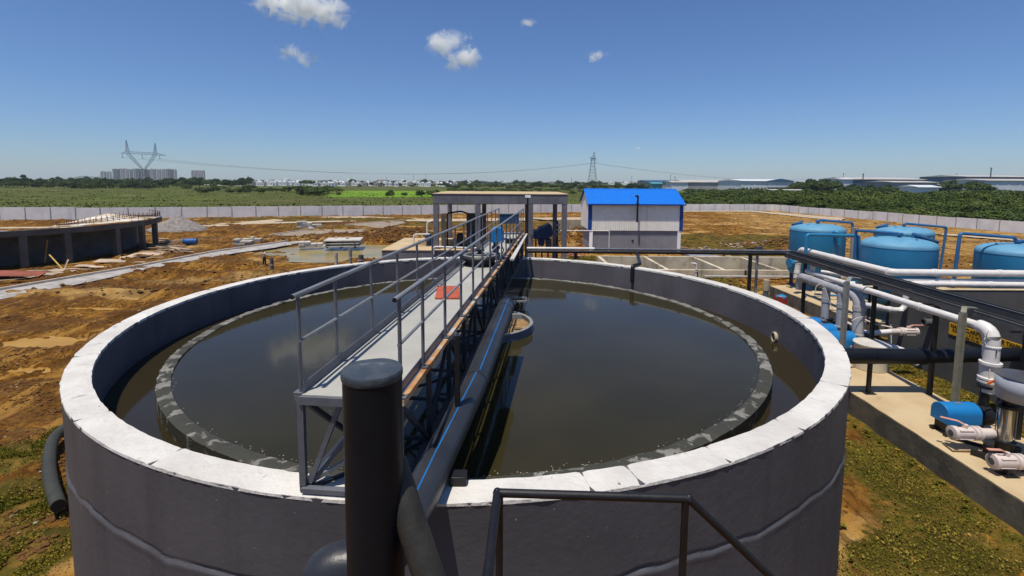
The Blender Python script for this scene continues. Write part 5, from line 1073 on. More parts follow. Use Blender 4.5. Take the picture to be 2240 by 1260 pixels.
# boards below
def board(px_, py_, L_, W_, rz, tilt, m, z=.12, lb='loose plywood board lying in the clutter under the unfinished tank', grp='loose boards by the unfinished tank', th=.03, nm='board'):
    p = P(px_, py_, z); M_ = Matrix.Rotation(R_(rz), 3, 'Z') @ Matrix.Rotation(R_(tilt), 3, 'X') @ Matrix.Rotation(R_(tilt * .5), 3, 'Y'); k = 5; vs = []
    bow = random.uniform(-.06, .08)
    for i in range(k + 1):
        for j in (0, 1):
            u = i / k - .5; q = M_ @ Vector((u * L_, (j - .5) * W_ * (1 + .03 * math.sin(i)), bow * (u * u * 4 - .5)))
            vs.append(q)
    n_ = len(vs); vs2 = vs + [q + M_ @ Vector((0, 0, -th)) for q in vs]
    fs = [(2 * i, 2 * i + 1, 2 * i + 3, 2 * i + 2) for i in range(k)] + [(n_ + 2 * i, n_ + 2 * i + 2, n_ + 2 * i + 3, n_ + 2 * i + 1) for i in range(k)]
    ed = [2 * i for i in range(k + 1)] + [2 * i + 1 for i in range(k, -1, -1)]; fs += [(ed[i], n_ + ed[i], n_ + ed[(i + 1) % len(ed)], ed[(i + 1) % len(ed)]) for i in range(len(ed))]
    m_ = MB(); m_.add([(q.x + p.x, q.y + p.y, q.z + p.z) for q in vs2], fs); return tag(m_.build(nm, m, smooth=False), lb, 'board', grp)
board(28, 598, 3.6, 1.3, 18, 8, WOODR, .3, 'big reddish board lying under the left end of the unfinished tank', None)
board(10, 612, 2.0, .9, 12, -6, WOOD, .15)
for px_, py_, L_, W_, rz, t in ((248, 570, 2.6, 1.2, 15, 5), (262, 566, 2.4, 1.2, 20, -5), (284, 563, 1.5, .9, 30, 6), (302, 561, 1.6, .8, 25, -6), (322, 556, 2.8, 1.6, 12, 3), (330, 551, 1.4, .5, 60, 8), (186, 581, 1.4, .6, 5, 6), (136, 592, 1.9, .7, -8, 6),
        (220, 583, 1.5, .5, 10, 2), (100, 597, 2.2, .4, 20, 4), (80, 600, 2.4, .5, 12, 3), (60, 604, 1.2, .4, -15, 5), (115, 590, 2.6, .18, 30, 2), (168, 588, 2.2, .15, 3, 1), (340, 563, 1.4, .3, 40, 3), (305, 573, .9, .35, 10, 2), (60, 592, 1.5, .5, 8, -4), (150, 588, 1.6, .14, 70, 10), (142, 583, .12, 1.6, 20, 40)):
    board(px_, py_, L_, W_, rz, t, WOOD)
random.seed(11)
for k in range(30):
    px_ = random.uniform(348, 412); py_ = random.uniform(521, 551)
    board(px_, py_, random.uniform(.9, 2.6), random.uniform(.10, .26), random.uniform(-40, 60), random.uniform(-6, 8), WOOD, random.uniform(.05, .35), 'loose timber plank in the scattered pile beside the blue drum', 'timber planks beside the blue drum', .05, 'plank')
q = P(98, 575, 0); m_ = MB(); m_.bar(q + Vector((0, 0, 0)), q + Vector((.3, .1, 2.0)), .09, .05); tag(m_.build('timber_prop', mat('yellow_timber', (.5, .33, .08), None, .8, 3), smooth=False), 'yellow timber prop leaning in the shade of the unfinished tank', 'prop')
m_ = MB(); m_.bar(P(139, 591, .05), P(145, 574, .05) + Vector((0, -1.5, .9)), .10, .04); tag(m_.build('timber_prop', MATS['yellow_timber'], smooth=False), 'short yellow timber prop on the boards between two columns', 'prop')
# blue drum lying on its side
p = P(416, 529, .3); d = Vector((1, .15, 0)).normalized(); root = empty('barrel', p, 'blue plastic drum lying on its side on the dirt', 'barrel')
m_ = MB(); m_.lathe([(-.72, .27), (-.70, .32), (-.5, .34), (-.48, .355), (-.44, .355), (-.42, .34), (.42, .34), (.44, .355), (.48, .355), (.5, .34), (.70, .32), (.72, .27)], p + Vector((0, 0, .05)), d, 24); m_.build('body', mat('drum_blue', (.015, .11, .36), (.01, .08, .27), .45, 3), root)
m_ = MB(); m_.lathe([(.721, .05), (.75, .05)], p + Vector((0, 0, .25)), d, 10); m_.build('bung', BLACK, root)
# gravel pile
c = P(390, 502, 0); vs = []; fs = []; K = 40; Rr = 22
for i in range(Rr + 1):
    for j in range(K):
        a = 2 * math.pi * j / K; f = i / Rr; r = 3.5 * f * (1 + .12 * mnoise.noise(Vector((math.cos(a) * 2, math.sin(a) * 2, 0)))); x, y = c.x + r * math.cos(a) * 1.15, c.y + r * math.sin(a)
        z = 2.25 * max(0, (1 - f)) ** .95 * (1 + .15 * mnoise.noise(Vector((x * .8, y * .8, 3)))) + .10 * mnoise.noise(Vector((x * 3, y * 3, 1))) - (.15 if i == Rr else 0); vs.append((x, y, z))
fs = [(i * K + j, i * K + (j + 1) % K, (i + 1) * K + (j + 1) % K, (i + 1) * K + j) for i in range(Rr) for j in range(K)]
mb = MB(); mb.add(vs, fs); tag(mb.build('gravel_pile', GRAVEL), 'conical heap of grey gravel right of the unfinished tank', 'gravel heap')
# block stacks
def blockstack(px_, py_, nx, nz, lb, sx=.6, sz=.22, m=BRICK, rz=15, grp='block stacks'):
    p = P(px_, py_, 0); root = empty('block_stack', p, lb, 'block stack')
    for k in range(nz):
        for i in range(nx - (k if nz > 2 and k > 1 else 0)):
            M_ = Matrix.Rotation(R_(rz + random.uniform(-4, 4)), 3, 'Z'); o_ = M_ @ Vector(((i - nx / 2 + .5) * sx * 1.03, random.uniform(-.05, .05), 0))
            MB().box(p + o_ + Vector((0, 0, .02 + sz * (k + .5))), (sx, 1.1, sz * .92), M=M_).build('block', m, root, bevel=.02)
blockstack(533, 536, 3, 3, 'leftmost stack of pale blocks beside the left path', .62, .24)
blockstack(543, 531, 2, 2, 'low stack of pale blocks just behind the leftmost stack', .6, .24)
blockstack(560, 530, 3, 5, 'tallest stack of pale blocks beside the left path', .4, .22)
blockstack(677, 498, 5, 4, 'wide stack of pale slabs on the dirt in the middle distance', .7, .26, SLABM, 20)
blockstack(687, 501, 2, 1, 'single low pair of slabs beside the wide stack', .7, .26, SLABM, 35)
blockstack(680, 541, 4, 3, 'tumbled stack of pale blocks near the end of the left path', .6, .22, SLABM, 20)
# pallets of slabs on the puddle
root = empty('slab_stack', P(751, 541), 'stack of three wide thin white slabs standing in the muddy puddle', 'slab stack')
c = P(751, 541, 0)
for k, (s_, h_) in enumerate(((3.7, .12), (3.6, .12), (3.8, .12))):
    MB().box(c + Vector((.05 * k, 0, .28 + .30 * k)), (s_, 2.9, h_), .12 + .03 * k).build('slab', SLABM, root, bevel=.01)
    for x in (-1.5, 0, 1.5): MB().box(c + Vector((x, -.1, .13 + .30 * k)), (.14, 2.6, .17), .12).build('spacer', CONCD, root)
MB().box(c + Vector((-1.0, .6, 1.03)), (.25, .3, .16), .5).build('stone', BRICK, root, bevel=.04); MB().box(c + Vector((.4, .2, 1.04)), (.3, .25, .18), .2).build('stone', BRICK, root, bevel=.04)
for (px_, py_, pt, r_, m_m, lb) in ((595, 590, 565, .14, CONCD, 'dark upright pipe stub farthest left behind the clarifier rim'), (736, 585, 553, .13, BRICK, 'pale upright pipe stub between the dark stub and the tall one'), (767, 580, 543, .14, GALV, 'tall grey pipe stub in front of the slab stack'), (790, 574, 558, .22, CONCD, 'short fat dark stub at the puddle edge')):
    Y_ = FPX * CAMH / (py_ + 14 - 398.5); q = Q(px_, py_, Y_); root = empty('pipe_stub', (q.x, q.y, 0), lb, 'pipe'); zt_ = Q(px_, pt, Y_).z
    m_ = MB(); m_.lathe([(-.2, r_), (zt_, r_), (zt_, r_ * .8), (zt_ - .1, r_ * .8)], (q.x, q.y, 0), n=16); m_.build('tube', m_m, root)
    m_ = MB(); m_.lathe([(zt_ * .55, r_ * 1.08), (zt_ * .55 + .06, r_ * 1.08)], (q.x, q.y, 0), n=16); m_.build('band', PVCP, root)
# ---------------- person
def skinmesh(name, verts, edges, radii, m, parent, sub=2):
    me = bpy.data.meshes.new(name); me.from_pydata(verts, edges, []); o = bpy.data.objects.new(name, me); COL.objects.link(o)
    sk = o.modifiers.new('skin', 'SKIN'); sk.use_smooth_shade = True
    for i, r in enumerate(radii): me.skin_vertices[0].data[i].radius = (r, r) if not isinstance(r, tuple) else r
    me.skin_vertices[0].data[0].use_root = True
    if sub: s_ = o.modifiers.new('sub', 'SUBSURF'); s_.levels = sub; s_.render_levels = sub
    bpy.context.view_layer.update(); m2 = bpy.data.meshes.new_from_object(o.evaluated_get(bpy.context.evaluated_depsgraph_get())); o.modifiers.clear(); o.data = m2; m2.materials.clear(); m2.materials.append(m); o.parent = parent; WL[o.name] = WL[parent.name]; return o
pp = P(579, 580.5, 0); H = 1.0
root = empty('person', (pp.x, pp.y, -.05), 'person in a white shirt and dark trousers standing with head bowed, hands in front', 'person')
root.scale = (.86, .86, .86); root.rotation_euler = (0, 0, R_(-25))
V_ = [(0, 0, .86), (0, -.02, 1.02), (0, -.05, 1.18), (0, -.07, 1.33), (0, -.10, 1.42), (0, -.15, 1.52), (0, -.17, 1.60),   # 0-6 pelvis..head
      (.17, -.06, 1.34), (.24, -.10, 1.10), (.17, -.32, .98), (.14, -.40, .96), (-.17, -.06, 1.34), (-.24, -.10, 1.10), (-.15, -.32, .95), (-.11, -.40, .93),  # 7-14 arms
      (.09, 0, .80), (.11, .01, .46), (.11, .04, .09), (.12, -.12, .04), (-.09, 0, .80), (-.12, -.05, .46), (-.13, -.02, .09), (-.14, -.18, .04)]
E_ = [(0, 1), (1, 2), (2, 3), (3, 4), (4, 5), (5, 6), (3, 7), (7, 8), (8, 9), (9, 10), (3, 11), (11, 12), (12, 13), (13, 14), (0, 15), (15, 16), (16, 17), (17, 18), (0, 19), (19, 20), (20, 21), (21, 22)]
Rr_ = [(.13, .10), (.12, .09), (.13, .10), (.14, .10), .055, .085, .09, .06, .045, .036, .032, .06, .045, .036, .032, .085, .06, .045, .04, .085, .06, .045, .04]
# five fingers per hand
for hb, sg in ((10, 1), (14, -1)):
    bx = V_[hb]
    for k in range(4):
        V_.append((bx[0] + sg * (.018 * (k - 1.5)), bx[1] - .06 - .01 * (k % 2), bx[2] - .01)); V_.append((bx[0] + sg * (.018 * (k - 1.5)), bx[1] - .09, bx[2] - .04)); E_ += [(hb, len(V_) - 2), (len(V_) - 2, len(V_) - 1)]; Rr_ += [.010, .008]
    V_.append((bx[0] - sg * .045, bx[1] - .03, bx[2] - .02)); E_.append((hb, len(V_) - 1)); Rr_.append(.011)
skinmesh('body', V_, E_, Rr_, SKIN, root)
skinmesh('shirt', [(0, 0, .90), (0, -.02, 1.04), (0, -.05, 1.18), (0, -.065, 1.33), (0, -.09, 1.40), (.17, -.06, 1.34), (.23, -.09, 1.17), (-.17, -.06, 1.34), (-.23, -.09, 1.17)], [(0, 1), (1, 2), (2, 3), (3, 4), (3, 5), (5, 6), (3, 7), (7, 8)], [(.15, .12), (.145, .115), (.15, .12), (.16, .12), .07, .078, .062, .078, .062], SHIRT, root)
skinmesh('trousers', [(0, 0, .90), (.09, 0, .80), (.11, .01, .46), (.11, .04, .12), (-.09, 0, .80), (-.12, -.05, .46), (-.13, -.02, .12)], [(0, 1), (1, 2), (2, 3), (0, 4), (4, 5), (5, 6)], [(.145, .12), .105, .08, .062, .105, .08, .062], TROUS, root)
skinmesh('hair', [(0, -.13, 1.60), (0, -.15, 1.645), (0, -.18, 1.66)], [(0, 1), (1, 2)], [.085, .088, .07], HAIR, root)
for nm, x, y, z, r, m in (('eye', .035, -.245, 1.575, .011, LENSM), ('eye', -.035, -.245, 1.575, .011, LENSM), ('ear', .092, -.15, 1.56, .022, SKIN), ('ear', -.092, -.15, 1.56, .022, SKIN), ('nose', 0, -.262, 1.545, .016, SKIN), ('mouth', 0, -.25, 1.51, .014, TROUS)):
    m_ = MB(); m_.lathe([(-r, r * .3), (-r * .6, r * .8), (0, r), (r * .6, r * .8), (r, r * .3)], Vector((x, y, z)) + WL[root.name], (0, 0, 1), 8); m_.build(nm, m, root)
m_ = MB(); m_.tube([Vector((.12, -.45, 1.05)) + WL[root.name], Vector((-.08, -.62, .02)) + WL[root.name]], .018, 6); t_ = m_.build('digging_stick', WOOD, None); tag(t_, 'thin wooden tool handle held by the person in the white shirt', 'tool')
# ================================================================ VEGETATION
rng = np.random.default_rng(5)
def leafcloud(n, lobes, size, up=.35, seed=0):
    g = np.random.default_rng(seed); L_ = np.array(lobes); w = L_[:, 3] ** 2; idx = g.choice(len(L_), n, p=w / w.sum()); d = g.normal(size=(n, 3)); d /= np.linalg.norm(d, axis=1)[:, None]
    d[:, 2] = np.where(d[:, 2] < -.25, -d[:, 2], d[:, 2]); rad = L_[idx, 3] * (1 - .45 * g.random(n) ** 2.2) * (1 + .12 * g.normal(size=n))
    c = L_[idx, :3] + d * rad[:, None] * np.array([1, 1, L_[0, 4] if L_.shape[1] > 4 else .8])
    nn = d + g.normal(size=(n, 3)) * .55; nn[:, 2] += up; nn /= np.linalg.norm(nn, axis=1)[:, None]
    t = np.cross(nn, g.normal(size=(n, 3))); t /= np.linalg.norm(t, axis=1)[:, None]; b = np.cross(nn, t); s = size * (.6 + .8 * g.random(n))[:, None]
    V = np.stack([c - t * s - b * s * .4, c + t * s * .2 - b * s * .9, c + t * s + b * s * .3, c - t * s * .1 + b * s * .9], 1).reshape(-1, 3)
    return V
def quads(V): return np.arange(len(V)).reshape(-1, 4)
def lobeset(kind, seed):
    g = random.Random(seed); L_ = []
    if kind == 'round': k, w, h0, h1, r0, r1, fl = 13, .72, .42, .82, .22, .38, .8
    elif kind == 'umbrella': k, w, h0, h1, r0, r1, fl = 16, 1.05, .62, .78, .20, .33, .55
    elif kind == 'bush': k, w, h0, h1, r0, r1, fl = 14, .85, .12, .55, .25, .42, .75
    elif kind == 'tall': k, w, h0, h1, r0, r1, fl = 12, .42, .30, .92, .16, .28, .9
    for i in range(k):
        a = g.uniform(0, 6.28); r = w * math.sqrt(g.random()); z = g.uniform(h0, h1) * (1 - .35 * (r / w) ** 2 if kind != 'bush' else 1 - .45 * (r / w) ** 2)
        L_.append((r * math.cos(a), r * math.sin(a), z, g.uniform(r0, r1), fl))
    return L_
TPL = {}
for kind, nl, sz in (('round', 1500, .060), ('umbrella', 1500, .062), ('bush', 1300, .062), ('tall', 1100, .05)):
    for v in range(2):
        L_ = lobeset(kind, hash(kind) % 7 * 0 + v * 17 + len(kind)); V = leafcloud(nl, L_, sz, seed=v + len(kind)); me_o = npmesh('crown', V, quads(V), LEAFD if kind in ('round', 'tall') else (LEAFM if v else LEAFO)); mc = me_o.data; bpy.data.objects.remove(me_o)
        m_ = MB(); top = .5 if kind != 'bush' else .2; m_.tube([(0, 0, -.05), (.015, .01, top * .5), (0, .02, top)], [.045, .032, .02], 7)
        for l in L_[:6]: m_.tube([(0, .015, top * .8), (l[0] * .5, l[1] * .5, (top + l[2]) / 2), (l[0] * .9, l[1] * .9, l[2])], [.02, .014, .006], 5)
        t_ = m_.build('trunk', BARK, origin=(0, 0, 0)); mt = t_.data; bpy.data.objects.remove(t_)
        TPL[kind, v] = (mc, mt)
NTREE = 0
def tree(x, y, h, w, kind, label, group, nm='tree', m=None):
    global NTREE; NTREE += 1
    mc, mt = TPL[kind, random.randint(0, 1)]; r = empty(nm, (x, y, 0), label, 'tree' if nm != 'bush' else 'bush', group); a = random.uniform(0, 6.28)
    for nn, me_, in (('crown', mc), ('trunk', mt)):
        o = bpy.data.objects.new(nn, me_); COL.objects.link(o); o.parent = r
    r.scale = (w / 2, w / 2, h); r.rotation_euler = (0, 0, a); return r
def row(n, px0, px1, D0, D1, h0, h1, wk, kinds, label, group, nm='tree'):
    for i in range(n):
        px_ = px0 + (px1 - px0) * (i + random.uniform(.1, .9)) / n; Y = random.uniform(D0, D1); h = random.uniform(h0, h1)
        tree((px_ - 1120) / FPX * Y, Y, h, h * random.uniform(*wk), random.choice(kinds), label, group, nm)
random.seed(21)
row(50, -40, 540, 430, 520, 6.0, 9.0, (1.2, 1.9), ['round', 'umbrella'], 'dark green tree in the far left belt behind the field', 'trees in the far left belt')
row(30, -40, 330, 385, 430, 4.5, 6.5, (1.4, 2.0), ['bush', 'umbrella', 'round'], 'green tree in the nearer edge of the far left belt', 'trees at the near edge of the left belt')
row(34, -30, 560, 560, 720, 8.0, 11.5, (1.1, 1.6), ['round', 'umbrella'], 'distant dark tree showing on the skyline above the far left belt', 'distant skyline trees on the left')
row(22, 430, 740, 260, 340, 3.0, 5.0, (1.5, 2.2), ['bush', 'umbrella'], 'rounded green bush in the thicket behind the left half of the wall', 'bushes in the middle left thicket', 'bush')
row(14, 170, 430, 380, 440, 3.5, 5.5, (1.5, 2.0), ['bush', 'umbrella'], 'dark low bush around the foot of the wide pylon', 'bushes round the wide pylon', 'bush')
tree((673 - 1120) / FPX * 560, 560, 9.3, 19, 'umbrella', 'broad dark tree standing alone above the white houses', None)
tree((437 - 1120) / FPX * 520, 520, 10.0, 16, 'round', 'big dark tree below the small right group of apartment towers', None)
for px_, py_, w, lb in ((690, 431, 10, 'largest pale green bush of the clump left of the bright field'), (665, 430, 8, 'smaller bush on the left side of the clump by the bright field'), (708, 430, 8, 'bush on the right side of the clump by the bright field'), (741, 430, 2.6, 'tiny round bush at the left edge of the bright field'), (855, 431, 5, 'low pale bush before the bright field'), (884, 431, 3.2, 'small dark upright bush before the bright field'), (921, 432, 6, 'round bush left of the shelter roof'), (945, 433, 8, 'bigger bush just behind the left end of the shelter roof')):
    Y = FPX * CAMH / (py_ - 398.5); tree((px_ - 1120) / FPX * Y, Y, 4.6 if w > 7 else w * .62 + .6, w, 'bush', lb, None, 'bush')
row(30, 690, 1010, 620, 800, 4.0, 6.5, (1.1, 1.7), ['round', 'bush'], 'small tree standing between the rows of white houses', 'trees between the white houses')
row(52, 960, 1440, 420, 640, 4.5, 7.5, (1.3, 1.9), ['round', 'umbrella', 'bush'], 'mid green tree in the scrub belt between the shelter and the factories', 'trees in the centre scrub belt')
row(36, 980, 1460, 300, 400, 2.2, 3.8, (1.6, 2.4), ['bush', 'umbrella'], 'low green bush in the scrub behind the shelter and the blue roof', 'bushes in the centre scrub belt', 'bush')
row(24, 700, 1500, 900, 1300, 8, 12, (1.2, 1.8), ['round'], 'hazy tree far off on the middle skyline', 'hazy trees on the middle skyline')
row(16, 1735, 1840, 330, 420, 7, 11, (1.1, 1.6), ['round', 'umbrella'], 'dark tree in the grove between the white factory and the white gatehouse', 'trees in the grove by the factories')
row(14, 1850, 1990, 300, 330, 5, 7.5, (1.3, 1.8), ['round', 'umbrella'], 'tree standing in front of the long dark roof', 'trees before the long dark roof')
row(8, 2020, 2190, 380, 440, 8, 11.5, (1.4, 2), ['round', 'umbrella'], 'dark tree among the factory roofs at the far right', 'trees among the far right roofs')
tree((2128 - 1120) / FPX * 300, 300, 10.5, 15, 'umbrella', 'broad dark tree in front of the rightmost long factory roofs', None)
tree((1592 - 1120) / FPX * 600, 600, 12, 22, 'umbrella', 'broad dark tree showing above the long tan factory roof', None)
# palm
px_, Y = 55, 470; x = (px_ - 1120) / FPX * Y; root = empty('palm_tree', (x, Y, 0), 'tall thin palm with a round head standing above the far left tree belt', 'tree')
m_ = MB(); m_.tube([(x, Y, 0), (x + .1, Y, 5), (x, Y, 9)], [.28, .2, .17], 8); m_.build('trunk', BARK, root)
V = leafcloud(420, [(0, 0, 0, 1.9, .9)], .42, seed=4) + np.array([x, Y, 9.4]); o = npmesh('crown', V, quads(V), LEAFD, origin=(x, Y, 0)); o.location = (0, 0, 0); o.parent = root
# woodland (stuff)
parts = []; g = random.Random(3); wr = (BW[7].x, BW[7].y)
tplV = [leafcloud(n_, lobeset(k_, s_), z_, up=1.1, seed=s_) for n_, k_, s_, z_ in ((1500, 'umbrella', 1, .040), (1500, 'bush', 2, .042), (1500, 'umbrella', 3, .040), (1500, 'bush', 4, .042), (420, 'umbrella', 5, .09), (420, 'bush', 6, .09))]
def beyond(x, y): return (not inpoly(np.array([x]), np.array([y]), SITE)[0])
Y = 40.0; cnt = 0
while Y < 400:
    sp = 4.4 if Y < 170 else (6 if Y < 260 else 9); x0 = max(74 if Y < 128 else 42 + (Y - 128) * .25, .30 * Y) if Y < 128 else .325 * Y; x = x0
    while x < 1.16 * Y + 14:
        X_, Y_ = x + g.uniform(-1, 1) * sp * .4, Y + g.uniform(-1, 1) * sp * .4; x += sp
        dd = abs(Y_) ; 
        if not beyond(X_, Y_) or not beyond(X_ - 4.5, Y_ - 4.5) or not beyond(X_ - 6.5, Y_) or not beyond(X_, Y_ - 5.5): continue
        if g.random() < .06: continue
        px_ = 1120 + X_ / Y_ * FPX
        if Y_ > 235 and px_ < 1500: continue
        h = g.uniform(2.4, 4.4) * (1.15 if Y_ < 180 else .85) * (1 + .3 * math.sin(X_ * .07 + Y_ * .05)); w_ = g.uniform(3.2, 5.2)
        t = tplV[g.randint(0, 3) if Y_ < 190 else g.randint(4, 5)]; a = g.uniform(0, 6.28); ca, sa = math.cos(a), math.sin(a)
        parts.append(np.stack([(t[:, 0] * ca - t[:, 1] * sa) * w_ + X_, (t[:, 0] * sa + t[:, 1] * ca) * w_ + Y_, t[:, 2] * h], 1)); cnt += 1
    Y += sp * .8
V = np.vstack(parts); o = npmesh('woodland', V, quads(V), LEAFM); tag(o, 'dense green thorn scrub filling the land beyond the right boundary wall', 'woodland', kind='stuff')
print('woodland trees', cnt, len(V) // 4)
# far skyline mass (left/centre, thin)
parts = []
for i in range(420):
    px_ = g.uniform(-60, 2300); Y_ = g.uniform(1300, 2600); h = g.uniform(6, 11); w_ = g.uniform(14, 30); t = tplV[4 + i % 2]; X_ = (px_ - 1120) / FPX * Y_
    parts.append(np.stack([t[:, 0] * w_ + X_, t[:, 1] * w_ + Y_, t[:, 2] * h], 1))
V = np.vstack(parts); o = npmesh('woodland', V, quads(V), LEAFD); tag(o, 'thin hazy line of far off trees along the horizon', 'woodland', kind='stuff')
# field weeds
n_ = 15000; Yv = 102 + (330 - 102) * rng.random(n_) ** 1.6; pxv = rng.uniform(-60, 1520, n_); Xv = (pxv - 1120) / FPX * Yv; keep = ~inpoly(Xv, Yv, SITE) & ~inpoly(Xv - 1, Yv - 3, SITE) & (fbm(Xv / 14, Yv / 9, 61) > .47); Xv, Yv = Xv[keep], Yv[keep]
def tufts(X, Y, Z, s, seed, flat=.5):
    g_ = np.random.default_rng(seed); n = len(X); d = g_.normal(size=(n, 3)); d[:, 2] = np.abs(d[:, 2]) * (1 - flat) + .2; d /= np.linalg.norm(d, axis=1)[:, None]
    t = np.cross(d, g_.normal(size=(n, 3))); t /= np.linalg.norm(t, axis=1)[:, None]; b = np.cross(d, t); c = np.stack([X, Y, Z], 1); s = (s * (.5 + g_.random(n)))[:, None]
    return np.stack([c - t * s * .8, c - b * s * .7, c + t * s, c + b * s * .6], 1).reshape(-1, 3)
V = tufts(Xv, Yv, rng.random(len(Xv)) * .10, np.full(len(Xv), .33), 2, .3); tag(npmesh('ground_cover', V, quads(V), GRASSF), 'rough green weeds covering the field beyond the wall', 'weeds', kind='stuff')
# near grass
def gz(X, Y): return height(X, Y)
def grassfield(n, x0, x1, y0, y1, thr, s, seed, name, label, avoid=None, gm_=GRASSM):
    X = rng.uniform(x0, x1, n); Y = rng.uniform(y0, y1, n); f = fbm(X / 1.3, Y / 1.3, 22) * .6 + fbm(X / 4, Y / 4, 21) * .4; k = (f > thr + rng.normal(size=n) * .03) & (np.hypot(X - TC.x, Y - TC.y) > RO + .03)
    if avoid is not None: k &= ~avoid(X, Y)
    X, Y = X[k], Y[k]; Z = gz(X, Y) + .015 + rng.random(len(X)) ** 2 * .07; V = tufts(X, Y, Z, s * (.45 + rng.random(len(X)) ** 3 * .9), seed, .35); o = npmesh(name, V, quads(V), gm_); return tag(o, label, 'grass', kind='stuff')
pad = lambda X, Y: ((X > 10.6) & (X < 13.6) & (Y > 7.9) & (Y < 22.4)) | ((X > 16.2) & (X < 22.6) & (Y > 14.8) & (Y < 21.2)) | (Y - 22 > 9.5) & (X > 16.6) | ((X > 16.65) & (Y > 21.6))
grassfield(130000, 4.5, 10.75, 6.5, 24, .45, .025, 3, 'grass', 'low patchy grass and weeds between the clarifier and the tan plinth', pad)
grassfield(30000, 13.4, 16.7, 11, 30, .40, .035, 4, 'grass', 'grass strip between the tan plinth and the dark water tank', pad)
grassfield(26000, 6, 17, 22.4, 38, .40, .05, 5, 'grass', 'grass behind the far rim of the clarifier', pad)
for (px_, py_, rx, ry), sd in (((8, 1010, 1.0, .75), 1), ((30, 1105, 1.2, .6), 2), ((40, 1215, .9, .6), 3), ((120, 960, .35, .8), 4), ((1300, 568, 3.6, 1.8), 5)):
    c = P(px_, py_); n = 9000; X = c.x + rx * rng.normal(size=n) * .5; Y = c.y + ry * rng.normal(size=n) * .5; k = np.hypot(X - TC.x, Y - TC.y) > RO + .05; X, Y = X[k], Y[k]
    k = fbm(X / .5, Y / .5, 77) > .42; X, Y = X[k], Y[k]
    V = tufts(X, Y, gz(X, Y) + rng.random(len(X)) * .10, np.full(len(X), .019 if sd < 5 else .06), sd); tag(npmesh('weeds', V, quads(V), GRASSM), 'patch of low green weeds on the dirt left of the clarifier' if sd < 5 else 'green weeds behind the rim before the baffled basin', 'weeds', kind='stuff')
# clods and stones on the dirt
def rocks(n, sampler, smin, smax, m, name, label, seed):
    X, Y = sampler(n); k = (np.hypot(X - TC.x, Y - TC.y) > RO + .1) & (pud_mask(X, Y) < .3); X, Y = X[k], Y[k]; Z = gz(X, Y); g_ = np.random.default_rng(seed); n = len(X)
    ico = np.array([(0, 0, 1), (.9, 0, .3), (.28, .85, .35), (-.72, .52, .3), (-.72, -.52, .35), (.28, -.85, .3), (0, 0, -.6)]); tri = [(0, 1, 2), (0, 2, 3), (0, 3, 4), (0, 4, 5), (0, 5, 1), (6, 2, 1), (6, 3, 2), (6, 4, 3), (6, 5, 4), (6, 1, 5)]
    s = (smin + (smax - smin) * g_.random(n) ** 3)[:, None, None]; a = g_.random(n) * 6.28; J = ico[None] * (1 + .35 * g_.normal(size=(n, 7, 3)).clip(-1, 1)) * s; J[:, :, 2] *= .6
    x = J[:, :, 0] * np.cos(a)[:, None] - J[:, :, 1] * np.sin(a)[:, None]; y = J[:, :, 0] * np.sin(a)[:, None] + J[:, :, 1] * np.cos(a)[:, None]
    V = np.stack([x + X[:, None], y + Y[:, None], J[:, :, 2] + Z[:, None] + s[:, 0] * .15], 2).reshape(-1, 3); F = (np.array(tri)[None] + (np.arange(n) * 7)[:, None, None]).reshape(-1, 3)
    return tag(npmesh(name, V, F, m), label, 'rubble', kind='stuff')
CLOD = mat('clod', (.15, .066, .013), (.085, .036, .008), .95, 2, .5, 10); STONE = mat('stone', (.38, .31, .22), (.26, .20, .14), .9, 2, .3, 10)
def samp_left(n):
    Y = 6 + 42 * rng.random(n) ** 1.4; px_ = rng.uniform(-80, 820, n); X = (px_ - 1120) / FPX * Y; f = fbm(X / 2.2, Y / 1.2, 91); k = f > .52; return X[k], Y[k]
rocks(60000, samp_left, .012, .075, CLOD, 'soil_clods', 'loose brown clods of earth on the dirt left of the clarifier', 1)
def samp_all(n):
    Y = 30 + 90 * rng.random(n); px_ = rng.uniform(-80, 2300, n); X = (px_ - 1120) / FPX * Y; k = inpoly(X, Y, SITE) & ~((X > 7) & (X < 31) & (Y > 37.5) & (Y < 46)) & ~((X > 16) & (Y < 34) & (X < 29)) & ~((X > 7.5) & (X < 18.5) & (Y > 51) & (Y < 58)) & (fbm(X / 4, Y / 3, 92) > .46); return X[k], Y[k]
rocks(22000, samp_all, .04, .20, CLOD, 'soil_clods', 'lumps of churned earth across the far part of the site', 2)
rocks(1100, lambda n: (lambda X, Y: (X, Y))(*samp_left(n)), .02, .07, STONE, 'stones', 'pale stones scattered on the dirt left of the clarifier', 3)
def samp_rub(n):
    X = rng.uniform(17.5, 33, n); Y = rng.uniform(46.5, 60, n); k = fbm(X / 2, Y / 2, 95) > .48; return X[k], Y[k]
rocks(1500, samp_rub, .05, .24, STONE, 'stones', 'pale rubble scattered on the weeds behind the baffled basin', 4)
for c_, n in (((868, 516), 2600), ((905, 525), 1800), ((1265, 525), 1500), ((1720, 540), 1400), ((640, 527), 500)):
    cc = P(*c_); rocks(n, lambda n_: (cc.x + rng.normal(size=n_) * 2.6, cc.y + rng.normal(size=n_) * 2.2), .05, .26, CLOD, 'soil_clods', 'heaped brown earth clods', n)
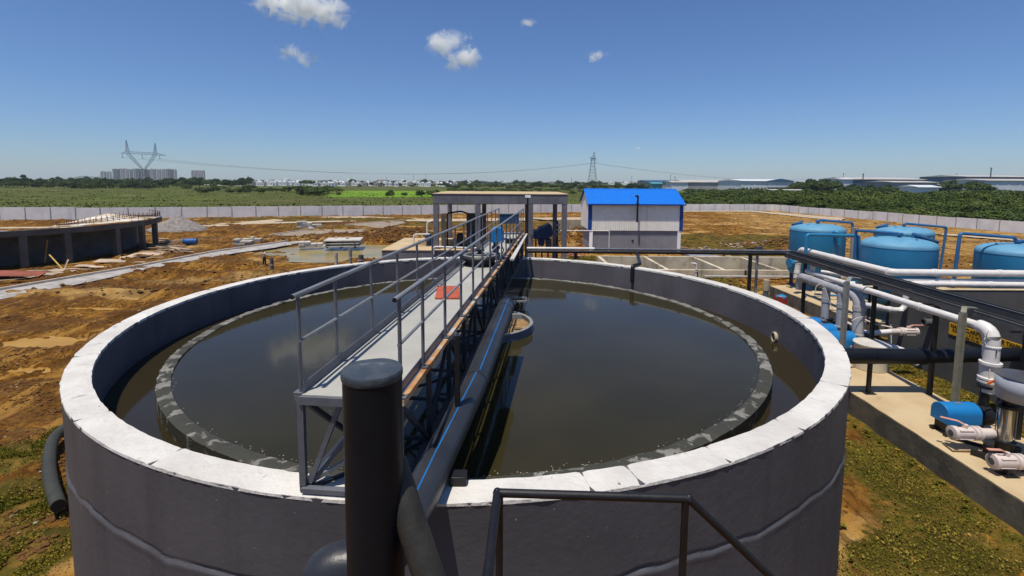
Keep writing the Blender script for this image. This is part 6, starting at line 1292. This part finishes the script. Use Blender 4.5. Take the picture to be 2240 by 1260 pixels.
# ================================================================ FAR BUILDINGS
def tower(px0, px1, pyt, D, label, group, dark):
    x0, x1 = (px0 - 1120) / FPX * D, (px1 - 1120) / FPX * D; zt = CAMH + (398.5 - pyt) / FPX * D; w = x1 - x0; root = empty('apartment_tower', ((x0 + x1) / 2, D, 0), label, 'building', group)
    A_, B_ = (TOWD, TOWL) if dark else (TOWL, TOWD)
    MB().bb((x0 + w * .34, D + 2.5, 0), (x0 + w * .66, D + 16, zt - 2)).build('recess', B_ if not dark else TOWD, root, smooth=False)
    MB().bb((x0, D, 0), (x0 + w * .335, D + 18, zt)).build('wing', A_, root, smooth=False); MB().bb((x0 + w * .665, D + .5, 0), (x1 - w * .05, D + 18, zt - 1)).build('wing', TOWL if not dark else TOWD, root, smooth=False)
    MB().bb((x0 + w * .4, D + 4, zt - 1.99), (x0 + w * .6, D + 12, zt + 3.5)).build('lift_core', TOWL, root, smooth=False)
    m_ = MB(); k = int(zt / 6)
    for i in range(1, k): m_.bb((x0 + w * .05, D - .08, i * 6), (x0 + w * .28, D - .003, i * 6 + 2.4))
    o = m_.build('window_band', WIN if not dark else TOWL, root, smooth=False); o['kind'] = 'stuff'
random.seed(9)
for a, b, t in ((223, 232, 381), (236, 244, 381.5)): tower(a, b, t, 3300, 'pale apartment tower in the small group left of the long tower row', 'pale towers on the far left', False)
for i, (a, b) in enumerate(((250, 261), (263, 269), (270.5, 279), (280.5, 288), (290, 297), (298.5, 308.5), (310, 314.5), (316, 328.5), (331, 337), (338.5, 348), (350, 357.5), (359, 366), (368, 377), (378, 386.5))):
    tower(a, b, 375.6 + random.uniform(-.6, .9), 3000 + random.uniform(-60, 60), 'tall slab in the long row of apartment towers behind the wide pylon', 'apartment towers in the long row', i in (0, 5, 7, 12))
for a, b in ((421, 428), (429.5, 434.5), (436, 441), (442.5, 448)): tower(a, b, 378, 3000, 'apartment tower in the small separate group right of the long row', 'towers in the right group', False)
def house(x, Y, w, d, h, m, label, group, nm='house'):
    root = empty(nm, (x, Y, 0), label, 'house', group)
    MB().bb((x - w / 2, Y, -.2), (x + w / 2, Y + d, h)).build('wall', m, root, smooth=False); q = random.uniform(-.2, .2) * w
    MB().bb((x + q - w * .22, Y + d * .2, h + .003), (x + q + w * .22, Y + d * .7, h + random.uniform(1.2, 2.2))).build('stair_room', m, root, smooth=False)
    MB().bb((x - w / 2 - .15, Y - .15, h - .35), (x + w / 2 + .15, Y - .004, h + .25)).build('parapet', m, root, smooth=False)
    for s in (-.28, .05, .3):
        MB().bb((x + s * w - .6, Y - .04, h * .3), (x + s * w + .6, Y - .004, h * .62)).build('window', WIN, root, smooth=False)
random.seed(5)
for i in range(64):
    px_ = 452 + i * 8.6 + random.uniform(-3, 3); Y = random.uniform(640, 820); house((px_ - 1120) / FPX * Y, Y, random.uniform(5, 9), 7, random.uniform(4.0, 5.8), HWHITE if random.random() < .85 else HTAN, 'small white house in the long rows of white houses left of centre', 'small white houses')
for i in range(40):
    px_ = random.uniform(460, 1420); Y = random.uniform(1000, 1600); house((px_ - 1120) / FPX * Y, Y, random.uniform(9, 20), 10, random.uniform(6, 10), HWHITE if random.random() < .7 else HTAN, 'hazy pale building far behind on the middle skyline', 'hazy pale buildings on the skyline')
for px_, w, h, D, lb in ((282, 38, 4.5, 900, 'white block with dark doors below the apartment tower row'), (330, 45, 5.5, 1100, 'long white block below the middle of the tower row'), (378, 60, 5.0, 1200, 'long low pale hall right of the tower row'), (408, 40, 6.5, 1200, 'pale hall left of the small right tower group'), (465, 40, 4.2, 850, 'white terrace of houses right of the big dark tree')):
    house((px_ - 1120) / FPX * D, D, w * .9, 12, h, HWHITE, lb, None, 'hall')
# factories
def factory(px0, px1, D, dep, ztop, zeave, m, rm, label, windows=0, nm='factory', gable='x', pil=True, base=-.2):
    x0, x1 = (px0 - 1120) / FPX * D, (px1 - 1120) / FPX * D; root = empty(nm, ((x0 + x1) / 2, D, 0), label, 'building')
    MB().bb((x0, D, base), (x1, D + dep, zeave)).build('wall', m, root, smooth=False)
    m_ = MB(); ov = .8
    if gable == 'x': m_.rings([[Vector((x, D - ov, zeave + .01)), Vector((x, D + dep / 2, ztop)), Vector((x, D + dep + ov, zeave + .01))] for x in (x0 - ov, x1 + ov)])
    else: m_.rings([[Vector((x0 - ov, y, zeave + .01)), Vector(((x0 + x1) / 2, y, ztop)), Vector((x1 + ov, y, zeave + .01))] for y in (D - ov, D + dep)])
    m_.build('roof', rm, root, smooth=False)
    MB().bb((x0 - ov, D - ov - .05, zeave - .45), (x1 + ov, D - ov + .1, zeave + .0)).build('fascia', rm, root, smooth=False)
    if pil:
        k = max(2, int((x1 - x0) / 9))
        for i in range(k + 1): xx = x0 + (x1 - x0) * i / k; MB().bb((xx - .3, D - .25, base), (xx + .3, D - .003, zeave - .5)).build('pilaster', m, root, smooth=False)
    for i in range(windows):
        xx = x0 + (x1 - x0) * (i + .5) / windows; MB().bb((xx - (x1 - x0) / windows * .28, D - .1, zeave * .18), (xx + (x1 - x0) / windows * .28, D - .004, zeave * .38)).build('window', WIN, root, smooth=False)
    return root
def zt_(py, D): return CAMH + (398.5 - py) / FPX * D
factory(1413, 1500, 520, 40, zt_(392.5, 520), zt_(396, 520), FWALL, FBLUE, 'low factory hall with a dark blue gable left of the tan roofed hall')
factory(1424, 1446, 400, 8, zt_(397.5, 400), zt_(400, 400), TEAL, TEAL, 'small teal canopy building above the blue shed roof', 2, 'gatehouse')
factory(1468, 1502, 470, 20, zt_(394, 470), zt_(397, 470), FWHITE, FROOF, 'white factory bay at the left end of the long tan hall')
factory(1500, 1618, 480, 60, zt_(391, 480), zt_(396.5, 480), FWALL, FROOF, 'long grey factory hall with a tan roof right of the blue shed', 0)
factory(1620, 1732, 430, 50, zt_(389, 430), zt_(393, 430), FWHITE, FWHITE, 'white factory hall with a row of small dark windows', 14)
factory(1678, 1732, 428, 3, zt_(388.3, 428), zt_(393.2, 428), FWHITE, FBLUE, 'white gable bay with blue roof at the right end of the white hall', 0, 'factory_bay', 'y', False, 4)
factory(1686, 1754, 300, 9, zt_(411, 300), zt_(412.5, 300), FWALL, FROOF, 'thin low tan shed roof showing in the scrub below the white factory', 0, 'low_shed')
factory(1834, 1861, 400, 12, zt_(386.5, 400), zt_(388, 400), FWHITE, FWHITE, 'white square gatehouse building with two dark openings', 2, 'gatehouse', pil=False)
factory(1858, 2020, 470, 50, zt_(383.5, 470), zt_(388, 470), FBLUE, FROOF, 'long dark hall with a thin roof right of the white gatehouse', 0)
factory(1948, 2045, 380, 30, zt_(391, 380), zt_(394, 380), FWALL, FROOF, 'grey factory hall with a pale roof in the middle of the right side')
factory(2040, 2100, 400, 25, zt_(396, 400), zt_(398.5, 400), FBLUE, FROOF, 'low open hall with a flat pale roof among the right factories')
factory(2004, 2050, 255, 12, zt_(400, 255), zt_(404, 255), HWHITE, FWHITE, 'small white house with hipped roof and dark windows in the scrub', 3, 'house', pil=False)
factory(2108, 2260, 520, 60, zt_(377, 520), zt_(381, 520), FBLUE, FROOF, 'longest dark roofed hall on the skyline at the far right')
factory(2152, 2300, 400, 40, zt_(385, 400), zt_(389, 400), FWHITE, FROOF, 'pale factory hall at the right edge of the view')
def mast(px_, pyt, D, r, label, group=None, nm='mast', m=LATT):
    x = (px_ - 1120) / FPX * D; root = empty(nm, (x, D, 0), label, 'mast', group); zt = zt_(pyt, D); m_ = MB()
    m_.tube([(x, D, -.2), (x, D, zt)], [r, r * .6], 6); m_.build('pole', m, root); 
    if nm == 'mast': MB().box((x, D, zt * .93), (r * 2.4, r * 2.1, r * 4)).build('antenna', m, root)
    else: MB().lathe([(0, r * 1.3), (.5, r * 1.3)], (x, D, zt - .6), n=8).build('cap_ring', m, root)
for px_, pyt, D in ((545, 388, 900), (846, 390, 900), (905, 385, 900), (932, 382, 900), (1249, 390, 900), (1380, 384, 900), (1464, 381, 520), (1474, 384, 520), (1395, 392, 900), (1840, 375, 700), (2086, 374, 900)): mast(px_, pyt, D, .35 if D > 600 else .25, 'thin dark mast standing on the skyline', 'thin skyline masts')
mast(1883, 376, 420, .55, 'dark chimney above the long dark roof near the white gatehouse', nm='chimney'); mast(2160, 361.5, 420, .6, 'tallest dark chimney above the rightmost roofs', nm='chimney')
# hazy hill
vs = []; fs = []; K = 40
for i in range(K + 1):
    f = i / K; x = (150 + 120 * f - 1120) / FPX * 5600; z = 60 * math.sin(math.pi * f) ** .8 * (.8 + .2 * math.sin(f * 9)); vs += [(x, 5500, -2), (x, 5600, z), (x, 5750, -2)]
for i in range(K): fs += [(3 * i, 3 * i + 3, 3 * i + 4, 3 * i + 1), (3 * i + 1, 3 * i + 4, 3 * i + 5, 3 * i + 2)]
mb = MB(); mb.add(vs, fs); tag(mb.build('hills', LEAFD), kind='structure')
# ================================================================ PYLONS
def lat(m_, a, b, w0, w1, n, r, ux=None):        # square lattice mast between a and b
    a, b = Vector(a), Vector(b); t = (b - a).normalized(); u = (ux or Vector((1, 0, 0))); u = (u - t * u.dot(t)).normalized(); v = t.cross(u); prev = None
    for i in range(n + 1):
        f = i / n; c = a.lerp(b, f); w = w0 + (w1 - w0) * f; cs = [c + u * w * s1 + v * w * s2 for s1, s2 in ((1, 1), (1, -1), (-1, -1), (-1, 1))]
        for k in range(4): m_.bar(cs[k], cs[(k + 1) % 4], r * .7) if w > .25 else None
        if prev:
            for k in range(4): m_.bar(prev[k], cs[k], r); m_.bar(prev[k] if i % 2 else prev[(k + 1) % 4], cs[(k + 1) % 4] if i % 2 else cs[k], r * .7)
        prev = cs
L0 = Vector((-288, 365, 0)); U = Vector((14.5, 26, 0)).normalized()
def pp_(t, z, v=0): return L0 + U * t + Vector((U.y, -U.x, 0)) * v + Vector((0, 0, z))
root = empty('wide_pylon', pp_(14, 0), 'wide lattice power pylon with two horns in front of the apartment towers', 'pylon')
m_ = MB(); lat(m_, pp_(14, 0), pp_(14, 15), 4.4, 1.0, 7, .12, U); m_.build('lower_body', LATT, root, smooth=False)
m_ = MB(); lat(m_, pp_(13.3, 15), pp_(4.2, 26.8), .5, .9, 6, .09, U); m_.build('fork_arm', LATT, root, smooth=False)
m_ = MB(); lat(m_, pp_(14.7, 15), pp_(22.5, 26.8), .5, .9, 6, .09, U); m_.build('fork_arm', LATT, root, smooth=False)
m_ = MB(); lat(m_, pp_(.0, 26.6), pp_(4, 27.3), .15, .8, 2, .08, Vector((0, 0, 1))); lat(m_, pp_(4, 27.3), pp_(23, 27.2), .8, .8, 10, .08, Vector((0, 0, 1))); lat(m_, pp_(23, 27.2), pp_(30, 26.3), .8, .12, 4, .08, Vector((0, 0, 1))); m_.build('beam', LATT, root, smooth=False)
m_ = MB(); lat(m_, pp_(4.2, 28), pp_(3.6, 36.5), .9, .08, 6, .10, U); m_.build('horn', LATT, root, smooth=False)
m_ = MB(); lat(m_, pp_(22.5, 28), pp_(22.8, 35.6), .9, .08, 6, .10, U); m_.build('horn', LATT, root, smooth=False)
for t in (.6, 13.5, 25.5): m_ = MB(); m_.tube([pp_(t, 26.6), pp_(t, 23.6)], .13, 6); m_.box(pp_(t, 23.5), (.9, .9, .25)); m_.build('insulator', LATT, root)
Xp, Yp = (1294.5 - 1120) / FPX * 600, 600
root = empty('narrow_pylon', (Xp, Yp, 0), 'tall narrow lattice power pylon rising behind the blue roofed shed', 'pylon')
m_ = MB(); lat(m_, (Xp, Yp, 0), (Xp, Yp, 34), 6.0, 1.7, 9, .22); m_.build('body', LATT, root, smooth=False)
m_ = MB(); lat(m_, (Xp, Yp, 34), (Xp, Yp, 38), 2.6, 2.6, 2, .18); m_.build('cage', LATT, root, smooth=False); m_ = MB(); lat(m_, (Xp + 1, Yp, 38), (Xp + 1.6, Yp, 44.5), 1.4, .1, 4, .13); m_.build('peak', LATT, root, smooth=False)
for s in (-1, 1): m_ = MB(); m_.tube([(Xp + s * 2.8, Yp - 6, 35), (Xp + s * 2.8, Yp - 6, 30.5)], .16, 6); m_.build('insulator', LATT, root)
for s in (-1, 1): m_ = MB(); lat(m_, (Xp, Yp, 36), (Xp + s * 2.6, Yp - 6, 35.2), 1.0, .15, 3, .12); m_.build('crossarm', LATT, root, smooth=False)
def cable(a, b, sag, label, group):
    a, b = Vector(a), Vector(b); pts = [a.lerp(b, i / 40) - Vector((0, 0, sag * 4 * (i / 40) * (1 - i / 40))) for i in range(41)]; m_ = MB(); m_.tube(pts, .05, 4, False); tag(m_.build('power_cable', WIRE), label, 'cable', group)
for t, dx in ((.6, -2.8), (13.5, 0), (25.5, 2.8)): cable(pp_(t, 23.4), (Xp + dx, Yp - 6, 30.4), 12.5, 'thin power cable sagging between the wide and the narrow pylon', 'power cables between the pylons')
for dx in (-2.8, 0, 2.8): cable((Xp + dx, Yp - 6, 30.4), ((1760 - 1120) / FPX * 1100 + dx * 2, 1100, 18), 9, 'thin power cable running right from the narrow pylon', 'power cables right of the narrow pylon')
# ================================================================ HAZE AND CLOUDS
hz = bpy.data.materials.new('haze_air'); hz.use_nodes = True; n_ = hz.node_tree.nodes; n_.clear(); ho = n_.new('ShaderNodeOutputMaterial'); hv = n_.new('ShaderNodeVolumePrincipled')
hv.inputs['Color'].default_value = (.80, .90, 1, 1); hv.inputs['Density'].default_value = .00008; hv.inputs['Anisotropy'].default_value = 0.0; hz.node_tree.links.new(hv.outputs[0], ho.inputs['Volume'])
mb = MB(); mb.bb((-6600, -6600, -3.4), (6600, 6600, 95)); tag(mb.build('haze', hz, smooth=False), 'pale even haze in the air over the whole site', 'haze', kind='stuff')
cm = bpy.data.materials.new('cloud_vapour'); cm.use_nodes = True; n_ = cm.node_tree.nodes; n_.clear(); Lk = cm.node_tree.links; ho = n_.new('ShaderNodeOutputMaterial'); hv = n_.new('ShaderNodeVolumePrincipled'); Lk.new(hv.outputs[0], ho.inputs['Volume'])
tc = n_.new('ShaderNodeTexCoord'); ln = n_.new('ShaderNodeVectorMath'); ln.operation = 'LENGTH'; Lk.new(tc.outputs['Object'], ln.inputs[0])
ge = n_.new('ShaderNodeNewGeometry'); nz = n_.new('ShaderNodeTexNoise'); nz.inputs['Scale'].default_value = .0115; nz.inputs['Detail'].default_value = 7; nz.inputs['Roughness'].default_value = .68; nz.inputs['Distortion'].default_value = .6; Lk.new(ge.outputs['Position'], nz.inputs['Vector'])
def mth(op, a, b, c=None):
    x = n_.new('ShaderNodeMath'); x.operation = op
    for i, v in enumerate((a, b, c)):
        if v is None: continue
        if isinstance(v, (float, int)): x.inputs[i].default_value = v
        else: Lk.new(v, x.inputs[i])
    return x.outputs[0]
f1 = mth('SUBTRACT', 1.0, ln.outputs['Value']); f2 = mth('MULTIPLY_ADD', mth('SUBTRACT', nz.outputs['Fac'], .57), 4.4, f1)
mr = n_.new('ShaderNodeMapRange'); mr.interpolation_type = 'SMOOTHSTEP'; mr.inputs[1].default_value = .0; mr.inputs[2].default_value = .75; mr.inputs[4].default_value = .028; Lk.new(f2, mr.inputs[0])
edge = mth('MULTIPLY', mr.outputs[0], mth('MINIMUM', mth('MAXIMUM', mth('MULTIPLY', f1, 6.0), 0.0), 1.0)); Lk.new(edge, hv.inputs['Density']); hv.inputs['Color'].default_value = (1, 1, 1, 1); hv.inputs['Anisotropy'].default_value = .1
bmx = bmesh.new(); bmesh.ops.create_icosphere(bmx, subdivisions=4, radius=1); puffme = bpy.data.meshes.new('puff'); bmx.to_mesh(puffme); bmx.free(); puffme.materials.append(cm)
def cloud(puffs, label, D=2600):
    c0 = Q(puffs[0][0], puffs[0][1], D); root = empty('cloud', c0, label, 'cloud'); s = D / FPX
    for px_, py_, rx, ry in puffs:
        q = Q(px_, py_, D); o = bpy.data.objects.new('puff', puffme); COL.objects.link(o); o.parent = root; o.location = q - c0; o.scale = (rx * s * 1.3, max(rx, ry) * s, ry * s * 1.3)
cloud([(655, 8, 75, 38), (715, 32, 50, 30), (600, 2, 50, 24)], 'largest white cloud at the top of the picture')
cloud([(635, 115, 30, 17), (672, 126, 34, 18)], 'small white cloud below the largest cloud')
cloud([(985, 98, 50, 27), (1012, 132, 38, 27)], 'white two part cloud in the middle of the sky')
cloud([(1309, 124, 26, 12)], 'small faint cloud right of the two part cloud'); cloud([(1151, 51, 19, 8)], 'tiny faint cloud near the top centre'); cloud([(1398, 324, 13, 5)], 'tiny faint cloud low above the factories')

# taller weeds along the plinth and the clarifier foot
def weedplant(x, y, h, label):
    m_ = MB()
    for k in range(random.randint(5, 9)):
        a = random.uniform(0, 6.28); l = h * random.uniform(.5, 1); b = random.uniform(.15, .55); w_ = random.uniform(.008, .016); p0 = Vector((x, y, 0)); d = Vector((math.cos(a), math.sin(a), 0)); sd_ = Vector((-d.y, d.x, 0))
        q = [p0 + d * l * b * t * t + Vector((0, 0, l * t * (1 - .25 * t))) for t in (0, .35, .7, 1)]
        m_.add([q[0] - sd_ * w_ * .6, q[0] + sd_ * w_ * .6, q[1] + sd_ * w_, q[1] - sd_ * w_, q[2] + sd_ * w_ * .8, q[2] - sd_ * w_ * .8, q[3]], [(0, 1, 2, 3), (3, 2, 4, 5), (5, 4, 6)])
        for t in (1, 2):
            c_ = q[t]; u_ = random.uniform(0, 6.28); e = Vector((math.cos(u_), math.sin(u_), .3)) * random.uniform(.02, .045); f = Vector((-e.y, e.x, 0)) * .6; m_.add([c_, c_ + e + f, c_ + e * 2, c_ + e - f], [(0, 1, 2, 3)])
    o = m_.build('weed_plant', GRASSM, origin=(x, y, 0), smooth=False); o.location.z = float(gz(np.array([x]), np.array([y]))[0]); tag(o, label, 'weed', 'small weed plants by the plinth and the clarifier')
random.seed(77)
for k in range(46): weedplant(random.uniform(10.3, 10.62), random.uniform(8.2, 20), random.uniform(.08, .22), 'small green weed growing beside the edge of the tan plinth')
for k in range(16):
    a = random.uniform(R_(8), R_(75)); weedplant(TC.x + (RO + random.uniform(.1, .35)) * math.sin(a), TC.y - (RO + random.uniform(.1, .35)) * math.cos(a), random.uniform(.12, .3), 'leafy weed growing at the foot of the clarifier wall')
for k in range(30): weedplant(random.uniform(13.7, 16.1), random.uniform(12, 20), random.uniform(.08, .2), 'small weed in the grass strip before the dark tank')
